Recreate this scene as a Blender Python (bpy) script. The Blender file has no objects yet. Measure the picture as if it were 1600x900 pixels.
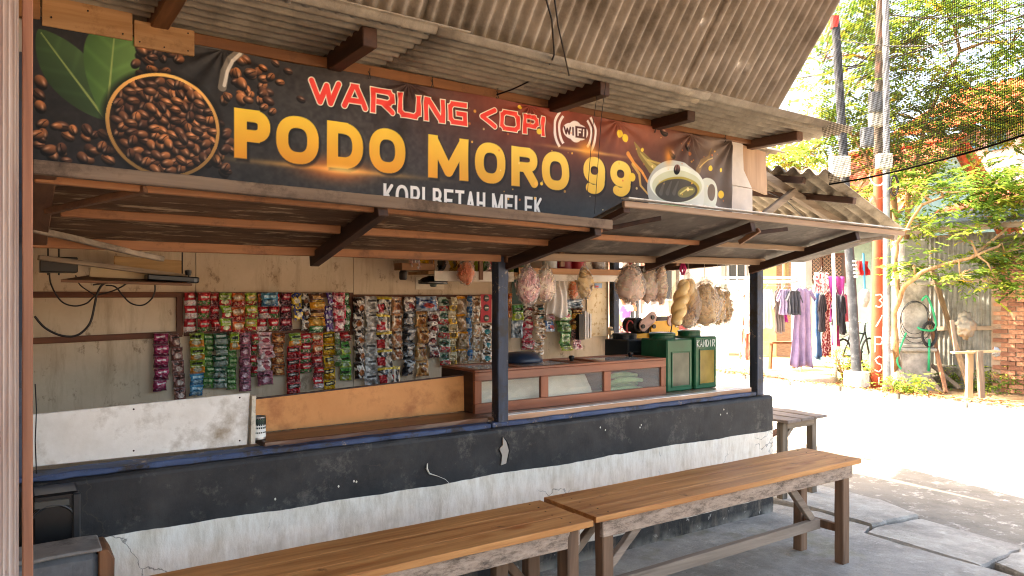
import bpy, bmesh, math, random
import numpy as np
from mathutils import Vector, Matrix, noise as mnoise

random.seed(7)
SC = bpy.context.scene
COL = SC.collection
R = math.radians

# ------------------------------------------------------------------ camera
TH = R(34.2)                      # camera yaw from the stall's depth axis
CAM_H = 1.5
FOC = 1155.0
cd = bpy.data.cameras.new('camera'); cam = bpy.data.objects.new('camera', cd); COL.objects.link(cam)
cam.location = (0, 0, CAM_H); cam.rotation_euler = (R(90), 0, -TH)
cd.sensor_width = 36; cd.lens = 36 * FOC / 1600; cd.shift_y = 12 / 1600
cd.clip_start = 0.05; cd.clip_end = 2000
SC.camera = cam

# ------------------------------------------------------------------ sky, sun, exposure
SUN_DIR = Vector((-0.33, 0.58, 0.75)).normalized()      # towards the sun
w = bpy.data.worlds.new('World'); SC.world = w; w.use_nodes = True
wn = w.node_tree
sky = wn.nodes.new('ShaderNodeTexSky'); sky.sky_type = 'NISHITA'; sky.sun_disc = False
sky.sun_elevation = math.asin(SUN_DIR.z); sky.sun_rotation = math.atan2(SUN_DIR.x, SUN_DIR.y)
sky.air_density = 1.0; sky.dust_density = 6.0; sky.ozone_density = 0.7
bg = wn.nodes['Background']; bg.inputs['Strength'].default_value = 0.15
wn.links.new(sky.outputs[0], bg.inputs['Color'])
sl = bpy.data.lights.new('sun', 'SUN'); sun = bpy.data.objects.new('sun', sl); COL.objects.link(sun)
sl.energy = 2.9; sl.angle = R(0.5); sl.color = (1.0, 0.93, 0.82)
sun.rotation_euler = SUN_DIR.to_track_quat('Z', 'Y').to_euler(); sun.location = (0, 0, 12)
vs = SC.view_settings
vs.view_transform = 'Standard'; vs.look = 'None'; vs.gamma = 1.0; vs.use_curve_mapping = False
vs.exposure = 3.3
vs.use_white_balance = True; vs.white_balance_temperature = 7350; vs.white_balance_tint = 10
SC.render.engine = 'CYCLES'
SC.cycles.use_denoising = True; SC.cycles.filter_width = 1.05
SC.cycles.max_bounces = 10; SC.cycles.diffuse_bounces = 6; SC.cycles.transparent_max_bounces = 24
SC.cycles.sample_clamp_indirect = 8

# ------------------------------------------------------------------ measuring helper: a photo pixel on a known plane of the place
FX, FY = math.sin(TH), math.cos(TH)
def P(px, py, X=None, Y=None, Z=None, D=None):
    u = (px - 800) / FOC; v = (462 - py) / FOC
    dx = FX + u * FY; dy = FY - u * FX
    t = X / dx if X is not None else Y / dy if Y is not None else (Z - CAM_H) / v if Z is not None else D
    return Vector((t * dx, t * dy, CAM_H + t * v))

# ------------------------------------------------------------------ object helpers
ORG = {}
def tag(o, label=None, cat=None, group=None, kind=None):
    if label: o['label'] = label
    if cat: o['category'] = cat
    if group: o['group'] = group
    if kind: o['kind'] = kind
    return o
def thing(name, label, cat, loc=(0, 0, 0), group=None, rz=0, kind=None):
    o = bpy.data.objects.new(name, None); COL.objects.link(o)
    o.location = loc; o.rotation_euler = (0, 0, rz); o.empty_display_size = 0.1
    ORG[o.name] = Vector(loc)
    return tag(o, label, cat, group, kind)

class MB:
    """collects faces; build() links them as one mesh object"""
    def __init__(s): s.v = []; s.f = []; s.m = []
    def add(s, vs, fs, mi=0):
        n = len(s.v); s.v.extend([tuple(p) for p in vs])
        for f in fs: s.f.append([i + n for i in f]); s.m.append(mi)
        return s
    def box(s, a, b, mi=0):
        x0, y0, z0 = a; x1, y1, z1 = b
        return s.add([(x0,y0,z0),(x1,y0,z0),(x1,y1,z0),(x0,y1,z0),(x0,y0,z1),(x1,y0,z1),(x1,y1,z1),(x0,y1,z1)],
                     [(0,3,2,1),(4,5,6,7),(0,1,5,4),(1,2,6,5),(2,3,7,6),(3,0,4,7)], mi)
    def beam(s, p0, p1, w, h, up=(0, 0, 1), seg=1, jit=0, mi=0, sag=0, w1=None, h1=None):
        p0 = Vector(p0); p1 = Vector(p1); d = (p1 - p0)
        if d.length < 1e-6: return s
        dn = d.normalized(); up = Vector(up)
        sd = dn.cross(up)
        if sd.length < 1e-4: sd = dn.cross(Vector((1, 0, 0)))
        sd.normalize(); u = sd.cross(dn).normalized()
        vs = []; fs = []
        for i in range(seg + 1):
            t = i / seg; c = p0 + d * t + Vector((0, 0, -sag * 4 * t * (1 - t)))
            ww = w + ((w1 if w1 is not None else w) - w) * t; hh = h + ((h1 if h1 is not None else h) - h) * t
            for a, b in ((-1,-1),(1,-1),(1,1),(-1,1)):
                q = c + sd * a * ww / 2 + u * b * hh / 2
                if jit: q = q + Vector((random.uniform(-jit, jit), random.uniform(-jit, jit), random.uniform(-jit, jit)))
                vs.append(q)
        for i in range(seg):
            k = i * 4
            for j in range(4): fs.append((k + j, k + (j + 1) % 4, k + 4 + (j + 1) % 4, k + 4 + j))
        fs.append((3, 2, 1, 0)); k = seg * 4; fs.append((k, k + 1, k + 2, k + 3))
        return s.add(vs, fs, mi)
    def tube(s, pts, r, n=6, caps=True, mi=0):
        pts = [Vector(p) for p in pts]; m = len(pts)
        rs = r if isinstance(r, (list, tuple)) else [r] * m
        vs = []; fs = []; ref = None
        for i, p in enumerate(pts):
            d = (pts[min(i + 1, m - 1)] - pts[max(i - 1, 0)])
            d = d.normalized() if d.length > 1e-9 else Vector((0, 0, 1))
            if ref is None:
                ref = d.cross(Vector((0, 0, 1)))
                if ref.length < 0.1: ref = d.cross(Vector((1, 0, 0)))
            ref = (ref - d * ref.dot(d)); ref.normalize(); b = d.cross(ref)
            for k in range(n):
                a = 2 * math.pi * k / n
                vs.append(p + (ref * math.cos(a) + b * math.sin(a)) * rs[i])
        for i in range(m - 1):
            for k in range(n):
                fs.append((i*n + k, i*n + (k+1) % n, (i+1)*n + (k+1) % n, (i+1)*n + k))
        if caps: fs.append(tuple(range(n))[::-1]); fs.append(tuple((m-1)*n + k for k in range(n)))
        return s.add(vs, fs, mi)
    def lathe(s, prof, c=(0, 0, 0), n=20, mi=0, sx=1, sy=1, cap=True):
        c = Vector(c); vs = []; fs = []; m = len(prof)
        for (r, z) in prof:
            for k in range(n):
                a = 2 * math.pi * k / n
                vs.append(c + Vector((r * math.cos(a) * sx, r * math.sin(a) * sy, z)))
        for i in range(m - 1):
            for k in range(n): fs.append((i*n + k, i*n + (k+1) % n, (i+1)*n + (k+1) % n, (i+1)*n + k))
        if cap: fs.append(tuple(range(n))[::-1]); fs.append(tuple((m-1)*n + k for k in range(n)))
        return s.add(vs, fs, mi)
    def prism(s, poly, vec, mi=0):
        poly = [Vector(p) for p in poly]; vec = Vector(vec); n = len(poly)
        fs = [tuple(range(n))[::-1], tuple(range(n, 2*n))]
        for k in range(n): fs.append((k, (k+1) % n, n + (k+1) % n, n + k))
        return s.add(poly + [p + vec for p in poly], fs, mi)
    def grid(s, fn, nu, nv, mi=0, skip=None):
        vs = [fn(i / nu, j / nv) for j in range(nv + 1) for i in range(nu + 1)]
        fs = []
        for j in range(nv):
            for i in range(nu):
                if skip and skip(i, j): continue
                k = j * (nu + 1) + i; fs.append((k, k + 1, k + nu + 2, k + nu + 1))
        return s.add(vs, fs, mi)
    def build(s, name, mats, parent=None, smooth=False, bevel=0, solid=0, org=None, local=False, fixn=True):
        if parent is not None:
            o0 = Vector((0, 0, 0)) if local else ORG[parent.name]
        else:
            o0 = Vector(org) if org is not None else Vector((0, 0, 0))
        me = bpy.data.meshes.new(name)
        sub = o0 if not (local and parent is None) else Vector((0, 0, 0))
        me.from_pydata([(v[0]-sub[0], v[1]-sub[1], v[2]-sub[2]) for v in s.v], [], s.f)
        if not isinstance(mats, (list, tuple)): mats = [mats]
        for m in mats: me.materials.append(m)
        if len(mats) > 1: me.polygons.foreach_set('material_index', s.m)
        if fixn and len(s.f) < 60000:
            bm = bmesh.new(); bm.from_mesh(me); bmesh.ops.recalc_face_normals(bm, faces=bm.faces); bm.to_mesh(me); bm.free()
        if smooth: me.polygons.foreach_set('use_smooth', [True] * len(me.polygons))
        me.update()
        return link(name, me, parent, o0, bevel, solid)
def link(name, me, parent=None, o0=Vector((0, 0, 0)), bevel=0, solid=0):
    o = bpy.data.objects.new(name, me); COL.objects.link(o)
    if parent is not None:
        o.parent = parent; ORG[o.name] = Vector(ORG.get(parent.name, (0, 0, 0)))
    else:
        o.location = o0; ORG[o.name] = Vector(o0)
    if bevel:
        b = o.modifiers.new('bevel', 'BEVEL'); b.width = bevel; b.segments = 1; b.limit_method = 'ANGLE'; b.angle_limit = R(40)
    if solid:
        b = o.modifiers.new('solid', 'SOLIDIFY'); b.thickness = solid; b.offset = 0
    return o

# ------------------------------------------------------------------ materials
def lin(c):
    if isinstance(c, str): c = tuple(int(c[i:i+2], 16) for i in (0, 2, 4))
    r = []
    for x in c[:3]:
        x = x / 255.0
        r.append(x / 12.92 if x <= 0.04045 else ((x + 0.055) / 1.055) ** 2.4)
    return (r[0], r[1], r[2], 1.0)
def smooth_pts(q, n=6):
    q = [Vector(p) for p in q]; out = []
    for i in range(len(q) - 1):
        p0, p1, p2, p3 = q[max(i-1, 0)], q[i], q[i+1], q[min(i+2, len(q)-1)]
        for k in range(n):
            t = k / n; out.append(0.5 * ((2*p1) + (p2-p0)*t + (2*p0-5*p1+4*p2-p3)*t*t + (3*p1-p0-3*p2+p3)*t**3))
    return out + [q[-1]]
class NT:
    def __init__(s, name):
        s.m = bpy.data.materials.new(name); s.m.use_nodes = True; s.t = s.m.node_tree
        s.b = s.t.nodes['Principled BSDF']; s._co = None
    def new(s, t): return s.t.nodes.new(t)
    def L(s, a, b): s.t.links.new(a, b)
    def co(s, scale=(1, 1, 1), rot=(0, 0, 0), kind='Object'):
        tc = s.new('ShaderNodeTexCoord'); mp = s.new('ShaderNodeMapping')
        mp.inputs['Scale'].default_value = scale; mp.inputs['Rotation'].default_value = rot
        s.L(tc.outputs[kind], mp.inputs['Vector']); return mp.outputs[0]
    def noise(s, scale, detail=4, rough=0.55, vec=None, dist=0.0):
        n = s.new('ShaderNodeTexNoise'); n.inputs['Scale'].default_value = scale
        n.inputs['Detail'].default_value = detail; n.inputs['Roughness'].default_value = rough
        n.inputs['Distortion'].default_value = dist
        s.L(vec if vec is not None else s.co(), n.inputs['Vector']); return n.outputs['Fac']
    def ramp(s, fac, stops, const=False):
        r = s.new('ShaderNodeValToRGB'); e = r.color_ramp.elements
        if const: r.color_ramp.interpolation = 'CONSTANT'
        while len(e) < len(stops): e.new(0.5)
        for k, (p, c) in enumerate(stops):
            e[k].position = p; e[k].color = c if len(c) == 4 and not isinstance(c, str) else lin(c)
        s.L(fac, r.inputs['Fac']); return r.outputs['Color']
    def thr(s, fac, a, b):
        r = s.new('ShaderNodeMapRange'); r.inputs['From Min'].default_value = a; r.inputs['From Max'].default_value = b
        r.clamp = True; s.L(fac, r.inputs['Value']); return r.outputs['Result']
    def mix(s, fac, a, b, mode='MIX'):
        n = s.new('ShaderNodeMix'); n.data_type = 'RGBA'; n.blend_type = mode
        for key, val in ((0, fac), (6, a), (7, b)):
            if hasattr(val, 'node'): s.L(val, n.inputs[key])
            else: n.inputs[key].default_value = val
        return n.outputs[2]
    def math(s, op, a, b=0.0):
        n = s.new('ShaderNodeMath'); n.operation = op
        for k, val in ((0, a), (1, b)):
            if hasattr(val, 'node'): s.L(val, n.inputs[k])
            else: n.inputs[k].default_value = val
        return n.outputs[0]
    def bump(s, h, strength=0.3, dist=0.01):
        n = s.new('ShaderNodeBump'); n.inputs['Strength'].default_value = strength; n.inputs['Distance'].default_value = dist
        s.L(h, n.inputs['Height']); s.L(n.outputs[0], s.b.inputs['Normal']); return n
    def col(s, c):
        if hasattr(c, 'node'): s.L(c, s.b.inputs['Base Color'])
        else: s.b.inputs['Base Color'].default_value = lin(c)
        return s
    def set(s, rough=0.6, spec=0.5, metal=0.0, coat=0.0):
        i = s.b.inputs
        if hasattr(rough, 'node'): s.L(rough, i['Roughness'])
        else: i['Roughness'].default_value = rough
        i['Specular IOR Level'].default_value = spec; i['Metallic'].default_value = metal; i['Coat Weight'].default_value = coat
        return s
_mats = {}
def surf(name, c0, c1, scale=6, rough=0.75, bump=0.25, bscale=None, detail=6, dirt=None, dirt_scale=2.5, dirt_amt=(0.52, 0.7),
         stretch=(1, 1, 1), spec=0.35, metal=0, coat=0, bdist=0.006):
    if name in _mats: return _mats[name]
    n = NT(name); v = n.co(stretch)
    c = n.ramp(n.noise(scale, detail, 0.62, v), [(0.3, c0), (0.7, c1)])
    if dirt:
        c = n.mix(n.thr(n.noise(dirt_scale, 7, 0.68, v), *dirt_amt), c, lin(dirt))
    n.col(c)
    if bump: n.bump(n.noise(bscale or scale * 6, 5, 0.6, v), bump, bdist)
    n.set(rough, spec, metal, coat)
    _mats[name] = n.m; return n.m
def wood(name, dark, light, axis=0, grain=9, rough=0.65, bump=0.35, stain=None, stain_amt=(0.55, 0.72), coat=0, spec=0.4, knots=False):
    if name in _mats: return _mats[name]
    n = NT(name)
    st = [grain, grain, grain]; st[axis] = grain * 0.07
    v = n.co(tuple(st))
    g = n.noise(1.6, 8, 0.62, v, 0.9)
    c = n.ramp(g, [(0.28, dark), (0.5, tuple((a + b) / 2 for a, b in zip(lin(dark), lin(light)))[:3] + (1,)), (0.74, light)])
    st2 = [3.0] * 3; st2[axis] = 0.9
    c = n.mix(0.55, c, n.ramp(n.noise(1.3, 3, 0.5, n.co(tuple(st2))), [(0.3, (0.42, 0.40, 0.38, 1)), (0.7, (1.0, 1.0, 1.0, 1))]), 'MULTIPLY')
    if knots:
        st3 = [5.5] * 3; st3[axis] = 2.0
        vo = n.new('ShaderNodeTexVoronoi'); vo.inputs['Scale'].default_value = 1.0; n.L(n.co(tuple(st3)), vo.inputs['Vector'])
        c = n.mix(n.thr(vo.outputs['Distance'], 0.17, 0.04), c, lin(dark), 'MIX')
    if stain:
        c = n.mix(n.thr(n.noise(5, 7, 0.7), *stain_amt), c, lin(stain))
    n.col(c); n.bump(g, bump, 0.004); n.set(rough, spec, 0, coat)
    _mats[name] = n.m; return n.m
def plain(name, c, rough=0.5, metal=0, spec=0.4, coat=0, var=0.12):
    if name in _mats: return _mats[name]
    n = NT(name); l = lin(c)
    a = tuple(x * (1 - var) for x in l[:3]) + (1,); b = tuple(min(1, x * (1 + var)) for x in l[:3]) + (1,)
    n.col(n.ramp(n.noise(9, 5), [(0.3, a), (0.7, b)])); n.bump(n.noise(60, 3), 0.08, 0.002); n.set(rough, spec, metal, coat)
    _mats[name] = n.m; return n.m
def vcol(name, rough=0.4, coat=0.0, bump=0.0, bscale=60, spec=0.4):
    if name in _mats: return _mats[name]
    n = NT(name); a = n.new('ShaderNodeAttribute'); a.attribute_name = 'Col'
    n.L(a.outputs['Color'], n.b.inputs['Base Color'])
    if bump: n.bump(n.noise(bscale, 4), bump, 0.003)
    n.set(rough, spec, 0, coat); _mats[name] = n.m; return n.m
def glassy(name, tint=(255, 255, 255), clear=0.85, rough=0.04, haze=None, haze_amt=0.15, wrinkle=0):
    if name in _mats: return _mats[name]
    n = NT(name); t = n.t; out = t.nodes['Material Output']
    tr = n.new('ShaderNodeBsdfTransparent'); tr.inputs[0].default_value = lin(tint)
    b = n.b; b.inputs['Base Color'].default_value = lin(haze or (230, 230, 228)); b.inputs['Roughness'].default_value = rough
    b.inputs['Specular IOR Level'].default_value = 0.6
    lw = n.new('ShaderNodeLayerWeight'); lw.inputs['Blend'].default_value = 0.35
    if wrinkle: 
        bm_ = n.bump(n.noise(14, 5, 0.6, None, 1.5), wrinkle, 0.03); n.L(bm_.outputs[0], lw.inputs['Normal'])
    f = n.math('MULTIPLY_ADD', n.math('POWER', lw.outputs['Facing'], 2.0), 0.55 if haze else 0.8); f.node.inputs[2].default_value = haze_amt if haze else (1 - clear) * 0.6
    mx = n.new('ShaderNodeMixShader'); n.L(f, mx.inputs[0]); n.L(tr.outputs[0], mx.inputs[1]); n.L(b.outputs[0], mx.inputs[2])
    n.L(mx.outputs[0], out.inputs['Surface']); _mats[name] = n.m; return n.m
def leafmat(name, c0, c1, trans=0.45):
    if name in _mats: return _mats[name]
    n = NT(name); c = n.ramp(n.noise(1.2, 3), [(0.3, c0), (0.7, c1)])
    out = n.t.nodes['Material Output']; n.col(c); n.set(0.5, 0.35)
    tl = n.new('ShaderNodeBsdfTranslucent'); n.L(c, tl.inputs[0])
    mx = n.new('ShaderNodeMixShader'); mx.inputs[0].default_value = trans
    n.L(n.b.outputs[0], mx.inputs[1]); n.L(tl.outputs[0], mx.inputs[2]); n.L(mx.outputs[0], out.inputs['Surface'])
    _mats[name] = n.m; return n.m

WOOD_X = wood('worn_timber_x', '54341f', '946440', 0)
WOOD_Y = wood('worn_timber_y', '54341f', '946440', 1)
WOOD_Z = wood('worn_timber_z', '54341f', '946440', 2)
DARK_X = wood('dark_timber_x', '2a1a12', '5a3a28', 0)
DARK_Y = wood('dark_timber_y', '2a1a12', '5a3a28', 1)
DARK_Z = wood('dark_timber_z', '2a1a12', '5a3a28', 2)
GREY_X = wood('weathered_timber_x', '6b5c4c', 'b3a08a', 0, rough=0.85)
GREY_Y = wood('weathered_timber_y', '6b5c4c', 'b3a08a', 1, rough=0.85)
GREY_Z = wood('weathered_timber_z', '54483c', '9d8c78', 2, rough=0.85)
PLY = wood('plywood', '94693c', 'c2986a', 0, grain=8, rough=0.75, bump=0.2, stain='6a482a', stain_amt=(0.54, 0.72))
FIBRE = surf('fibre_cement', '84796a', 'ada192', 7, 0.9, 0.5, 40, dirt='5c5040', dirt_scale=3.0, dirt_amt=(0.5, 0.75))
FIBRE2 = surf('fibre_cement_old', '7a6e5e', 'a09482', 9, 0.92, 0.6, 50, dirt='b3a48c', dirt_scale=6.0, dirt_amt=(0.55, 0.75))
PLASTIC_BLACK = plain('black_plastic', '141415', 0.35, var=0.2)
CABLE = plain('black_cable', '1a1412', 0.5)
STEEL = plain('dull_steel', '9a9a98', 0.35, metal=0.9)
BLUE_PAINT = None

# ================================================================== THE SETTING
def concrete(name, c0, c1, moss=False, rough=0.85):
    n = NT(name); v = n.co()
    c = n.ramp(n.noise(3.5, 9, 0.72, v), [(0.32, c0), (0.68, c1)])
    c = n.mix(n.math('MULTIPLY', n.thr(n.noise(1.3, 9, 0.75, v), 0.46, 0.62), 0.8), c, lin('746e66'))
    c = n.mix(n.thr(n.noise(9, 8, 0.75, v), 0.55, 0.68), c, lin('b4ada2'))
    c = n.mix(n.thr(n.noise(70, 4, 0.7, v), 0.64, 0.7), c, lin('4c4842'))
    if moss:
        c = n.mix(n.math('MULTIPLY', n.thr(n.noise(1.7, 6, 0.6, n.co((1, 1, 1), (0, 0, 1.1))), 0.56, 0.70), 0.75), c, lin('6a6326'))
    n.col(c); n.bump(n.noise(16, 10, 0.75, v), 0.8, 0.015); n.set(rough, 0.3); return n.m
CONC = concrete('terrace_concrete', '88827a', 'aea79c', True)
CONC2 = concrete('apron_concrete', '8c867c', 'b2aba0')
CONC3 = concrete('dark_apron_concrete', '5e5850', '7f786d')  # darker copy of the apron concrete: shade put into its colour
ROADM = surf('road_concrete', 'a7a297', 'c4bfb4', 2.2, 0.9, 0.35, 60, dirt='8b8378', dirt_scale=0.9, dirt_amt=(0.55, 0.75))
EARTH = surf('dry_earth', '6e5238', '97785a', 5, 0.95, 0.6, 30, dirt='a8835c', dirt_scale=6)

g = MB(); g.grid(lambda u, v: ((u-0.5)*1600, (v-0.5)*1600, -0.16), 8, 8)
tag(g.build('ground', EARTH), kind='structure')

# terrace slabs: each its own cast piece
def slab(parent, name, poly, z, th, mat, jag=0.018, step=0.08, tilt=(0, 0)):
    pts = []
    n = len(poly)
    for i in range(n):
        a = Vector(poly[i]); b = Vector(poly[(i+1) % n]); L_ = (b - a).length; k = max(1, min(60, int(L_ / step)))
        d = (b - a); nn = Vector((-d.y, d.x)).normalized()
        for j in range(k):
            p = a + d * (j / k)
            if j: p = p + nn * (jag * 1.4 * mnoise.noise((p.x * 9, p.y * 9, 3.1)) + random.uniform(-jag, jag) * 0.35)
            pts.append(p)
    c = Vector((sum(p.x for p in pts) / len(pts), sum(p.y for p in pts) / len(pts)))
    m = MB(); k = len(pts)
    def zz(p): return z + (p.x - c.x) * tilt[0] + (p.y - c.y) * tilt[1]
    def q(p, ins, dz):
        ins *= 0.5
        dd = (c - p); dd = dd.normalized() * ins if dd.length > 0 else dd
        return (p.x + dd.x, p.y + dd.y, zz(p) + dz)
    vs = [(p.x, p.y, z - th) for p in pts] + [q(p, 0.004, -0.012 - random.random()*0.006) for p in pts] + [q(p, 0.02 + random.random()*0.008, 0) for p in pts]
    fs = []
    for r_ in range(2):
        for i in range(k): fs.append((r_*k + i, r_*k + (i+1) % k, (r_+1)*k + (i+1) % k, (r_+1)*k + i))
    fs.append(tuple(2*k + i for i in range(k)))
    m.add(vs, fs); return m.build(name, mat, parent)
ter = thing('terrace', None, None, (4, 2, 0), kind='structure')
slab(ter, 'concrete_slab', [(-6, -4.5), (4.42, -4.5), (4.455, 1.6), (4.46, 2.0), (4.478, 2.622), (4.635, 2.675), (4.66, 3.05), (4.5, 3.6), (-6, 3.7)], 0.0, 0.15, CONC, step=0.12)
slab(ter, 'concrete_slab', [(4.655, 2.665), (5.155, 2.625), (5.30, 2.96), (5.31, 5.2), (4.53, 5.2), (4.68, 3.06)], 0.006, 0.15, CONC2, tilt=(-0.015, 0))
slab(ter, 'concrete_slab', [(4.475, 1.935), (5.09, 1.955), (5.135, 2.60), (4.66, 2.648), (4.49, 2.615)], -0.010, 0.13, CONC2, tilt=(-0.03, 0.01))
slab(ter, 'concrete_slab', [(4.45, -4.5), (5.08, -4.5), (5.09, 1.945), (4.60, 1.922), (4.475, 1.6)], -0.006, 0.13, CONC2, tilt=(-0.02, 0))
slab(ter, 'concrete_slab', [(5.10, -4.5), (6.25, -4.5), (6.40, 2.46), (6.78, 4.02), (7.3, 7.5), (7.5, 12), (5.32, 12), (5.32, 2.96), (5.15, 2.5)], -0.045, 0.10, CONC3, step=0.15)
slab(ter, 'concrete_slab', [(-6, 3.72), (4.5, 3.62), (4.54, 5.22), (5.3, 5.24), (5.3, 12), (-6, 12)], -0.012, 0.13, CONC2, step=0.3)

m = MB()
def road_fn(u, v):
    y = -30 + v * 90; x0 = 6.43 + max(-2.0, min(4, (y - 2.46))) * 0.19 if y > -8 else 4.5
    x1 = 11.08 + (y - 4.3) * 0.075
    x = x0 + u * (x1 - x0)
    return (x, y, -0.075 + 0.02 * math.sin(u * math.pi) + 0.006 * mnoise.noise((x, y, 0)))
m.grid(road_fn, 14, 120)
tag(m.build('road', ROADM, smooth=True), kind='structure')
# low kerb line on the far side
m = MB()
for k in range(22):
    y = 1.0 + k * 1.0; x = 11.12 + (y - 4.3) * 0.075
    m.beam((x, y, -0.07), (x + 0.075, y + 0.985, -0.07), 0.12, 0.16, seg=3, jit=0.008)
tag(m.build('kerb', CONC2, bevel=0.012), kind='structure')
m = MB()
def verge(u, v):
    y = -10 + v * 50; x = 11.18 + (y - 4.3) * 0.075 + u * 14
    return (x, y, -0.06 + 0.05 * min(1, u * 6) + 0.02 * mnoise.noise((x * 1.4, y * 1.4, 0)))
m.grid(verge, 40, 120)
tag(m.build('verge', surf('verge_soil', '7a5c3e', 'a98a66', 4, 0.95, 0.6, 30, dirt='b99a74', dirt_scale=5), smooth=True), kind='structure')
# dry leaves and small stones scattered on the verge
m = MB()
for k in range(2600):
    y = random.uniform(3.2, 11.5); x = 11.02 + (y - 4.3) * 0.075 + abs(random.gauss(0, 0.42))
    a = random.uniform(0, 6.28); s_ = random.uniform(0.02, 0.055); z = -0.035 + random.random() * 0.035
    if x - 11.02 - (y - 4.3) * 0.075 < 0.12: z = 0.02
    c_, d_ = math.cos(a) * s_, math.sin(a) * s_
    h = random.uniform(0, 0.02)
    m.add([(x - c_, y - d_, z), (x + d_*0.5, y - c_*0.5, z + h), (x + c_, y + d_, z + h * 0.4), (x - d_*0.5, y + c_*0.5, z + h)], [(0, 1, 2, 3)], random.randrange(3))
tag(m.build('leaf_litter', [plain('litter_orange', 'b06a35', 0.8), plain('litter_tan', 'c79a66', 0.8), plain('litter_brown', '7a4a28', 0.8)], fixn=False),
    'dry orange and brown leaves littering the far road edge', 'leaf litter', kind='stuff')

# unseen neighbouring wall added to block light from the left (behind the shutter)
m = MB(); m.box((-1.9, -4.2, -0.1), (-1.7, 6.0, 4.2)); m.box((-1.7, 2.36, -0.1), (-0.72, 2.56, 4.2))
tag(m.build('side_wall', surf('ochre_render', '8f7a62', 'ad977c', 3, 0.9, 0.2)), kind='structure')
# ================================================================== THE STALL
ST = thing('coffee_stall', 'open roadside coffee stall with black and white counter, blue posts and propped flaps', 'stall', (2.2, 3.3, 0))
# --- masonry counter wall
def counter_mat():
    n = NT('counter_paint'); tc = n.new('ShaderNodeTexCoord'); sp = n.new('ShaderNodeSeparateXYZ'); n.L(tc.outputs['Object'], sp.inputs[0])
    z = n.math('ADD', sp.outputs['Z'], n.math('MULTIPLY', n.math('SUBTRACT', n.noise(2.2, 4), 0.5), 0.045))
    stv = n.co((7, 7, 1.6))
    white = n.ramp(n.noise(3, 8, 0.7, stv), [(0.25, 'c2b199'), (0.5, 'e2d6c5'), (0.75, 'f4ede1')])
    white = n.mix(n.math('MULTIPLY', n.thr(n.noise(2.2, 7, 0.7), 0.52, 0.72), 0.55), white, lin('a08d78'))
    black = n.ramp(n.noise(5, 8, 0.7), [(0.3, '161617'), (0.7, '302f2f')])
    black = n.mix(n.math('MULTIPLY', n.thr(n.noise(1.6, 7, 0.7), 0.5, 0.72), 0.6), black, lin('4c4945'))
    black = n.mix(n.math('MULTIPLY', n.thr(n.noise(7, 9, 0.78), 0.54, 0.66), 0.35), black, lin('7d766c'))
    upper = n.thr(z, 0.566, 0.569); lower = n.thr(z, 0.108, 0.104)
    chips = n.thr(n.noise(16, 6, 0.7), 0.6, 0.66)
    blk2 = n.mix(n.math('MULTIPLY', chips, 0.8), black, lin('b7b0a6'))
    c = n.mix(upper, white, black); c = n.mix(lower, c, blk2)
    foot = n.math('MULTIPLY', n.thr(z, 0.06, 0.0), n.thr(n.noise(6, 5), 0.4, 0.6))
    c = n.mix(foot, c, lin('8a857b'))
    vo = n.new('ShaderNodeTexVoronoi'); vo.feature = 'DISTANCE_TO_EDGE'; vo.inputs['Scale'].default_value = 1.7
    wv = n.new('ShaderNodeVectorMath'); wv.operation = 'ADD'; nz = n.new('ShaderNodeTexNoise'); nz.inputs['Scale'].default_value = 5; nz.inputs['Detail'].default_value = 6; n.L(tc.outputs['Object'], nz.inputs['Vector'])
    sc_ = n.new('ShaderNodeVectorMath'); sc_.operation = 'SCALE'; sc_.inputs['Scale'].default_value = 0.35; n.L(nz.outputs['Color'], sc_.inputs[0]); n.L(tc.outputs['Object'], wv.inputs[0]); n.L(sc_.outputs[0], wv.inputs[1]); n.L(wv.outputs[0], vo.inputs['Vector'])
    crack = n.math('MULTIPLY', n.thr(vo.outputs['Distance'], 0.006, 0.001), n.thr(n.noise(1.4, 3), 0.52, 0.56))
    c = n.mix(n.math('MULTIPLY', crack, 0.7), c, lin('3c352d'))
    stain = n.math('MULTIPLY', n.thr(z, 0.36, 0.12), n.thr(n.noise(5, 8, 0.75, n.co((1.6, 1.6, 0.5))), 0.48, 0.62))
    c = n.mix(n.math('MULTIPLY', stain, 0.45), c, lin('7d7060'))
    n.col(c)
    h = n.math('ADD', n.math('MULTIPLY', n.noise(6, 7, 0.7, n.co((4, 4, 1.6))), n.math('SUBTRACT', 1.0, n.math('MULTIPLY', upper, 0.8))), n.math('MULTIPLY', n.noise(14, 8, 0.7), 0.35))
    n.bump(h, 0.45, 0.011); n.set(0.62, 0.35); return n.m
path = [(3.23, -0.05)] + [(3.23, z) for z in np.linspace(0, 0.785, 36)] + [(3.234, 0.797), (3.243, 0.805), (3.255, 0.808)] + [(y, 0.808) for y in (3.28, 3.32, 3.36, 3.39)] + [(3.40, 0.7), (3.40, -0.05)]
X0, X1 = -0.6, 4.385
def wall_fn(u, v):
    i = min(len(path) - 1, int(round(v * (len(path) - 1)))); y, z = path[i]; x = X0 + u * (X1 - X0)
    d = 0.006 * mnoise.noise((x * 2.2, z * 2.2, 1.0)) + 0.0025 * mnoise.noise((x * 11, z * 11, 4))
    if i <= 37: y += d
    else: z += d * 0.8
    if u == 1.0: x += 0.006 * mnoise.noise((z * 8, y * 8, 0))
    return (x, y, z)
m = MB(); m.grid(wall_fn, 150, len(path) - 1)
nu = 150; npth = len(path)
m.f.append([j * (nu + 1) + nu for j in range(npth)]); m.m.append(0)
COUNTER = m.build('counter_wall', counter_mat(), ST, smooth=False)
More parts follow.
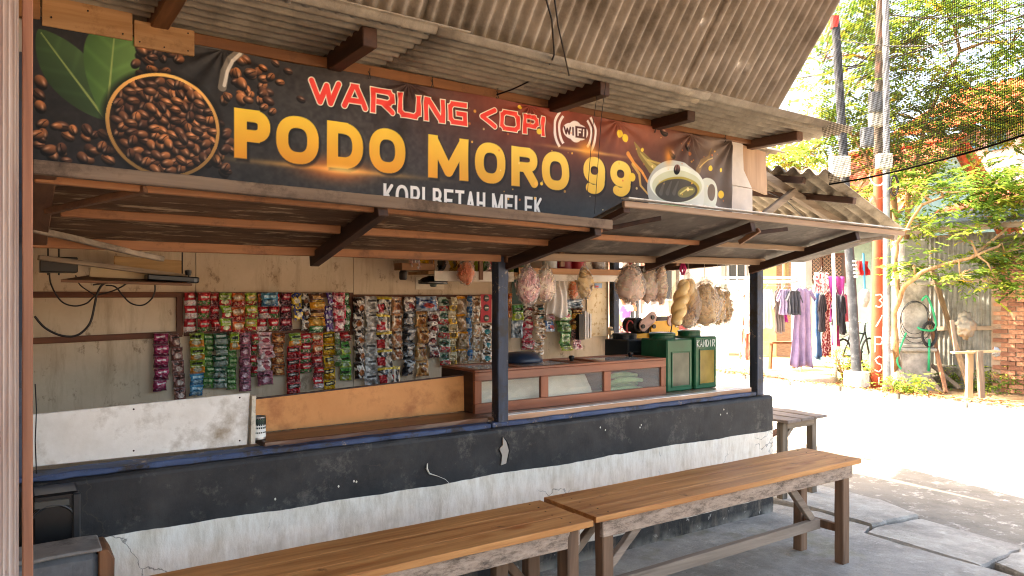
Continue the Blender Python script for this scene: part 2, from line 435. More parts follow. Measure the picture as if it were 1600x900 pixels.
# peeled plaster patch and scratch mark on the counter
p = [P(786,683,Y=3.221), P(791,690,Y=3.221), P(795,704,Y=3.221), P(791,724,Y=3.221), P(783,727,Y=3.221), P(785,712,Y=3.221), P(781,702,Y=3.221), P(786,695,Y=3.221)]
m = MB(); m.prism(p, (0, 0.006, 0)); m.build('plaster_patch', plain('bare_plaster', 'a59c90', 0.9), ST)
m = MB(); m.tube([P(790,686,Y=3.222), P(795,695,Y=3.222), P(796,706,Y=3.222), P(792,722,Y=3.222)], 0.003, 4); m.build('plaster_crack', plain('crack_dark', '1c1a18', 0.9), ST)  # thin dark line along the edge of the bare patch
m = MB(); m.tube([P(668,724,Y=3.223), P(667,732,Y=3.223), P(671,740,Y=3.223), P(684,744,Y=3.223), P(696,749,Y=3.223), P(703,756,Y=3.223)], [0.003, 0.006, 0.004, 0.0015, 0.0015, 0.001], 5)
m.build('paint_scratch', plain('scratch_white', 'cfc9bc', 0.8), ST)
m = MB()
for px, py in ((529,760),(553,752),(557,753),(430,780),(1131,640),(1126,648),(1136,646),(1000,668),(1002,664),(946,672),(938,668)):
    c = P(px, py, Y=3.224); m.lathe([(0.002, -0.005), (0.005, 0), (0.002, 0.006)], c, 6, sy=0.3)
m.build('paint_fleck', plain('scratch_white', 'cfc9bc', 0.8), ST)

def worn_blue(name, axis, cols=('2c3852', '44587f', '6d7688')):
    n = NT(name); st = [8, 8, 8]; st[axis] = 0.9
    c = n.ramp(n.noise(2.5, 7, 0.65, n.co(tuple(st))), [(0.3, cols[0]), (0.6, cols[1]), (0.8, cols[2])])
    c = n.mix(n.thr(n.noise(6, 9, 0.78), 0.5, 0.6), c, lin('35302c'))
    c = n.mix(n.thr(n.noise(9, 9, 0.76, n.co((1, 1, 1), (1, 0, 0))), 0.6, 0.65), c, lin('a08e7a'))
    n.col(c); n.bump(n.noise(2.5, 7, 0.65, n.co(tuple(st))), 0.5, 0.004); n.set(0.6, 0.35); return n.m
BLUE_X = worn_blue('worn_blue_paint_x', 0, ('28324a', '3c4e70', '5f6a7e')); BLUE_Z = worn_blue('worn_navy_paint_z', 2, ('232730', '3a4252', '5c6472'))
# blue sill along the counter top
m = MB(); m.beam((-0.2, 3.305, 0.822), (2.08, 3.305, 0.819), 0.105, 0.024, seg=40, jit=0.003); m.build('sill', BLUE_X, ST, bevel=0.004)
m = MB(); m.beam((2.09, 3.29, 0.819), (4.25, 3.29, 0.826), 0.06, 0.026, seg=26, jit=0.0025); m.build('sill', BLUE_X, ST, bevel=0.004)
# dark counter plank (left) and light edged counter board (right)
PLANKD = wood('counter_plank', '3a2014', '7a4a2c', 0, rough=0.45, coat=0.2)
m = MB(); m.beam((0.93, 3.43, 0.838), (2.10, 3.43, 0.842), 0.23, 0.028, seg=10, jit=0.0015); m.build('counter_plank', PLANKD, ST, bevel=0.003)
n = NT('counter_top'); c = n.ramp(n.noise(4, 6), [(0.3, '8c6b55'), (0.7, 'b59a86')]); n.col(c); n.set(0.22, 0.5); n.bump(n.noise(18, 4), 0.06, 0.003); CTOP = n.m
m = MB(); m.beam((2.13, 3.68, 0.840), (4.24, 3.68, 0.845), 0.74, 0.018, seg=10); m.build('counter_top', CTOP, ST, bevel=0.003)
EDGE = wood('counter_edging', '9a6a4a', 'cfa583', 0, rough=0.6, stain='8f8a80')
m = MB(); m.beam((2.19, 3.297, 0.8415), (4.23, 3.297, 0.8465), 0.022, 0.034, seg=12, jit=0.001); m.build('counter_edging', EDGE, ST, bevel=0.002)
m = MB(); m.beam((2.19, 3.312, 0.857), (4.23, 3.312, 0.862), 0.05, 0.008, seg=12, jit=0.0006); m.build('edge_strip', surf('scuffed_white_strip', 'cfc6ba', 'efebe4', 9, 0.4, 0.15, dirt='8f7c68', dirt_scale=7), ST)
# posts
def post(x, y, z0, z1, s_=0.062, lean=0.0):
    m = MB(); m.beam((x, y, z0), (x + lean, y, z1), s_, s_, up=(0, 1, 0), seg=14, jit=0.0018); return m.build('post', [BLUE_Z], ST, bevel=0.004)
post(2.165, 3.30, 0.812, 1.735, 0.066)
post(4.30, 3.30, 0.812, 1.80, 0.068)
post(4.205, 4.66, 0.0, 2.3, 0.062)
post(0.03, 3.30, 0.812, 2.4, 0.06)
m = MB(); m.beam((2.195, 3.258, 1.675), (2.195, 3.258, 1.745), 0.05, 0.03, up=(0, 1, 0)); m.build('post_block', WOOD_Z, ST, bevel=0.003)
# --- interior walls
def backwall_mat():
    n = NT('interior_wall')
    c = n.ramp(n.noise(2.2, 7, 0.62), [(0.3, 'b5a187'), (0.7, 'd0bfa6')])
    c = n.mix(n.math('MULTIPLY', n.thr(n.noise(11, 8, 0.75, n.co((1, 1, 0.6))), 0.58, 0.66), 0.7), c, lin('6e5842'))
    c = n.mix(n.math('MULTIPLY', n.thr(n.noise(4.5, 7, 0.7, n.co((2.5, 1, 0.4))), 0.5, 0.68), 0.4), c, lin('80684c'))
    n.col(c); n.bump(n.noise(30, 5), 0.2, 0.004); n.set(0.8, 0.3); return n.m
BW = backwall_mat()
YB = 4.70
for (xa, xb) in ((-0.3, 0.915), (0.918, 1.905), (1.908, 3.04), (3.043, 4.18)):
    m = MB(); m.box((xa, YB, 0), (xb, YB + 0.02, 2.55)); m.build('wall_panel', BW, ST, bevel=0.0015)
m = MB(); m.box((-0.34, YB + 0.022, 0), (4.18, YB + 0.035, 2.55)); m.build('sun_block_sheet', BW, ST)  # unseen sheet added behind the panels to stop sun through their gaps
m = MB(); m.box((-0.36, 3.40, 0), (-0.30, YB + 0.02, 2.55)); m.build('side_wall', BW, ST)
m = MB(); m.box((2.37, YB - 0.004, 1.545), (2.60, YB - 0.001, 1.63)); m.build('wall_patch', plain('pale_patch', 'd6cbb6', 0.8), ST)
RAIL = wood('rail_timber_x', '4a2614', '7d4a2c', 0); RAILZ = wood('rail_timber_z', '4a2614', '7d4a2c', 2)
def rail(a, b, w_=0.02, h_=0.032, mat=RAIL, up=(0, 0, 1)):
    m = MB(); m.beam(a, b, w_, h_, up=up, seg=8, jit=0.001); m.build('wall_rail', mat, ST, bevel=0.002)
yr = YB - 0.011
rail((-0.28, yr, 1.505), (1.87, yr, 1.505)); rail((1.90, yr, 1.492), (3.04, yr, 1.489))
rail((-0.28, yr, 1.25), (0.84, yr, 1.275), h_=0.034); rail((0.85, yr, 1.278), (1.87, yr, 1.268))
rail((0.825, yr - 0.001, 1.27), (0.825, yr - 0.001, 1.50), 0.02, 0.035, RAILZ, (1, 0, 0)); rail((1.885, yr - 0.001, 1.24), (1.885, yr - 0.001, 1.52), 0.022, 0.03, RAILZ, (1, 0, 0))
# shelf with white front lip
LIP = surf('shelf_white', 'cfc3b0', 'e6ddcf', 6, 0.7, 0.15, dirt='8f7c62', dirt_scale=5)
m = MB(); m.beam((2.30, 4.52, 1.655), (4.12, 4.52, 1.66), 0.30, 0.02, seg=3); m.build('shelf', PLY, ST)
m = MB(); m.beam((2.34, 4.365, 1.632), (2.98, 4.365, 1.634), 0.012, 0.07, seg=4); m.build('shelf_lip', LIP, ST, bevel=0.002)
m = MB(); m.beam((3.02, 4.365, 1.632), (4.12, 4.365, 1.635), 0.012, 0.05, seg=4); m.build('shelf_lip', LIP, ST, bevel=0.002)
m = MB(); m.beam((3.02, 4.362, 1.68), (4.12, 4.362, 1.682), 0.014, 0.045, seg=4); m.build('shelf_lip', wood('shelf_edge', 'a06f45', 'd09a68', 0), ST, bevel=0.002)
m = MB(); m.beam((2.70, 4.36, 1.61), (2.70, 4.36, 1.74), 0.03, 0.02, up=(0, 1, 0)); m.build('shelf_bracket', WOOD_Z, ST)
# --- upper wall behind the banner, and its fittings
FASC = surf('fascia_board', 'c9bfb4', 'e2dad0', 5, 0.75, 0.2, dirt='9d8c7a', dirt_scale=4, dirt_amt=(0.6, 0.8))
for (xa, xb) in ((-0.4, 1.2), (1.203, 2.4), (2.403, 3.6), (3.603, 4.02)):
    m = MB(); m.box((xa, 3.335, 1.76), (xb, 3.355, 2.60)); m.build('fascia_panel', FASC, ST, bevel=0.001)
m = MB(); m.prism([(4.023, 3.33, 1.72), (4.305, 3.33, 1.72), (4.295, 3.33, 2.245), (4.023, 3.33, 2.255)], (0, 0.022, 0)); m.build('fascia_panel', FASC, ST, bevel=0.001)
m = MB(); m.prism([(4.023, 3.328, 2.259), (4.29, 3.328, 2.249), (4.20, 3.328, 2.37), (4.19, 3.328, 2.55), (4.023, 3.328, 2.555)], (0, 0.02, 0)); m.build('fascia_panel', FASC, ST, bevel=0.001)
m = MB(); m.prism([(4.294, 3.337, 2.25), (4.47, 3.337, 2.22), (4.45, 3.337, 2.52), (4.195, 3.337, 2.545), (4.206, 3.337, 2.37)], (0, 0.02, 0)); m.build('fascia_panel', wood('tan_board', 'b18a66', 'd3b08c', 2), ST)
PLANK = wood('fascia_plank', '6e4426', '9c6a40', 0, stain='4b301c')
m = MB(); m.beam((0.62, 3.315, 2.575), (4.30, 3.315, 2.575), 0.03, 0.05, seg=14, jit=0.001); m.build('header_plank', PLANK, ST, bevel=0.003)
m = MB(); m.box((0.10, 3.285, 2.515), (0.405, 3.312, 2.80)); m.build('plywood_offcut', PLY, ST, bevel=0.002)
m = MB(); m.box((0.41, 3.281, 2.495), (0.635, 3.311, 2.60)); m.build('plywood_offcut', PLY, ST, bevel=0.002)
m = MB()
for xx, zz in ((0.13, 2.55), (0.37, 2.535), (0.25, 2.60), (0.43, 2.515), (0.61, 2.512), (0.61, 2.585), (0.52, 2.51)): m.tube([(xx, 3.284, zz), (xx, 3.279, zz)], 0.0035, 6)
m.build('nail_heads', plain('rusty_nail', '3a2a20', 0.6, metal=0.5), ST)
m = MB(); m.box((-0.1, 3.287, 2.535), (0.095, 3.313, 2.8)); m.build('plywood_offcut', wood('ply_dark', '7d5230', 'ab7a4a', 0), ST, bevel=0.002)
m = MB(); m.beam((0.50, 3.40, 2.62), (0.52, 2.80, 2.66), 0.07, 0.09, seg=4, jit=0.002); m.build('rafter', WOOD_Y, ST, bevel=0.004)
# --- stall roof: long corrugations, on rafters whose sawn ends stick out
PITCH = 0.0725
def cor_sheet_x(xa, xb, ya, yb, z, amp=0.0155, dz=0.0):
    nw = max(1, round((yb - ya) / PITCH * 8)); m = MB()
    def fn(u, v):
        x = xa + u * (xb - xa); y = ya + v * (yb - ya)
        return (x, y, z - 0.012 * (x - 1) + amp * math.cos(2 * math.pi * (y - 2.75) / PITCH) + dz + 0.004 * mnoise.noise((x * 1.5, y * 2, 2)))
    m.grid(fn, 10, nw); return m.build('roof_sheet', FIBRE2, ST, smooth=True, solid=0.006)
cor_sheet_x(-1.9, 1.65, 2.745, 3.62, 2.632); cor_sheet_x(1.5, 3.2, 2.755, 3.62, 2.625, dz=0.002); cor_sheet_x(3.05, 4.58, 2.75, 3.62, 2.638, dz=-0.006)  # left sheets run on out of view to block the sun
cor_sheet_x(-1.9, 1.65, 3.5, 5.9, 2.65); cor_sheet_x(1.5, 3.2, 3.5, 5.9, 2.645); cor_sheet_x(3.05, 4.90, 3.5, 5.9, 2.655)
for x, ye, h_ in ((1.245, 2.885, 0.085), (2.52, 2.86, 0.085), (3.315, 3.0, 0.06), (4.277, 2.94, 0.06)):
    m = MB(); m.beam((x, 5.1, 2.58), (x, ye, 2.585 - 0.012 * (x - 1)), 0.065, h_, seg=8, jit=0.0015); m.build('rafter', DARK_Y if x < 4 else wood('rafter_brown', '4a3022', '85604a', 1), ST, bevel=0.004)
# lintel on the open right side
m = MB(); m.beam((4.27, 3.36, 1.755), (4.25, 4.66, 1.70), 0.05, 0.06, seg=6, jit=0.001); m.build('lintel', DARK_Y, ST, bevel=0.003)
m = MB(); m.beam((-0.3, 3.30, 1.735), (4.33, 3.30, 1.775), 0.05, 0.05, seg=12, jit=0.001); m.build('lintel', DARK_X, ST, bevel=0.003)

# --- propped flaps (folding shutters)
FPANEL = surf('flap_panel_brown', '3c2a1a', '6c503a', 5, 0.85, 0.5, 25, dirt='a58e72', dirt_scale=9, dirt_amt=(0.54, 0.66), detail=9, stretch=(0.6, 3, 3))
FPANEL2 = surf('flap_panel_grey', '453e38', '6c635b', 5, 0.8, 0.3, 25, dirt='8a8076', dirt_scale=6, dirt_amt=(0.52, 0.7), detail=9)
FRONT = wood('flap_front_edge', '5c4a3c', '947c66', 0, rough=0.9, stain='46362a', stain_amt=(0.5, 0.66))
FLAPW = wood('flap_timber_x', '74482a', 'b57c50', 0, stain='54341f'); FLAPY = wood('flap_timber_y', '4a2e1e', '80583c', 1)
def flap_pt(x, s_, zf, zr, yf=2.55, yr=3.27):   # s_=0 front edge, 1 rear edge
    return Vector((x, yf + (yr - yf) * s_, zf + (zr - zf) * s_))
ZR = 1.715
def fz1(x): return 1.888 - (x - 0.07) * 0.021      # front height falls to the right
F1 = MB()
def f1(u, v):
    x = 0.06 + u * 2.20; p = flap_pt(x, v, fz1(x), ZR); p.z += -0.004 + 0.003 * mnoise.noise((x * 3, v * 3, 0)); return p
F1.grid(f1, 24, 6); FL1 = F1.build('awning_flap', FPANEL, ST, solid=0.008)
def fbeam(parent, a, b, w_, h_, mat, seg=8, off=-0.02, up=None):
    a = Vector(a) + Vector((0, 0, off)); b = Vector(b) + Vector((0, 0, off))
    m = MB(); m.beam(a, b, w_, h_, seg=seg, jit=0.0015); return m.build('batten', mat, parent, bevel=0.003)
fbeam(FL1, flap_pt(0.055, -0.015, fz1(0.05), ZR), flap_pt(2.27, -0.015, fz1(2.27), ZR), 0.035, 0.042, FRONT, 16, -0.02)
fbeam(FL1, flap_pt(0.06, 0.06, fz1(0.05), ZR), flap_pt(2.26, 0.06, fz1(2.26), ZR), 0.03, 0.03, FLAPW, 12, -0.03)
fbeam(FL1, flap_pt(0.14, 0.50, fz1(0.1), ZR), flap_pt(1.12, 0.50, fz1(1.1), ZR), 0.04, 0.032, FLAPW)
fbeam(FL1, flap_pt(1.18, 0.50, fz1(1.2), ZR), flap_pt(2.20, 0.50, fz1(2.2), ZR), 0.04, 0.032, FLAPW)
fbeam(FL1, flap_pt(0.06, 0.97, 1.88, ZR), flap_pt(2.13, 0.97, 1.84, ZR), 0.03, 0.044, FLAPW, 12)
for x, mat, w_ in ((0.085, FLAPY, 0.06),):
    fbeam(FL1, flap_pt(x, 0.0, fz1(x), ZR), flap_pt(x, 1.0, fz1(x), ZR), w_, 0.03, mat, 6, -0.022)
for x in (1.15, 2.20):
    fbeam(FL1, flap_pt(x, -0.005, fz1(x), ZR), flap_pt(x, 1.04, fz1(x), ZR - 0.005), 0.042, 0.058, DARK_Y, 6, -0.042)
fbeam(FL1, flap_pt(0.10, 0.42, fz1(0.1), ZR), flap_pt(0.36, 0.04, fz1(0.3), ZR), 0.03, 0.02, FLAPY, 3, -0.04)
fbeam(FL1, flap_pt(0.06, 0.72, fz1(0.1), ZR) + Vector((0, 0, 0.0)), (0.52, 3.32, 1.68), 0.028, 0.022, GREY_Y, 4, -0.03)
F2 = MB()
def fz2(x): return 1.912 - (x - 2.4) * 0.004 + 0.02 * max(0, (2.9 - x))
def f2(u, v):
    x = 2.36 + u * 2.43; p = flap_pt(x, v, fz2(x), ZR + 0.02); p.z += 0.012; return p
F2.grid(f2, 24, 6); FL2 = F2.build('awning_flap', FPANEL2, ST, solid=0.008)
fbeam(FL2, flap_pt(2.35, -0.01, fz2(2.35), ZR), flap_pt(4.80, -0.01, fz2(4.80), ZR), 0.025, 0.03, wood('flap_pale_edge', '8a6b52', 'b99a7e', 0), 14, 0.0)
m = MB(); m.beam(flap_pt(2.35, -0.03, fz2(2.35), ZR) + Vector((0, 0, 0.021)), flap_pt(4.81, -0.03, fz2(4.81), ZR) + Vector((0, 0, 0.021)), 0.05, 0.006, seg=14, jit=0.0008)
m.build('metal_edge', surf('worn_zinc_edge', 'b9b3aa', 'dcd8d0', 9, 0.45, 0.2, dirt='80705f', dirt_scale=9), FL2)
fbeam(FL2, flap_pt(2.40, 0.50, 1.91, ZR + 0.02), flap_pt(3.27, 0.50, 1.91, ZR + 0.02), 0.035, 0.03, FLAPW)
fbeam(FL2, flap_pt(3.32, 0.50, 1.91, ZR + 0.02), flap_pt(4.32, 0.50, 1.91, ZR + 0.02), 0.035, 0.03, wood('flap_timber_pale', '7d6249', 'ab8c6c', 0))
fbeam(FL2, flap_pt(2.26, 0.955, 1.91, ZR + 0.005), flap_pt(4.30, 0.955, 1.91, ZR + 0.03), 0.03, 0.042, wood('flap_timber_pale', '7d6249', 'ab8c6c', 0), 10)
for x in (3.28, 4.27):
    fbeam(FL2, flap_pt(x + 0.02, 0.0, fz2(x), ZR), flap_pt(x - 0.02, 1.06, fz2(x), ZR + 0.012), 0.042, 0.052, DARK_Y, 6, -0.038)
fbeam(FL2, flap_pt(2.38, 0.0, fz2(2.38), ZR), flap_pt(2.37, 1.0, fz2(2.38), ZR + 0.02), 0.04, 0.03, DARK_Y, 5)
fbeam(FL2, flap_pt(2.40, 0.30, 1.91, ZR), flap_pt(2.62, 0.02, 1.91, ZR), 0.028, 0.022, DARK_Y, 3, -0.03)
fbeam(FL2, flap_pt(3.32, 0.25, 1.91, ZR), flap_pt(3.62, 0.03, 1.91, ZR), 0.028, 0.022, DARK_Y, 3, -0.03)
fbeam(FL2, flap_pt(4.30, 0.30, 1.91, ZR), flap_pt(4.62, 0.05, 1.91, ZR), 0.03, 0.022, GREY_Y, 3, -0.03)
fbeam(FL2, flap_pt(3.33, -0.02, 1.90, ZR) + Vector((0, 0, 0.0)), flap_pt(3.31, 0.14, 1.86, ZR), 0.025, 0.025, WOOD_Y, 2, -0.05)
for px in (878, 1058):   # little hanging blocks on the rear batten
    c = P(px, 404, Y=3.245)
    m = MB(); m.beam(c + Vector((0, 0, -0.045)), c + Vector((0, 0, 0.035)), 0.03, 0.016, up=(0, 1, 0)); m.build('hanging_block', WOOD_Z, FL2, bevel=0.002)
# ropes holding the flap up
m = MB()
for pts in ([(948,118,2.86),(940,180,2.80),(934,260,2.72),(929,334,2.60)], [(934,140,2.90),(926,200,2.82),(918,300,2.70)]):
    m.tube([P(a, b, Y=c) for a, b, c in pts], 0.0016, 5)
m.build('flap_rope', CABLE, ST, smooth=True)

# ================================================================== PRINTED BANNER
def paint_banner():
    BX0, BX1, BZ0, BZ1 = 0.055, 4.02, 1.765, 2.548
    NX, NZ = 1280, 256
    X = np.linspace(BX0, BX1, NX + 1); Z = np.linspace(BZ0, BZ1, NZ + 1)
    XX, ZZ = np.meshgrid(X, Z)
    rng = np.random.default_rng(5)
    C = np.zeros(XX.shape + (3,))
    E_ = 0.0032
    def B(px, py):
        p = P(px, py, Y=3.295); return p.x, p.z
    def up(a, shape):
        h, w_ = a.shape; yi = np.linspace(0, h - 1.001, shape[0]); xi = np.linspace(0, w_ - 1.001, shape[1])
        y0 = yi.astype(int); x0 = xi.astype(int); fy = (yi - y0)[:, None]; fx = (xi - x0)[None]
        fy = fy*fy*(3-2*fy); fx = fx*fx*(3-2*fx)
        return (a[y0][:, x0]*(1-fy)*(1-fx) + a[y0][:, x0+1]*(1-fy)*fx + a[y0+1][:, x0]*fy*(1-fx) + a[y0+1][:, x0+1]*fy*fx)
    def fbm(cell, octv=4):
        out = np.zeros(XX.shape); amp = 1.0; tot = 0
        for o in range(octv):
            c = cell / 2**o; a = rng.random((max(3, int((BZ1-BZ0)/c)+2), max(3, int((BX1-BX0)/c)+2)))
            out += amp * up(a, XX.shape); tot += amp; amp *= 0.55
        return out / tot
    def col(*c): return np.array(c) / 255.0
    def win(cx, cz, r):
        i0, i1 = np.searchsorted(X, [cx - r, cx + r]); j0, j1 = np.searchsorted(Z, [cz - r, cz + r])
        return slice(j0, j1 + 1), slice(i0, i1 + 1)
    def blend(sl, m, c):
        m = m[..., None]
        C[sl] = C[sl] * (1 - m) + c * m
    full = (slice(None), slice(None))
    def am(d): return np.clip(0.5 - d / E_, 0, 1)
    # ---- ground
    n1 = fbm(0.25, 5); n2 = fbm(0.02, 2)
    base = col(34, 32, 31)[None, None] * (0.75 + 0.5 * n1 + 0.35 * (n2 - 0.5))[..., None]
    C[:] = base
    slate = np.exp(-(((XX - 1.35) / 0.6) ** 2 + ((ZZ - 2.2) / 0.5) ** 2))
    blend(full, slate * 0.55, col(82, 80, 76)[None, None] * (0.55 + 0.6 * n1 + 0.5 * (n2 - 0.5))[..., None])
    red = np.exp(-(((XX - 2.55) / 0.75) ** 2)) * np.clip((ZZ - 2.0) / 0.45, 0, 1) ** 1.2
    blend(full, red * 0.85, col(150, 62, 44)[None, None] * (0.7 + 0.55 * n1)[..., None])
    red2 = np.exp(-(((XX - 3.2) / 0.55) ** 2)) * np.clip((ZZ - 2.08) / 0.4, 0, 1)
    blend(full, red2 * 0.65, col(156, 94, 72)[None, None] * (0.75 + 0.5 * n1)[..., None])
    gr = np.clip((XX - 1.9) / 0.8, 0, 1) * np.clip((2.22 - ZZ) / 0.3, 0, 1)
    blend(full, gr * 0.55, col(70, 72, 74)[None, None] * (0.7 + 0.6 * n1)[..., None])
    gr = np.clip((XX - 3.45) / 0.4, 0, 1)
    blend(full, gr * 0.7, col(124, 108, 96)[None, None] * (0.7 + 0.6 * n1)[..., None])  # right end paled in the colour for glare and sheen
    def glow(cx, cz, rx, rz, c, a):
        blend(full, a * np.exp(-(((XX - cx) / rx) ** 2 + ((ZZ - cz) / rz) ** 2)), col(*c))
    # ---- shapes
    def leaf(tip, basep, wmax, c0, c1, skew):
        (x0, z0), (x1, z1) = tip, basep; L_ = math.hypot(x1-x0, z1-z0); ax, az = (x1-x0)/L_, (z1-z0)/L_
        s_ = ((XX-x0)*ax + (ZZ-z0)*az) / L_; d = (-(XX-x0)*az + (ZZ-z0)*ax)
        ss = np.clip(s_, 0, 1); wd = wmax * (np.sin(np.pi * ss ** skew) ** 0.75)
        msk = np.where((s_ > 0) & (s_ < 1), am(np.abs(d) - wd), 0)
        t = np.clip(0.5 + d / (2 * wmax), 0, 1); vein = 0.5 + 0.5 * np.cos((ss * 26 + np.abs(d) / wmax * 5) )
        cc = col(*c0)[None, None] * (1 - t[..., None]) + col(*c1)[None, None] * t[..., None]
        cc = cc * (0.82 + 0.22 * n1[..., None] + 0.10 * (vein ** 6)[..., None])
        blend(full, msk, cc)
        blend(full, np.where((s_ > 0.03) & (s_ < 0.97), am(np.abs(d) - 0.0035 * (0.4 + s_)), 0) * 0.85, col(150, 165, 92))
    leaf(B(60, 46), B(166, 188), 0.088, (38, 58, 30), (66, 92, 52), 0.95)
    leaf(B(180, 38), B(166, 190), 0.098, (64, 98, 44), (104, 140, 72), 0.62)
    def bean(cx, cz, L_, W_, a, tone):
        sl = win(cx, cz, L_ * 1.15); dx = XX[sl] - cx; dz = ZZ[sl] - cz
        ca, sa = math.cos(a), math.sin(a); p = (dx*ca + dz*sa) / L_; q = (-dx*sa + dz*ca) / W_
        r2 = p*p + q*q; r = np.sqrt(r2)
        msk = np.clip((1 - r) * W_ / E_ + 0.5, 0, 1)
        lx, lz = 0.35, 0.94; nx = (dx * lx + dz * lz) / W_
        sh = np.clip(0.30 + 0.62 * nx + 0.34 * (1 - r2), 0.05, 1.45)
        cc = col(*tone)[None, None] * sh[..., None]
        hl = np.exp(-(((p + 0.1) / 0.4) ** 2 + ((q - 0.45 * (1 if ca > 0 else -1)) / 0.22) ** 2))
        cc = cc + hl[..., None] * 0.34 * col(255, 225, 200)
        cr = np.abs(q - 0.18 * np.sin(p * 2.6)); crease = np.clip(1 - cr / 0.15, 0, 1) * (np.abs(p) < 0.86)
        if tone[2] % 2 == 0: cc = cc * (1 - 0.85 * crease[..., None])
        blend(sl, msk, cc)
    def rnd_tone():
        k = rng.uniform(0.62, 1.42); b_ = int(40 * k) // 2 * 2 + (0 if rng.random() < 0.62 else 1)
        return (min(255, int(138 * k)), min(255, int(86 * k)), b_ + 14 if (b_ + 14) % 2 == b_ % 2 else b_ + 15)
    def scatter(cx, cz, rx, rz, n_):
        for _ in range(n_):
            a = rng.uniform(0, 6.28); rr = math.sqrt(rng.random())
            s_ = rng.uniform(0.75, 1.15)
            bean(cx + rx*rr*math.cos(a), cz + rz*rr*math.sin(a), 0.0265*s_, 0.019*s_, rng.uniform(0, 3.14), rnd_tone())
    for (px, py, rx, rz, n_) in ((240, 92, 0.10, 0.085, 24), (118, 222, 0.15, 0.085, 34), (395, 118, 0.08, 0.085, 18), (385, 150, 0.12, 0.06, 16), (344, 232, 0.06, 0.11, 24), (60, 150, 0.03, 0.06, 5)):
        scatter(*B(px, py), rx, rz, n_)
    for px, py in ((437,128),(470,155),(430,97),(412,168),(425,175),(450,110)):
        bean(*B(px, py), 0.022, 0.016, rng.uniform(0, 3), rnd_tone())
    # scoop handle
    def stroke(pts, w_, c, a=1.0, w1=None):
        n_ = len(pts); best = np.full(XX.shape, 9.0)
        for i in range(n_ - 1):
            (x0, z0), (x1, z1) = pts[i], pts[i+1]; L2 = (x1-x0)**2 + (z1-z0)**2 + 1e-12
            t = np.clip(((XX-x0)*(x1-x0) + (ZZ-z0)*(z1-z0)) / L2, 0, 1)
            ww = w_ + ((w1 if w1 is not None else w_) - w_) * (i + t) / (n_ - 1)
            best = np.minimum(best, np.hypot(XX - x0 - t*(x1-x0), ZZ - z0 - t*(z1-z0)) - ww / 2)
        blend(full, am(best) * a, col(*c))
    stroke([B(347,137), B(351,112), B(360,93), B(374,82)], 0.034, (120, 112, 100)); stroke([B(350,134), B(355,112), B(363,95), B(375,84)], 0.014, (206, 198, 184))
    stroke([B(300, 70), B(345, 78)], 0.006, (90, 86, 80), 0.7)
    # bowl of beans
    cx, cz, RB = 0.524, 2.195, 0.213
    sl = win(cx, cz, 0.25); d = np.hypot(XX[sl] - cx, ZZ[sl] - cz)
    blend(sl, np.clip(0.9 - (d - RB) / 0.03, 0, 0.8) * (d > RB), col(10, 8, 7))
    blend(sl, am(d - RB), col(214, 160, 86)[None, None] * (0.62 + 0.55 * (ZZ[sl] - cz + RB) / (2 * RB))[..., None])
    blend(sl, am(d - RB + 0.0135), col(30, 17, 10))
    keep = C[sl].copy()
    pts = []
    for _ in range(4000):
        a = rng.uniform(0, 6.28); rr = math.sqrt(rng.random()) * (RB - 0.024); p = (cx + rr*math.cos(a), cz + rr*math.sin(a))
        if all((p[0]-q[0])**2 + (p[1]-q[1])**2 > 0.0275**2 for q in pts): pts.append(p)
        if len(pts) > 215: break
    for p in pts: bean(p[0], p[1], 0.0255, 0.0175, rng.uniform(0, 3.14), rnd_tone())
    blend(sl, (d > RB - 0.0125).astype(float), keep)
    # ---- lettering
    def arc(cx, cz, rx, rz, a0, a1, n_=14, e=2.0):
        o = []
        for i in range(n_ + 1):
            a = R(a0 + (a1 - a0) * i / n_); c, s_ = math.cos(a), math.sin(a)
            o.append((cx + rx * math.copysign(abs(c) ** (2/e), c), cz + rz * math.copysign(abs(s_) ** (2/e), s_)))
        return o
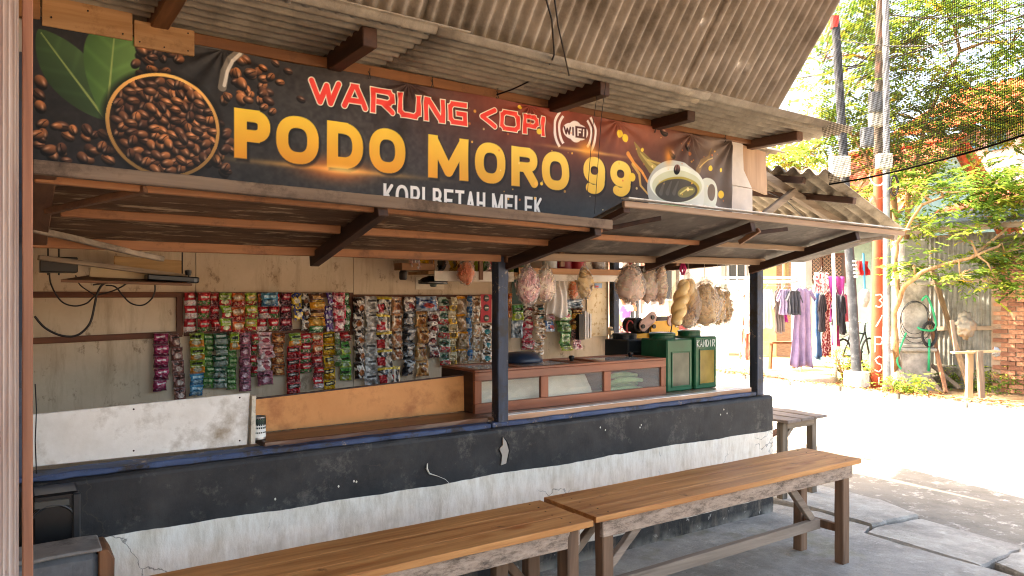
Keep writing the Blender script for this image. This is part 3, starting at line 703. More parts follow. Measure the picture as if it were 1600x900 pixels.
    G = {
     'O': [arc(.5, .5, .5, .5, 0, 360, 36, 2.4)],
     'P': [[(0,0),(0,1)], [(0,1),(.55,1)] + arc(.55, .73, .45, .27, 90, -90, 14, 2.4) + [(.55,.46),(0,.46)]],
     'D': [[(0,0),(0,1)], [(0,1),(.4,1)] + arc(.4, .5, .6, .5, 90, -90, 18, 2.4) + [(.4,0),(0,0)]],
     'M': [[(0,0),(0,1)], [(.02,1),(.5,.08),(.98,1)], [(1,1),(1,0)]],
     'R': [[(0,0),(0,1)], [(0,1),(.55,1)] + arc(.55, .75, .42, .25, 90, -90, 14, 2.4) + [(.55,.5),(0,.5)], [(.5,.5),(1,0)]],
     '9': [arc(.5, .68, .5, .32, 0, 360, 28, 2.2), [(1,.68),(.98,.42)] + arc(.45, .30, .5, .30, 5, -125, 12)],
     'K': [[(0,0),(0,1)], [(.95,1),(.05,.45)], [(.3,.6),(1,0)]],
     'I': [[(.5,0),(.5,1)]],
     'B': [[(0,0),(0,1)], [(0,1),(.5,1)] + arc(.5,.76,.4,.24,90,-90) + [(.5,.52),(0,.52)] + [(.5,.52)] + arc(.5,.26,.5,.26,90,-90) + [(.5,0),(0,0)]],
     'E': [[(1,1),(0,1),(0,0),(1,0)], [(0,.5),(.85,.5)]],
     'T': [[(0,1),(1,1)], [(.5,1),(.5,0)]],
     'A': [[(0,0),(.5,1),(1,0)], [(.2,.32),(.8,.32)]],
     'H': [[(0,0),(0,1)], [(1,0),(1,1)], [(0,.5),(1,.5)]],
     'L': [[(0,1),(0,0),(1,0)]],
     # technical display face of the top line
     'tW': [[(-.12,1),(.22,0),(.5,.85),(.66,0),(1.0,1)]], 'tA': [[(0,0),(.42,1),(.58,1),(1,0)], [(.28,.3),(.75,.3)]],
     'tR': [[(0,0),(0,1),(.8,1),(1,.85),(1,.6),(.8,.45),(.28,.45)], [(.5,.45),(1,0)]],
     'tU': [[(0,1),(0,.2),(.18,0),(.82,0),(1,.2),(1,1)]], 'tN': [[(0,0),(0,1),(.12,1),(.9,0),(1,0),(1,1)]],
     'tG': [[(1,1),(.18,1),(0,.8),(0,.2),(.18,0),(1,0),(1,.5),(.55,.5)]], 'tK': [[(.95,1),(.1,.5),(.95,0)]],
     'tO': [[(.18,1),(.82,1),(1,.8),(1,.2),(.82,0),(.18,0),(0,.2),(0,.8),(.18,1)]],
     'tP': [[(0,0),(0,1),(.82,1),(1,.82),(1,.6),(.82,.42),(.1,.42)]], 'tI': [[(.5,0),(.5,1)]],
     'W': [[(0,1),(.25,0),(.5,.8),(.75,0),(1,1)]], 'i': [[(.5,0),(.5,.65)], [(.5,.92),(.5,1)]], 'F': [[(0,0),(0,1),(1,1)], [(0,.5),(.8,.5)]],
    }
    def sdf(ch, x0, x1, z0, z1, w_, pad):
        sl = (slice(*np.searchsorted(Z, [z0 - pad, z1 + pad])), slice(*np.searchsorted(X, [x0 - pad, x1 + pad])))
        xx, zz = XX[sl], ZZ[sl]; best = np.full(xx.shape, 9.0); h = w_ / 2
        for pl in G[ch]:
            q = [(x0 + h + a * (x1 - x0 - w_), z0 + h + b * (z1 - z0 - w_)) for a, b in pl]
            for (ax, az), (bx, bz) in zip(q[:-1], q[1:]):
                L2 = (bx-ax)**2 + (bz-az)**2 + 1e-12
                t = np.clip(((xx-ax)*(bx-ax) + (zz-az)*(bz-az)) / L2, 0, 1)
                ddx = np.abs(xx - ax - t*(bx-ax)); ddz = np.abs(zz - az - t*(bz-az))
                dd = np.hypot(ddx, ddz)
                if ax == bx or az == bz: dd = np.maximum(ddx, ddz) * 0.6 + dd * 0.4 if False else np.maximum(ddx, ddz)
                best = np.minimum(best, dd)
        d = best - h
        d = np.maximum(d, np.maximum(z0 - zz, zz - z1))
        return sl, d
    def text(items, z0, z1, w_, fill, outline=None, ow=0, shadow=None):
        for ch, x0, x1 in items:
            if shadow:
                sl, d = sdf(ch, x0 + shadow[0], x1 + shadow[0], z0 - shadow[1], z1 - shadow[1], w_, 0.04)
                blend(sl, np.clip(0.5 - d / 0.012, 0, 1) * 0.7, col(8, 7, 7))
        for ch, x0, x1 in items:
            sl, d = sdf(ch, x0, x1, z0, z1, w_, 0.03)
            if outline is not None:
                blend(sl, am(d - ow), col(*outline))
            cc = fill(XX[sl], ZZ[sl]) if callable(fill) else col(*fill)
            blend(sl, am(d), cc)
    glow(1.25, 2.085, 0.36, 0.012, (255, 190, 90), 0.75); glow(1.25, 2.085, 0.16, 0.05, (235, 120, 40), 0.8)
    def gold(x, z):
        t = np.clip((z - 2.09) / 0.22, 0, 1)[..., None]; k = np.clip((x - 1.6) / 1.2, 0, 1)[..., None]
        a = col(222, 146, 40) * (1 - t) + col(238, 196, 62) * t; b_ = col(222, 178, 66) * (1 - t) + col(240, 208, 98) * t
        return a * (1 - k) + b_ * k
    items = [('P', .796, .950), ('O', .975, 1.170), ('D', 1.208, 1.385), ('O', 1.415, 1.605), ('M', 1.731, 1.965), ('O', 2.005, 2.195), ('R', 2.234, 2.412), ('O', 2.438, 2.632), ('9', 2.734, 2.902), ('9', 2.940, 3.108)]
    text(items, 2.092, 2.308, 0.054, gold, shadow=(0.010, 0.012))
    glow(1.28, 2.085, 0.10, 0.018, (255, 214, 120), 0.75)
    items = [('tW', 1.138, 1.277), ('tA', 1.280, 1.408), ('tR', 1.424, 1.548), ('tU', 1.566, 1.690), ('tN', 1.708, 1.828), ('tG', 1.846, 1.957)]
    text(items, 2.376, 2.496, 0.0245, (238, 66, 56), (250, 232, 205), 0.0048, (0.006, 0.008))
    text([('tK', 2.028, 2.145), ('tO', 2.162, 2.290), ('tP', 2.312, 2.415), ('tI', 2.43, 2.462)], 2.386, 2.496, 0.0235, (238, 66, 56), (250, 232, 205), 0.0048, (0.006, 0.008))
    s_ = 'KOPI BETAH MELEK'; wd = dict(I=0.35, M=1.25, O=1.2); x = 1.489; unit = 0.960 / sum((wd.get(c, 0.95) + 0.18) if c != ' ' else 0.55 for c in s_)
    its = []
    for c in s_:
        if c == ' ': x += 0.55 * unit; continue
        ww = wd.get(c, 0.95) * unit; its.append((c, x, x + ww)); x += ww + 0.18 * unit
    text(its, 1.928, 2.042, 0.0165, (226, 222, 216), shadow=(0.004, 0.005))
    # ---- wireless emblem
    wx, wz = 2.676, 2.438; d = np.hypot((XX - wx) / 1.0, ZZ - wz); ang = np.abs(np.arctan2(ZZ - wz, np.abs(XX - wx)))
    ww = col(238, 228, 222)
    for rr in (0.118, 0.150): blend(full, am(np.abs(d - rr) - 0.0085) * (ang < 0.72), ww)
    for ex, rx, rz in ((-0.03, 0.062, 0.046), (0.03, 0.062, 0.046), (0, 0.055, 0.062)):
        blend(full, am((np.hypot((XX - wx - ex) / rx, (ZZ - wz) / rz) - 1) * 0.05), ww)
    bx = np.maximum(np.abs(XX - wx - 0.04) - 0.034, np.abs(ZZ - wz) - 0.027); blend(full, am(bx - 0.006), col(80, 40, 36))
    text([('W', wx - 0.085, wx - 0.03), ('i', wx - 0.026, wx - 0.008)], wz - 0.024, wz + 0.024, 0.011, (80, 40, 36))
    text([('F', wx + 0.014, wx + 0.044), ('i', wx + 0.05, wx + 0.068)], wz - 0.022, wz + 0.022, 0.010, (238, 228, 222))
    glow(2.765, 2.335, 0.26, 0.010, (255, 200, 110), 0.7); glow(2.765, 2.345, 0.07, 0.045, (255, 170, 60), 0.8)
    # ---- cup with splash
    def ell(px, py, rx, rz, c, a=1.0, tilt=0.0):
        x0, z0 = B(px, py); ct, s_ = math.cos(tilt), math.sin(tilt); dx, dz = XX - x0, ZZ - z0
        p = (dx*ct + dz*s_) / rx; q = (-dx*s_ + dz*ct) / rz
        blend(full, np.clip(0.5 - (np.hypot(p, q) - 1) * min(rx, rz) / E_, 0, 1) * a, c if not isinstance(c, tuple) else col(*c)); return p, q
    gl = 0.85 + 0.25 * n1[..., None]
    stroke([B(1041,279), B(1018,262), B(1001,240), B(990,222)], 0.12, (150, 138, 66), 0.7, 0.006); stroke([B(1038,276), B(1015,256), B(1000,238)], 0.05, (214, 196, 110), 0.6, 0.004)
    stroke([B(1013,287), B(1002,268), B(990,255), B(981,240)], 0.014, (226, 150, 66), 0.9, 0.03); stroke([B(1011,303), B(1000,290), B(998,272), B(988,257)], 0.012, (222, 176, 84), 0.8, 0.024)
    stroke([B(1043,270), B(1031,256), B(1012,250)], 0.012, (216, 186, 96), 0.7)
    stroke([B(1090,266), B(1096,252), B(1104,246), B(1112,232)], 0.05, (160, 128, 72), 0.5, 0.006); stroke([B(1092,262), B(1103,250), B(1112,247)], 0.008, (226, 196, 110), 0.7)
    p, q = ell(1072, 340, 0.40, 0.135, col(206, 210, 202)[None, None] * gl)
    ell(1064, 322, 0.265, 0.16, col(196, 203, 192)[None, None] * gl)
    ell(1105, 303, 0.098, 0.105, (208, 214, 200)); ell(1110, 301, 0.040, 0.055, (112, 98, 84))
    ell(1056, 300, 0.255, 0.20, col(214, 219, 210)[None, None] * (0.80 + 0.22 * np.clip((XX[..., None] - 3.3) / 0.45, 0, 1)))
    glow(3.47, 2.06, 0.09, 0.09, (128, 178, 92), 0.6)
    ell(1058, 288, 0.243, 0.118, (222, 228, 214), 1.0, 0.08); ell(1058, 291, 0.222, 0.100, (196, 202, 172), 1.0, 0.08)
    ell(1059, 296, 0.196, 0.080, (166, 150, 60), 1.0, 0.10); ell(1057, 298, 0.190, 0.074, (66, 62, 54), 1.0, 0.10)
    ell(1072, 300, 0.085, 0.034, (138, 130, 66), 0.8, 0.25); stroke([B(1062,303), B(1072,296), B(1082,296)], 0.010, (226, 214, 120), 0.8)
    for px in (1032, 1042, 1052): stroke([B(px, 302), B(px + 6, 284)], 0.03, (120, 116, 108), 0.35, 0.01)
    for px, py, a in ((1075,228,1.2),(1050,241,-0.6),(1057,265,1.1),(1036,207,-0.3)):
        bean(*B(px, py), 0.036, 0.024, a, (122, 84, 72))
    glow(*B(1044, 245), 0.035, 0.05, (240, 150, 40), 0.7)
    for k in range(70):
        x = rng.uniform(1.9, 3.95); z = rng.uniform(2.0, 2.5); rr = rng.choice([0.004, 0.006, 0.008, 0.013], p=[.5, .3, .15, .05])
        sl = win(x, z, 0.03); d = np.hypot(XX[sl] - x, ZZ[sl] - z); blend(sl, am(d - rr) * rng.uniform(0.35, 0.95), col(*[(240, 180, 70), (250, 220, 150), (214, 120, 60)][rng.integers(3)]))
    for px, py, rr in ((967,208,.024),(976,215,.026),(987,277,.026),(1003,234,.012),(1109,263,.018),(1126,304,.026),(1129,337,.024),(1125,266,.014),(842,205,.016),(812,166,.012),(846,287,.010)):
        x, z = B(px, py); sl = win(x, z, 0.05); d = np.hypot(XX[sl] - x, ZZ[sl] - z); blend(sl, am(d - rr), col(232, 196, 66))
    # dust and sun-bleaching of the vinyl
    C[:] = C * (1.0 + 0.12 * n1[..., None]) + 0.012
    C[:] = np.clip(C, 0, 1)
    Cl = np.where(C <= 0.04045, C / 12.92, ((C + 0.055) / 1.055) ** 2.4)
    # ---- cloth shape: pulled folds at the tie points, slight slack
    Yd = 3.293 + 0.004 * (fbm(0.5, 2) - 0.5)
    for ox, oz, am_, k in ((3.63, 2.545, 0.010, 11), (4.02, 2.545, 0.012, 13), (2.36, 2.548, 0.006, 12), (1.62, 2.548, 0.006, 12), (0.75, 2.548, 0.004, 12), (3.0, 2.548, 0.006, 12)):
        dx, dz = XX - ox, ZZ - oz; r_ = np.hypot(dx, dz); th = np.arctan2(dz, dx)
        Yd += -am_ * np.exp(-r_ / 0.28) * np.sin(th * k + ox) * np.clip(r_ / 0.04, 0, 1)
    Yd += -0.008 * np.clip((XX - 3.55) / 0.4, 0, 1) * (0.5 + 0.5 * np.sin((XX - 3.5) * 26 + (ZZ - 2.2) * 5)) - 0.003 * (0.5 + 0.5 * np.sin((ZZ - 2) * 40 + XX * 3)) * np.clip((XX - 2.2), 0, 1)
    Yd = np.minimum(Yd, 3.300)
    ztop = ZZ + np.where(True, -0.006 * np.clip((ZZ - 2.3) / 0.25, 0, 1) * (0.5 - 0.5 * np.cos((XX - 0.05) * 2 * math.pi / 0.66)), 0)
    co = np.stack([XX - 2.0, Yd - 3.3, ztop - 2.15], -1).reshape(-1, 3).astype(np.float32)
    nv = co.shape[0]; w_ = NX + 1
    idx = (np.arange(NZ)[:, None] * w_ + np.arange(NX)[None]).reshape(-1)
    quads = np.stack([idx, idx + 1, idx + w_ + 1, idx + w_], -1).astype(np.int32)
    me = bpy.data.meshes.new('shop_banner'); me.vertices.add(nv); me.vertices.foreach_set('co', co.reshape(-1))
    nq = len(quads); me.loops.add(nq * 4); me.polygons.add(nq)
    me.loops.foreach_set('vertex_index', quads.reshape(-1)); me.polygons.foreach_set('loop_start', np.arange(0, nq * 4, 4, dtype=np.int32))
    me.polygons.foreach_set('loop_total', np.full(nq, 4, dtype=np.int32)); me.polygons.foreach_set('use_smooth', np.ones(nq, dtype=bool))
    me.update(calc_edges=True)
    at = me.color_attributes.new('Col', 'FLOAT_COLOR', 'POINT')
    at.data.foreach_set('color', np.concatenate([Cl.reshape(-1, 3), np.ones((nv, 1))], 1).astype(np.float32).reshape(-1))
    me.materials.append(vcol('banner_vinyl', 0.5, 0.0, 0.10, 90, 0.22))
    o = link('shop_banner', me, None, Vector((2.0, 3.3, 2.15)))
    tag(o, 'long dark printed vinyl banner with gold lettering and coffee beans above the counter', 'banner')
    return o
BANNER = paint_banner()
# tie cords along the banner's top edge
for px, py in ((577,118),(675,131),(777,148),(1023,203),(1133,219)):
    c = P(px, py, Y=3.283)
    m = MB(); m.tube([c + Vector((-0.006, 0, -0.02)), c + Vector((0, -0.006, 0)), c + Vector((0.004, 0, 0.035))], 0.0022, 5)
    m.tube([c + Vector((0.008, 0, -0.015)), c + Vector((0.002, -0.004, 0)), c + Vector((-0.006, 0, 0.02))], 0.0018, 5)
    m.build('tie_cord', CABLE, BANNER)

# ================================================================== TERRACE ROOF (steep corrugated sheets above the camera side)
TR = thing('terrace_roof', 'steep brown corrugated fibre cement roof above the terrace', 'roof', (1.5, 2.5, 2.6))
SLOPE = 1.30; PT = 0.0665; RL = 1.75
roof_d = Vector((0, -1, SLOPE)).normalized(); roof_n = Vector((0, SLOPE, 1)).normalized()
holes = [(1098,33),(1152,100),(1164,102)]
def on_roof(px, py):     # pixel -> (x, distance up the slope)
    o = Vector((0, 0, CAM_H)); d = P(px, py, D=1.0) - o; p0 = Vector((0, 2.84, 2.640))
    t = (p0 - o).dot(roof_n) / d.dot(roof_n); q = o + d * t
    return q.x, (q - p0).dot(roof_d)
hp = [on_roof(*h) for h in holes]
XE = on_roof(1213, 178)[0]
ws = 0.80; x = XE; si = 0
while x > -3.2:
    xa, xb = x - ws - 0.05, x
    nu = int((xb - xa) / PT * 8); nvv = 240 if si < 2 else 26
    L_ = 3.0; lift = 0.004 * (si % 2)
    def fn(u, v):
        xx = xa + u * (xb - xa); s_ = -0.01 + v * L_
        q = Vector((xx, 2.84, 2.640)) + roof_d * s_ + roof_n * (0.0175 * math.cos(2 * math.pi * (xx - XE) / PT) + lift + 0.004 * mnoise.noise((xx * 2, s_ * 2, 1)))
        if si == 0 and u == 1.0: q.x += 0.006 * mnoise.noise((s_ * 6, 0, 0))
        return q
    def skip(i, j):
        xx = xa + (i + 0.5) / nu * (xb - xa); s_ = -0.01 + (j + 0.5) / nvv * L_
        return si < 2 and any(((xx - a) / 0.010) ** 2 + ((s_ - b) / 0.021) ** 2 < 1 for a, b in hp)
    m = MB(); m.grid(fn, nu, nvv, skip=skip); m.build('roof_sheet', FIBRE, TR, smooth=True, solid=0.006)
    x -= ws; si += 1
def rp(x, s_, n_=0.05): return Vector((x, 2.84, 2.640)) + roof_d * s_ + roof_n * n_
m = MB(); m.beam(rp(-3.2, 2.75, 0.06), rp(XE - 0.02, 2.75, 0.06), 0.06, 0.08, seg=6); m.build('purlin', DARK_X, TR)
# unseen far pitch added behind the camera, its length set for the light
ridge = rp(0, 2.82, 0)
for k in range(4):
    xa = -3.2 + k * (XE + 3.2) / 4; xb = xa + (XE + 3.2) / 4 + 0.04
    m = MB(); nu = int((xb - xa) / PT * 4)
    m.grid(lambda u, v: (xa + u * (xb - xa), ridge.y + 0.02 - v * 2.5, ridge.z - 0.01 - v * 1.45 + 0.0105 * math.cos(2 * math.pi * (xa + u * (xb - xa)) / PT)), nu, 4)
    m.build('roof_sheet', FIBRE, TR, smooth=True, solid=0.006)

# loose cables hanging under the roof, tied to the banner rail
m = MB()
m.tube([P(848,-20,Y=2.3), P(862,30,Y=2.45), P(866,85,Y=2.68), P(862,96,Y=2.8), P(842,120,Y=3.05), P(800,140,Y=3.2), P(776,148,Y=3.27)], 0.0042, 6)
tag(m.build('hanging_cable', CABLE, smooth=True, org=P(776,148,Y=3.27)), 'black cable dropping from the roof and bending left to the banner rail', 'cable')
m = MB(); m.tube([P(864,-20,Y=2.3), P(872,40,Y=2.5), P(882,85,Y=2.68), P(889,118,Y=2.84)], 0.0034, 6)
tag(m.build('hanging_cable', CABLE, smooth=True, org=P(889,118,Y=2.84)), 'straight thin black cable dropping from the roof to the stubby rafter end', 'cable')

# ================================================================== SIDE ROOF right of the stall
SR = thing('side_roof', 'small corrugated lean-to roof on timber struts right of the stall', 'roof', (5.2, 3.9, 2.2))
SRM = surf('fibre_cement_pale', '8a7e6c', 'aa9e8a', 7, 0.9, 0.5, 40, dirt='5a4e3e', dirt_scale=5, dirt_amt=(0.45, 0.7))
RN = P(1292, 271, Y=3.15); RB_ = P(1407, 358, Y=3.15); RE = P(1205, 265, X=RN.x) - RN     # top near corner, eave near corner, step away from the road
def sr(a, b, dz=0.0): return RN + (RB_ - RN) * a + RE * b + Vector((0, 0, dz))
def srfn(ba, bb_):
    def fn(u, v):
        b = ba + v * (bb_ - ba); q = sr(-0.02 + u * 1.04, b); q.z += 0.024 * math.cos(2 * math.pi * b * RE.length / 0.135) + 0.004 * mnoise.noise((u * 3, b * 2, 0)); return q
    return fn
for ba, bb_ in ((0.0, 1.75), (1.62, 3.4), (3.25, 5.2)):  # rear sheets carried on out of sight to shade the slab
    m = MB(); m.grid(srfn(ba, bb_), 8, int((bb_ - ba) * RE.length / 0.135 * 12)); m.build('roof_sheet', SRM, SR, smooth=True, solid=0.007)
def srb(name, a, b, w_, h_, mat, seg=4): m = MB(); m.beam(a, b, w_, h_, seg=seg, jit=0.002); m.build(name, mat, SR, bevel=0.004)
srb('rafter', P(1190,272,Y=3.56), P(1335,364,Y=3.56), 0.05, 0.06, GREY_X)
srb('strut', P(1190,338,Y=3.50), P(1242,298,Y=3.50), 0.04, 0.05, GREY_X)
srb('purlin', sr(0.34, -0.02, -0.055), sr(0.34, 1.15, -0.055), 0.045, 0.05, DARK_Y); srb('purlin', sr(0.37, 1.0, -0.06), sr(0.37, 5.1, -0.06), 0.045, 0.05, DARK_Y)
srb('purlin', sr(0.04, 0.45, -0.05), sr(0.04, 5.1, -0.05), 0.05, 0.05, DARK_Y)
srb('eave_beam', sr(0.96, 0.02, -0.065), sr(0.96, 5.1, -0.065), 0.05, 0.08, GREY_Y)
srb('support_pole', Vector((sr(0.9, 4.9).x, sr(0.9, 4.9).y, -0.05)), sr(0.9, 4.9, -0.04), 0.06, 0.06, GREY_Z)
m = MB(); m.tube([P(1200,300,Y=3.5), P(1230,315,Y=3.5), P(1262,345,Y=3.5)], 0.003, 5); m.build('wire', CABLE, SR)

# ================================================================== CORRUGATED SHUTTER at the left edge
SH = thing('folded_shutter', 'tall ribbed metal shutter leaf with an orange timber edge at the left', 'shutter', (-0.2, 2.3, 0))
n = NT('rusty_ribbed_metal'); c = n.ramp(n.noise(3, 7, 0.65, n.co((14, 14, 0.7))), [(0.3, 'b59c90'), (0.55, 'cfbcb0'), (0.8, 'dfd2c8')])
c = n.mix(n.thr(n.noise(6, 8, 0.75, n.co((4, 4, 0.8))), 0.6, 0.7), c, lin('7d5846')); n.col(c); n.set(0.5, 0.4, 0.15); n.bump(n.noise(40, 4), 0.15, 0.003)
m = MB(); sp = 0.0125
m.grid(lambda u, v: (-0.72 + u * 0.74, 2.30 + 0.0052 * math.cos(2 * math.pi * u * 0.74 / sp), -0.02 + v * 3.3), int(0.74 / sp * 8), 4)
m.build('ribbed_sheet', n.m, SH, smooth=True)
m = MB(); m.beam((0.0385, 2.30, -0.02), (0.0385, 2.30, 3.3), 0.024, 0.03, up=(0, 1, 0), seg=20, jit=0.0006); m.build('edge_stud', wood('orange_stud', '84503a', 'b07a5c', 2, stain='d8b090', stain_amt=(0.66, 0.7)), SH, bevel=0.003)
m = MB(); m.tube([P(55,600,Y=2.31), P(57,640,Y=2.33), P(55,690,Y=2.31), P(57,740,Y=2.33)], 0.0016, 5); m.build('wire', CABLE, SH)

# ================================================================== BENCHES
BTOP = wood('bench_top', 'a05c2a', 'e6a664', 0, grain=11, rough=0.55, bump=0.5, coat=0.0, spec=0.35, stain='6a4020', stain_amt=(0.62, 0.72), knots=True)
n = NT('bench_apron'); c = n.ramp(n.noise(5, 12, 0.82, n.co((1.6, 5, 5))), [(0.34, '3a332d'), (0.43, '7d6a5a'), (0.52, 'a8907c'), (0.75, 'c8b09a')])
n.col(c); n.bump(n.noise(14, 8, 0.7), 0.7, 0.006); n.set(0.8, 0.3); APRON = n.m
LEGM = wood('bench_leg', '523c2c', '98755a', 2, rough=0.85)
BRW = wood('bench_brace', '7a6858', 'b5a08c', 0, rough=0.85)
def bench(name, label, x0, x1, y0, y1, zt, legs, mats, rail_z=0.17, group=None, along=0):
    b = thing(name, label, 'bench', ((x0 + x1) / 2, (y0 + y1) / 2, 0), group)
    top, apr, leg, br = mats
    m = MB()
    for lx in sorted(set(l[0] for l in legs)):
        for k in range(6):
            m.lathe([(0.004, -0.002), (0.0045, 0.0006), (0.002, 0.0012)], (lx + random.uniform(-.012, .012), y0 + (k + 0.5) * (y1 - y0) / 6, zt), 7)
    m.build('nail_heads', plain('rusty_nail', '3a2a20', 0.6, metal=0.5), b)
    nb = 3; gap = 0.002; wdt = (y1 - y0 - gap * (nb - 1)) / nb
    for k in range(nb):
        ya = y0 + k * (wdt + gap)
        m = MB(); m.beam((x0 + random.uniform(0, .004), ya + wdt/2, zt - 0.013), (x1 - random.uniform(0, .004), ya + wdt/2, zt - 0.013), wdt, 0.026, seg=14, jit=0.0009); m.build('plank', top, b, bevel=0.0012)
    for y in (y0 + 0.035, y1 - 0.035):
        m = MB(); m.beam((x0 + 0.06, y, zt - 0.066), (x1 - 0.05, y, zt - 0.066), 0.022, 0.074, seg=24, jit=0.0016); m.build('apron', apr, b, bevel=0.003)
    for (lx, ly) in legs:
        m = MB(); m.beam((lx, ly, -0.002), (lx, ly, zt - 0.028), 0.062, 0.055, up=(0, 1, 0), seg=6, jit=0.0015); m.build('leg', leg, b, bevel=0.004)
    return b
bm_ = (BTOP, APRON, LEGM, BRW)
b2 = bench('wooden_bench', 'long varnished wooden bench nearer the road with a long lower rail', 2.012, 3.978, 2.342, 2.708, 0.58,
           [(2.105, 2.395), (2.105, 2.66), (3.87, 2.395), (3.87, 2.66)], bm_, group='long benches along the counter')
def bb(b, nm, p0, p1, w_, h_, mat=BRW, up=(0, 0, 1)): m = MB(); m.beam(p0, p1, w_, h_, up=up, seg=6, jit=0.0012); m.build(nm, mat, b, bevel=0.003)
bb(b2, 'stretcher', (2.13, 2.525, 0.185), (3.84, 2.525, 0.195), 0.035, 0.055)
bb(b2, 'stretcher', (3.87, 2.42, 0.19), (3.87, 2.64, 0.19), 0.03, 0.045, LEGM); bb(b2, 'stretcher', (2.105, 2.42, 0.17), (2.105, 2.64, 0.17), 0.03, 0.045, LEGM)
bb(b2, 'brace', (2.14, 2.41, 0.33), (2.34, 2.41, 0.50), 0.03, 0.04); bb(b2, 'brace', (3.50, 2.53, 0.52), (3.79, 2.53, 0.22), 0.03, 0.045)
bb(b2, 'brace', (2.14, 2.64, 0.33), (2.34, 2.64, 0.50), 0.03, 0.04)
b1 = bench('wooden_bench', 'long varnished wooden bench beside the vinyl covered seat', 0.13, 1.995, 2.335, 2.705, 0.572,
           [(0.25, 2.395), (0.25, 2.655), (1.905, 2.385), (1.905, 2.655)], bm_, group='long benches along the counter')
bb(b1, 'brace', (1.30, 2.52, 0.50), (1.66, 2.52, 0.15), 0.03, 0.045); bb(b1, 'stretcher', (0.3, 2.525, 0.12), (1.87, 2.525, 0.12), 0.035, 0.055)
m = MB(); m.beam((1.715, 2.62, 0.0), (1.715, 2.62, 0.50), 0.06, 0.05, up=(0, 1, 0), seg=5, jit=0.001); m.build('leg', LEGM, b1, bevel=0.003)
bb(b1, 'brace', (1.86, 2.66, 0.25), (1.66, 2.66, 0.48), 0.03, 0.04, LEGM)
# grey stool-bench at the far end of the counter
GT = wood('grey_bench_top', '6f6056', 'a39183', 1, rough=0.85); b3 = thing('wooden_bench', 'small weathered grey bench standing past the end of the counter', 'bench', (4.88, 3.9, 0))
for k in range(3):
    xa = 4.645 + k * 0.162
    m = MB(); m.beam((xa + 0.078, 3.29, 0.585 + 0.002 * k), (xa + 0.078, 4.75, 0.585), 0.156, 0.022, seg=10, jit=0.003); m.build('plank', GT, b3, bevel=0.004)
for (lx, ly) in ((4.70, 3.38), (5.06, 3.38), (4.70, 4.6), (5.06, 4.6)):
    m = MB(); m.beam((lx, ly, -0.01), (lx, ly, 0.57), 0.06, 0.055, up=(0, 1, 0), seg=5, jit=0.002); m.build('leg', GREY_Z, b3, bevel=0.004)
bb(b3, 'apron', (4.72, 3.36, 0.545), (5.05, 3.36, 0.545), 0.022, 0.05, GREY_X); bb(b3, 'brace', (4.72, 3.38, 0.52), (4.98, 3.9, 0.28), 0.03, 0.04, wood('reddish_brace', '6e3f34', '9c6a5a', 1)); bb(b3, 'brace', (4.73, 3.37, 0.47), (4.83, 3.37, 0.555), 0.03, 0.03, GREY_X)
bb(b3, 'apron', (5.07, 3.4, 0.545), (5.07, 4.6, 0.545), 0.022, 0.05, GREY_Y)

# ================================================================== THINGS AT THE LEFT
# black loudspeaker cabinet pushed against the counter
SPK = thing('black_speaker_box', 'black plastic loudspeaker box against the counter at the far left', 'speaker', (0.12, 3.0, 0.36))
a = P(61, 772, Y=3.05); b_ = P(124, 772, Y=3.05); zb = P(90, 870, Y=3.05).z; zt = P(90, 771, Y=3.05).z
m = MB(); m.box((a.x - 0.02, 3.05, zb), (b_.x, 3.21, zt)); m.build('cabinet', PLASTIC_BLACK, SPK, bevel=0.008)
m = MB(); cx_ = (a.x + b_.x) / 2 - 0.02; cz_ = (zb + zt) / 2 - 0.01
ring = [(cx_ + 0.075 * math.cos(t), 3.046, cz_ + 0.085 * math.sin(t)) for t in np.linspace(0, 2 * math.pi, 25)]
m.tube(ring, 0.006, 6, caps=False); m.build('cone_ring', plain('speaker_ring', '26282a', 0.3), SPK, smooth=True)
m = MB(); m.box((a.x - 0.015, 3.041, zt - 0.045), (b_.x - 0.03, 3.049, zt - 0.02)); m.build('trim_strip', plain('speaker_trim', '45443f', 0.4), SPK, bevel=0.002)
m = MB(); m.box((b_.x - 0.022, 3.036, zb + 0.01), (b_.x + 0.004, 3.054, zt - 0.005)); m.build('corner_rail', plain('speaker_edge', '2a2c2e', 0.3), SPK, bevel=0.005)
# worn vinyl covered seat end in the corner
VS = thing('vinyl_seat', 'worn seat with torn grey vinyl cover and chipped wooden end', 'seat', (0.1, 2.72, 0.0))
zz_ = 0.62
a = P(58, 865, Y=2.74); c = P(176, 862, Y=2.74); zf = P(120, 868, Y=2.74).z
m = MB(); m.beam((a.x - 0.2, 2.82, zf - 0.075), (c.x - 0.04, 2.82, zf - 0.075), 0.16, 0.15, seg=10, jit=0.003); m.build('cushion', surf('cracked_vinyl', '4a4c4e', '77797a', 8, 0.45, 0.5, 20, dirt='b79f86', dirt_scale=9, dirt_amt=(0.62, 0.7)), VS, bevel=0.02)
m = MB(); m.prism([(c.x - 0.04, 2.735, zf - 0.16), (c.x + 0.004, 2.735, zf - 0.15), (c.x + 0.006, 2.735, zf - 0.03), (c.x - 0.012, 2.735, zf + 0.004), (c.x - 0.04, 2.735, zf + 0.004)], (0, 0.16, 0)); m.build('wooden_end', WOOD_Z, VS, bevel=0.004)
m = MB(); m.beam((a.x - 0.2, 2.82, zf + 0.004), (c.x - 0.03, 2.82, zf + 0.006), 0.168, 0.012, seg=10, jit=0.002); m.build('top_board', surf('dusty_grey_board', '6d6a66', '948d84', 6, 0.85, 0.3, dirt='4a4540', dirt_scale=7), VS, bevel=0.004)
for lx in (a.x - 0.1, c.x - 0.09):
    m = MB(); m.box((lx, 2.78, 0), (lx + 0.05, 2.83, zf - 0.14)); m.build('leg', GREY_Z, VS)

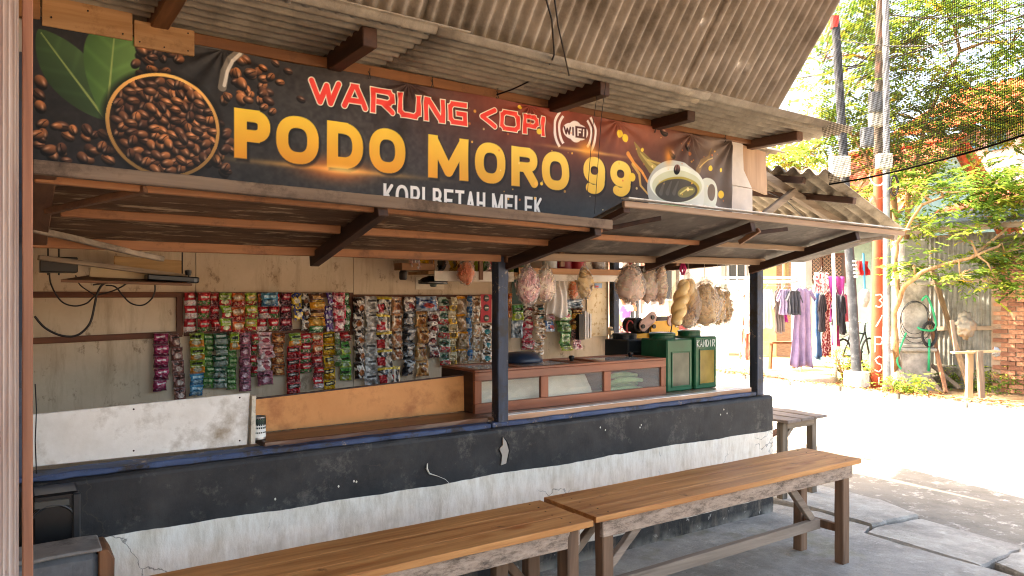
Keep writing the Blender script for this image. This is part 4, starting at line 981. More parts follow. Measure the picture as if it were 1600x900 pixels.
# ================================================================== BOARDS STANDING ON THE COUNTER
WB = surf('worn_white_board', 'cfc8bc', 'ece8e0', 5, 0.55, 0.2, 30, dirt='94836c', dirt_scale=4.5, dirt_amt=(0.5, 0.72), detail=9)
z0 = 0.812 + 0.03
m = MB(); m.prism([(-0.25, 3.375, 0.845), (0.872, 3.375, 0.838), (0.884, 3.375, 1.068), (-0.25, 3.375, 1.035)], (0, 0.016, 0))
wb = m.build('white_board', WB, org=(0.4, 3.38, 0.84), bevel=0.002); tag(wb, 'scuffed white board standing upright on the blue counter sill at the left', 'board')
m = MB()
for xx, zz in ((0.05, 1.02), (0.05, 0.87), (0.42, 1.035), (0.42, 0.865), (0.84, 1.05), (0.84, 0.86)):
    m.tube([(xx, 3.376, zz), (xx, 3.3735, zz)], 0.004, 7)
m.build('nail_heads', plain('rusty_nail', '3a2a20', 0.6, metal=0.5), wb)
m = MB(); m.beam((0.893, 3.372, 0.842), (0.897, 3.372, 1.055), 0.018, 0.03, up=(0, 1, 0), seg=4, jit=0.001); m.build('edge_batten', surf('chipped_cream', 'b9ae98', 'd8cfbd', 12, 0.7, 0.3, dirt='6b5a44', dirt_scale=14), wb)
OB = surf('orange_hardboard', 'c07c42', 'd69556', 2.6, 0.55, 0.12, 30, dirt='9c5a2c', dirt_scale=6, dirt_amt=(0.5, 0.75), detail=9)
m = MB(); m.prism([(0.935, 3.565, 0.853), (2.105, 3.565, 0.857), (2.11, 3.572, 1.052), (0.94, 3.572, 1.008)], (0, 0.012, 0))
ob = m.build('orange_board', OB, org=(1.5, 3.57, 0.85)); tag(ob, 'long orange hardboard panel standing on the counter beside the glass case', 'board')
m = MB(); m.beam((0.94, 3.578, 1.012), (2.11, 3.578, 1.056), 0.016, 0.006, seg=4); m.build('top_edge', DARK_X, ob)
# paint can
c0 = P(404, 703, Y=3.40); c0.z = 0.853
can = thing('paint_can', 'small open tin can with a white and green label beside the white board', 'can', c0)
hz_ = (P(404, 650, Y=3.40).z - c0.z); r_ = 0.031
m = MB(); m.lathe([(r_, 0), (r_ + 0.001, 0.004), (r_, 0.008), (r_, hz_ - 0.008), (r_ + 0.0015, hz_ - 0.004), (r_, hz_), (r_ - 0.003, hz_ - 0.002), (r_ - 0.003, hz_ - 0.02)], c0, 28); m.build('tin', STEEL, can, smooth=True)
m = MB(); m.lathe([(r_ + 0.0008, 0.012), (r_ + 0.0008, hz_ - 0.035)], c0, 28, cap=False); lb = m.build('label', plain('label_white', 'd9dcd6', 0.5), can, smooth=True)
m = MB(); m.lathe([(r_ + 0.0009, hz_ - 0.034), (r_ + 0.0009, hz_ - 0.012)], c0, 28, cap=False); m.build('label_band', plain('label_green', '24402f', 0.5), can, smooth=True)
m = MB()
for k, (za, zb_) in enumerate(((0.05, 0.058), (0.064, 0.085), (0.09, 0.097), (0.03, 0.036))):
    for t0 in np.arange(-2.4, -0.2, 0.28):
        pts = [(c0.x + (r_ + 0.0016) * math.cos(t), c0.y + (r_ + 0.0016) * math.sin(t)) for t in (t0, t0 + 0.1, t0 + 0.2)]
        m.add([(x_, y_, c0.z + za) for x_, y_ in pts] + [(x_, y_, c0.z + zb_) for x_, y_ in pts], [(0, 1, 4, 3), (1, 2, 5, 4)])
m.build('label_print', plain('print_dark', '1f2b26', 0.6), can)

# ================================================================== ROUTER SHELF at upper left
RS = thing('router_shelf', 'hanging board shelf carrying tangled cables under the left flap', 'shelf', P(180, 440, Y=4.0))
m = MB(); m.prism([P(95,441,Y=3.75), P(300,447,Y=3.75), P(255,437,Y=4.1), P(150,432,Y=4.1)], (0, 0, 0.012)); m.build('board', WOOD_X, RS)
m = MB(); m.beam(P(140,424,Y=3.95), P(258,434,Y=3.95), 0.02, 0.05, seg=4); m.build('pale_batten', wood('pale_wood', 'cdb58c', 'eedcb8', 0), RS, bevel=0.002)
m = MB(); m.beam(P(60,402,Y=3.8), P(290,432,Y=3.9), 0.03, 0.022, seg=6, jit=0.001); m.build('slat', GREY_X, RS, bevel=0.002)
for k in range(3):
    m = MB(); m.beam(P(178,405 + k*9,Y=4.45), P(284,412 + k*9,Y=4.45), 0.012, 0.034, seg=3); m.build('slat', wood('pallet_slat', 'a07d4e', 'd0ab76', 0), RS, bevel=0.002)
for px in (75, 92, 285):
    m = MB(); m.tube([P(px, 430, Y=4.0), P(px, 380, Y=4.0)], 0.004, 5); m.build('hanger', CABLE, RS)
m = MB(); m.box(tuple(P(62,425,Y=3.9)), tuple(P(118,404,Y=4.05))); m.build('dark_box', PLASTIC_BLACK, RS, bevel=0.004)
rt = thing('router', 'flat black router box at the right tip of the hanging cable shelf', 'router', P(285, 438, Y=3.85))
m = MB(); m.beam(P(228,433,Y=3.86), P(308,438,Y=3.86), 0.11, 0.028, seg=1); m.build('case', PLASTIC_BLACK, rt, bevel=0.005)
m = MB(); m.lathe([(0.012, -0.02), (0.016, -0.004), (0.016, 0.004), (0.006, 0.008)], P(294,424,Y=3.84), 12); m.tube([P(294,424,Y=3.84), P(295,436,Y=3.84)], 0.004, 6); m.build('antenna_knob', PLASTIC_BLACK, rt)
m = MB(); m.box(tuple(P(303,441,Y=3.80)), tuple(P(307,435,Y=3.803))); m.build('status_window', plain('grey_window', '55585a', 0.2), rt)
def cab(label, pts, r_=0.0042, Y=4.3):
    q = [P(a, b, Y=(c[0] if c else Y)) for a, b, *c in pts]
    # smooth through the points
    out = []
    for i in range(len(q) - 1):
        p0, p1, p2, p3 = q[max(i-1, 0)], q[i], q[i+1], q[min(i+2, len(q)-1)]
        for k in range(6):
            t = k / 6
            out.append(0.5 * ((2*p1) + (p2-p0)*t + (2*p0-5*p1+4*p2-p3)*t*t + (3*p1-p0-3*p2+p3)*t**3))
    out.append(q[-1]); m = MB(); m.tube(out, r_, 6)
    tag(m.build('loose_cable', CABLE, smooth=True, org=q[0]), label, 'cable', 'loose cables under the router shelf')
cab('thick black cable sagging lowest across the left back wall', [(54,494),(70,512),(95,524),(120,524),(140,506),(148,476),(152,458),(165,442),(200,440)], 0.0062)
cab('thin cable looping from the left hanger to the cable tangle', [(77,424),(80,445),(95,470),(115,478),(135,474),(150,462),(175,455),(195,445),(205,435)])
cab('thin cable looping under the router and back up', [(165,446),(180,448),(192,462),(205,474),(222,477),(236,468),(242,455),(242,440)])
cab('cable running level from the router along the tangle', [(145,445),(170,442),(200,443),(225,437),(250,435),(290,440)], 0.005)
cab('short dangling cable at the left end of the pale batten', [(118,430),(125,445),(140,456),(150,462)], 0.0035)

# ================================================================== SACHET STRIPS ON THE BACK WALL
FOIL = vcol('sachet_foil', 0.2, 0.35, 0, spec=0.7)
PAL = {   # base, accent, emblem, print, style
 'redwhite': ('b8202a', 'e9ded6', 'c9262e', 'f6efe8', 0), 'redgreen': ('b01c26', '3f7d34', 'd8343a', 'f2e6d8', 0), 'reddark': ('a3141f', '6d0f18', 'd23a3a', 'f0d8cc', 0),
 'limered': ('8db32a', 'c22a2a', 'd9d8b0', 'e9f0c8', 1), 'orangered': ('d2622a', 'a8241f', 'e8c49a', 'f8ead2', 0), 'limered2': ('9ab636', 'b5232a', 'e7c06a', 'f4ecd0', 0),
 'maroon': ('6c1024', '3d0a1c', 'b01f34', 'e6bcbc', 0), 'yellowblue': ('e3c13a', '24357f', 'f3ecd8', '1c2a60', 2), 'blackwhite': ('2a2622', 'e6e0d6', '8a5a3a', 'f0ece4', 2),
 'cereal': ('5c2f1a', 'e39a2a', 'd8a86a', 'f0c040', 1), 'greenpack': ('2e8038', '1a5a28', 'd8e8c8', 'f0f6e6', 0), 'purple': ('5a3a86', 'd8d0e0', '8a68b0', 'f0ecf6', 2),
 'pinkred': ('cc2f48', 'f0b8bc', 'f4e4e0', '8f1c30', 2), 'magenta': ('8f1f4a', '6a1238', 'b83a68', 'f2dfe6', 3), 'brownpink': ('7a4a42', 'b98a80', 'd9c4b8', '3c2420', 2),
 'limeorange': ('86a62e', 'dd8a2c', '2f3a1c', 'f0eed0', 1), 'green': ('3f7f38', '6aa04a', 'c4d8a4', '1f3d1c', 1), 'darkgreen': ('1f5a40', '8ca092', 'c8d2c8', '16302a', 1),
 'blue': ('3f8fb4', '2a6c94', 'b8dbe6', '173848', 1), 'mauve': ('b0687c', '8a4658', 'd8b0b8', '4a2430', 2), 'redlabel': ('b21a22', '8c1218', '1e1a18', 'd8ccc0', 3),
 'orangebrown': ('b06a34', '8c4a24', 'dcae74', '5a2c14', 2), 'yellow': ('dcae1e', 'c58a16', '2a2416', 'f4e6a8', 3), 'whitegreen': ('d8d6c4', '5c8c44', 'a8b890', '3c5a30', 1),
 'darkbrown': ('33211a', 'd8cdbf', 'a8612f', 'efe6da', 2), 'silver': ('b9b4ac', 'e8e5df', '8f8a84', '4c4844', 2), 'redblack': ('2a1c18', 'b91f26', 'e9dccb', 'e8c63a', 4),
 'peach': ('d39a6c', 'efe0cc', 'a8603c', '4c3020', 2), 'graphite': ('26272a', '5a5c60', 'a8a4a0', 'd8d4d0', 2), 'tan': ('c58a4c', 'e6c08a', '8a5226', '4c2c14', 2),
 'darkred': ('4a1418', 'd9cdc2', '8f2a24', 'efe4d6', 2), 'mint': ('c4d4c0', 'c8383a', '2f5a44', '20382c', 0), 'cream': ('dccda6', 'e6b83c', 'b09a6c', '6a5430', 1),
 'creamband': ('c8b294', 'e39a1e', '9a7c5a', '5e4630', 4), 'bluestrip': ('2f78b4', 'd8e2ea', '88b4d8', '143a60', 1), 'tanwhite': ('d2b088', 'efe6d6', 'a0714a', '5a3a22', 2),
 'tealwhite': ('8a6a4c', 'e8e2d8', '2f8a90', '3a2a1e', 2), 'pinkwhite': ('d8a0a4', 'f0e0dc', 'a83a48', '6a2830', 2), 'greyblue': ('6a7c88', 'aab8c0', '30424c', 'd8e0e4', 2),
 'limegreen': ('4f9a3c', 'b8cc3a', '24401c', 'e6f0c8', 1), 'palegreen': ('8fb07a', 'c8d8b0', 'b04a4c', '3c5a30', 2), 'whiteblue': ('b8c4d2', '3f6aa0', 'c2504a', '24365a', 2), 'orange': ('d9782c', 'e8a050', 'a8401c', 'f0dcc0', 1),
}
_sm = {}
def sachet_mesh(key, var=0):
    if (key, var) in _sm: return _sm[(key, var)]
    base, acc, emb, prn, style = PAL[key]
    base, acc, emb, prn = [np.array(lin(c)[:3]) for c in (base, acc, emb, prn)]
    NU, NV = 18, 22; rnd = random.Random(hash_key(key) + 17 * var); sd = rnd.random() * 50; cv = rnd.uniform(-0.012, 0.012)
    vs = []; cols = []
    for j in range(NV + 1):
        t = j / NV
        for i in range(NU + 1):
            s_ = i / NU - 0.5
            edge = min(1, 6 * (0.5 - abs(s_))) * min(1, 5 * min(t, 1 - t))
            y = -(0.013 * (max(edge, 0) ** 0.5) + 0.011 * mnoise.noise((s_ * 3.2 + sd, t * 3.2, sd)) + 0.008 * mnoise.noise((s_ * 8 + sd, t * 8, sd)) + 0.003 * mnoise.noise((s_ * 17 + sd, t * 17, sd)) + cv * 4 * s_ * s_ + 0.006 * math.sin(t * 3 + sd))
            vs.append((s_ * (1 - 0.05 * math.sin(t * math.pi)) + 0.03 * mnoise.noise((t * 4, sd, 0)), y, -t + 0.03 * mnoise.noise((s_ * 4, sd, 3))))
            c = base
            ss, tt = s_, t
            if style == 0:      # logo upper half, picture below
                if t > 0.62: c = acc
                if ((s_ / 0.40) ** 2 + ((t - 0.36) / 0.20) ** 2) < 1: c = emb
                if abs(t - 0.36) < 0.07 and abs(s_) < 0.30: c = prn
                if t > 0.68 and mnoise.noise((s_ * 8 + sd, t * 8, 2)) > 0.1: c = base * 0.6 + prn * 0.4
            elif style == 1:
                if t > 0.55: c = acc
                if abs(t - 0.30) < 0.085 and abs(s_) < 0.36: c = emb
                if ((s_ / 0.3) ** 2 + ((t - 0.72) / 0.16) ** 2) < 1: c = emb * 0.5 + prn * 0.5
                if abs(t - 0.5) < 0.035 and abs(s_) < 0.4: c = prn
            elif style == 2:
                if mnoise.noise((s_ * 4 + sd, t * 4, sd)) > 0.08: c = acc
                if abs(t - 0.28) < 0.08 and abs(s_) < 0.33: c = prn
                if (((s_ - 0.08) / 0.26) ** 2 + ((t - 0.62) / 0.18) ** 2) < 1: c = emb
            elif style == 3:    # plain wrapper with one dark or pale word mark
                if abs(t - 0.34 + s_ * 0.12) < 0.16 and abs(s_) < 0.40: c = emb
                if abs(t - 0.34 + s_ * 0.12) < 0.06 and abs(s_) < 0.32: c = prn
                if t > 0.72: c = acc
            else:
                if t < 0.14: c = prn if key == 'redblack' else acc
                elif s_ < 0.05 and 0.45 < t < 0.9: c = acc if key == 'redblack' else emb
                elif mnoise.noise((s_ * 4 + sd, t * 4, sd)) > 0.0: c = emb
            if t < 0.07 or t > 0.93: c = c * 0.75 + 0.12
            g = 0.80 + 0.35 * mnoise.noise((s_ * 7, t * 7, sd + 9))
            c = np.clip(c * g, 0, 1); cols.append((c[0], c[1], c[2], 1))
    fs = []
    for j in range(NV):
        for i in range(NU):
            k = j * (NU + 1) + i; fs.append((k, k + 1, k + NU + 2, k + NU + 1))
    me = bpy.data.meshes.new('sachet_' + key); me.from_pydata(vs, [], fs); me.materials.append(FOIL)
    at = me.color_attributes.new('Col', 'FLOAT_COLOR', 'POINT'); at.data.foreach_set('color', np.array(cols, dtype=np.float32).reshape(-1))
    me.polygons.foreach_set('use_smooth', [True] * len(me.polygons)); me.update(); _sm[(key, var)] = me; return me
def hash_key(k): return sum(ord(c) * (i + 3) for i, c in enumerate(k))
def strip(px0, px1, ytop, runs, label, off=0.03, lean=0, grp='sachet strips hung on the back wall'):
    Yp = YB - off; top = P((px0 + px1) / 2, ytop, Y=Yp); wdt = P(px1, ytop, Y=Yp).x - P(px0, ytop, Y=Yp).x
    t = thing('sachet_strip', label, 'sachets', top, grp)
    y = ytop; k = 0
    for key, n_, yb in runs:
        hpx = (yb - y) / n_
        for i in range(n_):
            ya = y + i * hpx; p = P((px0 + px1) / 2 + lean * (ya - ytop) / 100, ya, Y=Yp); q = P((px0 + px1) / 2, ya + hpx, Y=Yp)
            o = bpy.data.objects.new('sachet', sachet_mesh(key, random.randrange(3))); COL.objects.link(o); o.parent = t
            o.location = p - top + Vector((random.uniform(-.002, .002), random.uniform(-0.012, 0.004), 0))
            o.scale = (wdt * random.uniform(1.02, 1.12), random.uniform(0.9, 1.7), (p.z - q.z) * 1.04)
            o.rotation_euler = (random.uniform(-0.20, 0.10), random.uniform(-0.055, 0.055) - lean * 0.004, random.uniform(-0.38, 0.38)); k += 1
        y = yb
    return t
U = 'upper left row'
S = [
 (288,307,456,[('redwhite',3,518)],'red and white sachet strip first in the upper row beside the timber upright'),
 (308,327,456,[('redgreen',3,518)],'red sachets edged in green, second strip of the upper row'),
 (328,342,457,[('reddark',3,517)],'narrow plain red sachet strip, third in the upper row'),
 (343,361,457,[('limered',3,517)],'lime green and red sachet strip, fourth in the upper row'),
 (362,382,457,[('orangered',3,524)],'orange and red sachet strip hanging lowest in the upper row'),
 (382,401,457,[('limered2',3,517)],'lime sachets with red oval, sixth strip of the upper row'),
 (401,419,458,[('orangered',1,478),('redwhite',2,517)],'orange then red sachet strip left of the blue single pack'),
 (420,436,458,[('redwhite',1,478),('redgreen',2,516)],'red and green sachet strip left of the maroon one'),
 (437,455,457,[('maroon',3,516)],'dark maroon sachet strip in the upper row'),
 (455,471,457,[('yellowblue',2,500)],'short yellow and blue sachet strip of two'),
 (470,483,458,[('blackwhite',3,516)],'black and white sachet strip beside the brown cereal packs'),
 (482,506,457,[('cereal',2,509),('greenpack',1,519)],'two large brown and orange cereal packs above a green one'),
 (508,520,457,[('purple',3,517)],'narrow purple and white sachet strip'),
 (520,538,457,[('pinkred',3,517)],'pink and red sachet strip near the right timber upright'),
 (538,546,458,[('greenpack',3,516)],'thin green sachet strip against the right timber upright'),
 (240,263,520,[('magenta',5,611)],'magenta sachet strip with pale script, leftmost in the lower row'),
 (265,283,521,[('brownpink',5,626)],'crumpled brown pink sachet strip hanging lowest at the left'),
 (296,318,520,[('limeorange',3,583),('blue',2,618)],'lime and orange sachets ending in two blue ones'),
 (318,334,521,[('green',5,606)],'mid green sachet strip in the lower row'),
 (333,354,520,[('darkgreen',5,606)],'dark green and grey sachet strip in the lower row'),
 (354,369,524,[('green',5,608)],'green sachet strip left of the mauve one'),
 (374,391,520,[('mauve',5,611)],'mauve pink sachet strip in the lower row'),
 (391,401,521,[('redgreen',4,588)],'narrow red and green strip right of the mauve one'),
 (402,425,519,[('pinkwhite',3,580),('mauve',1,601)],'pale pink sachet strip in the lower row'),
 (425,444,519,[('orangebrown',4,586)],'orange brown sachet strip in the lower row'),
 (448,468,520,[('limeorange',1,540),('redlabel',4,615)],'red sachets with dark label under one lime sachet'),
 (468,486,520,[('redgreen',4,582)],'patchy red and green strip right of the dark label red one'),
 (487,503,520,[('orangered',2,556),('reddark',2,588),('redwhite',1,606)],'orange sachets ending in one white and red'),
 (505,522,518,[('yellow',5,611)],'bright yellow sachet strip with dark label'),
 (522,530,520,[('whitegreen',3,572)],'thin white and green strip beside the yellow one'),
 (530,547,518,[('reddark',1,533),('limegreen',3,594)],'green sachets under one dark red sachet'),
 (552,567,464,[('darkbrown',5,591)],'dark brown sachet strip, first right of the timber upright'),
 (569,590,463,[('silver',6,605)],'long silver sachet strip right of the dark brown one'),
 (589,610,463,[('redblack',5,600)],'black and red sachet strip with yellow seals'),
 (612,629,464,[('peach',4,562)],'peach and white coffee sachet strip'),
 (630,649,464,[('darkred',1,486),('graphite',4,586)],'black graphite sachet strip under one dark red sachet'),
 (650,667,486,[('tan',4,587)],'tan orange sachet strip starting lower than the rest'),
 (668,685,464,[('darkred',5,558)],'dark red and white sachet strip in the right group'),
 (685,701,464,[('mint',5,571)],'mint and red sachet strip in the right group'),
 (700,712,464,[('cream',5,571)],'cream and yellow strip beside the mint one'),
 (712,729,462,[('creamband',4,571)],'beige sachets with bright orange bands'),
 (729,736,462,[('bluestrip',6,563)],'very narrow blue and white strip'),
 (736,749,462,[('tanwhite',5,563)],'tan and white strip right of the blue one'),
 (751,767,505,[('tealwhite',3,567)],'brown, white and teal strip left of the blue post'),
 (793,799,458,[('orange',2,496)],'orange strip half hidden behind the blue post'),
 (800,815,476,[('limegreen',1,500),('greyblue',1,527)],'lime sachet above a grey blue one right of the post'),
 (816,832,475,[('darkred',2,501),('pinkred',3,546)],'brown sachets above pink red ones right of the post'),
 (832,849,475,[('tealwhite',2,500),('tanwhite',4,562)],'tan sachet strip reaching lowest right of the post'),
 (850,868,491,[('pinkwhite',1,500),('whiteblue',1,518)],'pale pack over a white and blue sachet below the plastic bag'),
 (872,891,482,[('palegreen',1,500),('green',2,536),('limegreen',1,548)],'pale green sachet strip right of the plastic bag'),
 (893,907,481,[('cereal',2,515),('brownpink',1,530),('pinkwhite',1,546)],'orange brown strip beside the dark notebook'),
]
for i, (a, b_, yt, runs, lab) in enumerate(S):
    strip(a, b_, yt, runs, lab, 0.030 + (0.02 if i % 2 else 0.0), lean=(8 if 'lowest at the left' in lab else 0))
strip(606,624,572,[('redblack',1,601)],'single red and black sachet tucked at the foot of the yellow sealed strip', 0.07)
strip(408,432,457,[('blue',1,478)],'single blue and red pack pinned over the upper row', 0.075)
strip(358,373,519,[('limeorange',1,546)],'single lime and orange sachet pinned over the green strips', 0.075)
strip(652,682,463,[('whiteblue',1,485)],'wide blue and red single pack at the top of the right group', 0.075)
strip(880,908,467,[('greyblue',1,481)],'grey blue pack lying flat below the orange snack bag', 0.06)
# red card with round badges, dark green card
def card(px0, px1, y0, y1, mat, label, off=0.035, name='display_card'):
    Yp = YB - off; m = MB(); a = P(px0, y1, Y=Yp); b = P(px1, y0, Y=Yp)
    m.box((a.x, Yp, a.z), (b.x, Yp + 0.004, b.z)); o = m.build(name, mat, org=((a.x + b.x) / 2, Yp, a.z)); tag(o, label, 'card'); return o
rc = card(751, 768, 460, 504, plain('red_card', 'b5202c', 0.5), 'red display card with three dark round badges by the blue post')
for y in (466, 481, 497):
    c = P(760, y, Y=YB - 0.036); m = MB(); m.lathe([(0.024, -0.002), (0.026, 0), (0.02, 0.003)], (0, 0, 0), 16)
    m.v = [(c.x + v[0], c.y - v[2], c.z + v[1]) for v in m.v]; bd = m.build('badge', plain('badge_dark', '3c3a34', 0.4), rc)
    m = MB(); m.box((c.x - 0.015, c.y - 0.0055, c.z - 0.004), (c.x + 0.015, c.y - 0.0035, c.z + 0.005)); m.build('badge_print', plain('badge_pale', 'c8c0ae', 0.5), bd)
card(800, 816, 437, 475, plain('green_card', '1f3a2c', 0.5), 'dark green card above the lime sachet right of the post')

# ---- poster, notebook, papers, telephone on the right of the back wall
n = NT('yellowed_sheet'); c = n.ramp(n.noise(8, 6), [(0.3, 'd9bf92'), (0.7, 'ead7b2')]); c = n.mix(n.thr(n.noise(26, 3), 0.56, 0.62), c, lin('c9a878')); n.col(c); n.set(0.6, 0.3)
a = P(917, 526, Y=YB - 0.012); b = P(948, 434, Y=YB - 0.012)
m = MB(); m.grid(lambda u, v: (a.x + u * (b.x - a.x), YB - 0.012 - 0.006 * math.sin(u * 5) * v, a.z + v * (b.z - a.z)), 8, 8)
ps = m.build('wall_sheet', n.m, org=(a.x, YB - 0.012, a.z)); tag(ps, 'yellowed wall sheet with a small red and blue mark near the rear post', 'sheet')
q0 = P(929, 450, Y=YB - 0.022); m = MB(); m.box((q0.x, YB - 0.024, q0.z), (q0.x + 0.08, YB - 0.022, q0.z + 0.04)); m.build('printed_mark', plain('mark_blue', '8fa8c4', 0.6), ps)
m = MB(); m.box((q0.x + 0.006, YB - 0.0265, q0.z + 0.004), (q0.x + 0.04, YB - 0.0245, q0.z + 0.02)); m.build('printed_mark', plain('mark_red', 'c0504a', 0.6), ps)
a = P(905, 531, Y=YB - 0.09); b = P(913, 491, Y=YB - 0.09)
m = MB(); m.box((a.x, YB - 0.09, a.z), (b.x, YB - 0.02, b.z)); nbk = m.build('notebook', PLASTIC_BLACK, org=tuple(a)); tag(nbk, 'dark notebook hung beside white sheets on the back wall', 'notebook')
for k in range(3):
    a = P(914 + k * 3.4, 530 - k, Y=YB - 0.06); b = P(916.6 + k * 3.4, 486 + k * 2, Y=YB - 0.06)
    m = MB(); m.box((a.x, YB - 0.06 - 0.004 * k, a.z), (b.x, YB - 0.02, b.z)); m.build('paper_leaf', plain('paper_white', 'd9d4cc', 0.7), nbk)
# wall telephone by the rear post
tp = thing('wall_telephone', 'small beige wall telephone fixed beside the rear blue post', 'telephone', P(955, 521, Y=4.6))
m = MB(); a = P(949, 531, Y=4.62); m.beam(P(953,511,Y=4.61), P(957,532,Y=4.61), 0.045, 0.03, up=(0, 1, 0), seg=3); m.build('body', plain('beige_plastic', 'c8b48e', 0.5), tp, bevel=0.008)
for py in (515, 525):
    c = P(956, py, Y=4.585); m = MB(); m.lathe([(0.011, -0.004), (0.011, 0.004)], (0, 0, 0), 10); m.v = [(c.x + v[0], c.y + v[2], c.z + v[1]) for v in m.v]; m.build('ear_hole', PLASTIC_BLACK, tp)

# ---- jars, packets and boxes along the high shelf
def jar(px0, px1, yb, ht, body, lid, label, Y=4.50):
    a = P(px0, yb, Y=Y); b = P(px1, yb, Y=Y); r_ = (b.x - a.x) / 2; c = Vector(((a.x + b.x) / 2, Y, 1.671))
    t = thing('jar', label, 'jar', c, 'jars on the high shelf'); m = MB(); m.lathe([(r_ * .9, 0), (r_, 0.01), (r_, ht * .75), (r_ * .8, ht * .82)], c, 18); m.build('body', body, t, smooth=True)
    m = MB(); m.lathe([(r_ * .88, ht * .82), (r_ * .88, ht * .98), (r_ * .8, ht)], c, 18); m.build('lid', lid, t, smooth=True)
    m = MB(); m.lathe([(r_ * 1.01, ht * .2), (r_ * 1.01, ht * .55)], c, 18, cap=False); m.build('label', plain('jar_label_' + label.split()[0], {'pale': '6f8a3a', 'dark': '24502c', 'clear': 'c8ccc8', 'deep': '7a1420', 'red': 'a02028'}.get(label.split()[0], 'd0c8b0'), 0.4), t, smooth=True)
GLJ = plain('jar_green', '8fa05a', 0.15); jar(794, 802, 420, 0.16, GLJ, plain('lid_cream', 'd8d0b0', 0.4), 'pale green jar on the shelf just right of the post')
jar(803, 818, 420, 0.16, plain('jar_dkgreen', '1f3a20', 0.15), plain('lid_green', '2f6030', 0.4), 'dark green jar second on the shelf right of the post')
jar(849, 868, 420, 0.17, plain('jar_clear', '8f9490', 0.1), plain('lid_black', '202020', 0.4), 'clear glass jar on the shelf behind the pink snack bags')
jar(870, 890, 420, 0.17, plain('jar_red', '6a0f18', 0.12), plain('lid_red', '8a1a20', 0.4), 'deep red jar on the shelf')
jar(892, 912, 420, 0.17, plain('jar_red2', '7d141c', 0.12), plain('lid_red2', 'a02a2a', 0.4), 'red jar with white label left of the yellow snack bag')
def packet(px0, px1, yb, key, label, Y=4.46, ht=0.17, depth=1.0):
    a = P(px0, yb, Y=Y); b = P(px1, yb, Y=Y); o = bpy.data.objects.new('shelf_packet', sachet_mesh(key)); COL.objects.link(o)
    o.location = ((a.x + b.x) / 2, Y, 1.671 + ht); o.scale = (b.x - a.x, 3.0 * depth, ht); o.rotation_euler = (random.uniform(-.1, .1), 0, random.uniform(-.2, .2)); tag(o, label, 'packet', 'packets standing on the high shelf')
for i, (a, b_, k, lab) in enumerate(((637,652,'redwhite','white and red packet leftmost on the high shelf'),(653,668,'yellow','yellow and black packet on the high shelf box'),(668,678,'orange','orange packet at the end of the shelf box'),
        (688,697,'graphite','black packet right of the shelf bracket'),(698,707,'cream','striped cream packet on the shelf'),(706,715,'orangebrown','brown packet left of the hanging orange bag'),(740,750,'limegreen','green striped packet right of the hanging orange bag'),
        (749,757,'whitegreen','pale green packet near the post'),(757,768,'pinkwhite','pale pink packet touching the post'))):
    packet(a, b_, 416, k, lab)
m = MB(); a = P(626,431,Y=4.42); b = P(678,417,Y=4.42); m.box((a.x, 4.40, 1.668), (b.x, 4.52, 1.715)); tag(m.build('shelf_box', plain('cardboard', '8a6444', 0.8), org=(a.x, 4.45, 1.668), bevel=0.002), 'flat brown carton on the left end of the high shelf', 'carton')
m = MB(); c = P(630, 430, Y=4.36); m.lathe([(0.02, -0.03), (0.026, -0.02), (0.026, 0.02), (0.02, 0.03)], c, 14); tag(m.build('dark_spool', plain('spool_dark', '2c2420', 0.5), org=tuple(c), smooth=True), 'small dark spool at the left tip of the shelf lip', 'spool')
# black fan-shaped dome under the shelf
c = P(677, 436, Y=4.50); dm = thing('black_wall_dome', 'glossy black ribbed dome fixed to the wall under the shelf', 'lamp', c)
m = MB(); m.lathe([(0.105, -0.035), (0.112, -0.028), (0.108, -0.015), (0.08, 0.008), (0.03, 0.02)], c, 28, sy=0.7); m.build('shade', plain('gloss_black', '17130f', 0.18, spec=0.7, coat=0.6), dm, smooth=True)
m = MB(); m.lathe([(0.012, -0.055), (0.022, -0.05), (0.026, -0.035)], c, 14); m.build('knob', plain('knob_grey', '4a5450', 0.3), dm, smooth=True)
for k in range(9):
    a = 2 * math.pi * k / 9; m = MB(); m.tube([c + Vector((0.03 * math.cos(a), 0.02 * math.sin(a), 0.021)), c + Vector((0.108 * math.cos(a), 0.075 * math.sin(a), -0.014))], 0.003, 5); m.build('rib', plain('gloss_black', '17130f', 0.18), dm)

# ================================================================== HANGING SNACK BAGS
FILM = glassy('clear_bag_film', (250, 248, 244), 0.8, 0.10, haze=(236, 230, 224), haze_amt=0.09, wrinkle=0.9)
def blob(c, rx, ry, rz, nseed, top_pinch=0.5, amp=0.12, nu=26, nv=20, fr=2.6):
    c = Vector(c); m = MB()
    def fn(u, v):
        a = u * 2 * math.pi; b = (v - 0.5) * math.pi
        k = math.cos(b) ** 0.8 if math.cos(b) > 0 else 0; z = math.sin(b)
        if z > 0: k *= 1 - top_pinch * z
        d = Vector((k * math.cos(a), k * math.sin(a), z))
        s_ = 1 + amp * mnoise.noise((d.x * fr + nseed, d.y * fr, d.z * fr)) + amp * 0.5 * mnoise.noise((d.x * fr * 2.7 + nseed, d.y * fr * 2.7, d.z * fr * 2.7))
        return c + Vector((d.x * rx * s_, d.y * ry * s_, d.z * rz * s_))
    m.grid(fn, nu, nv); return m
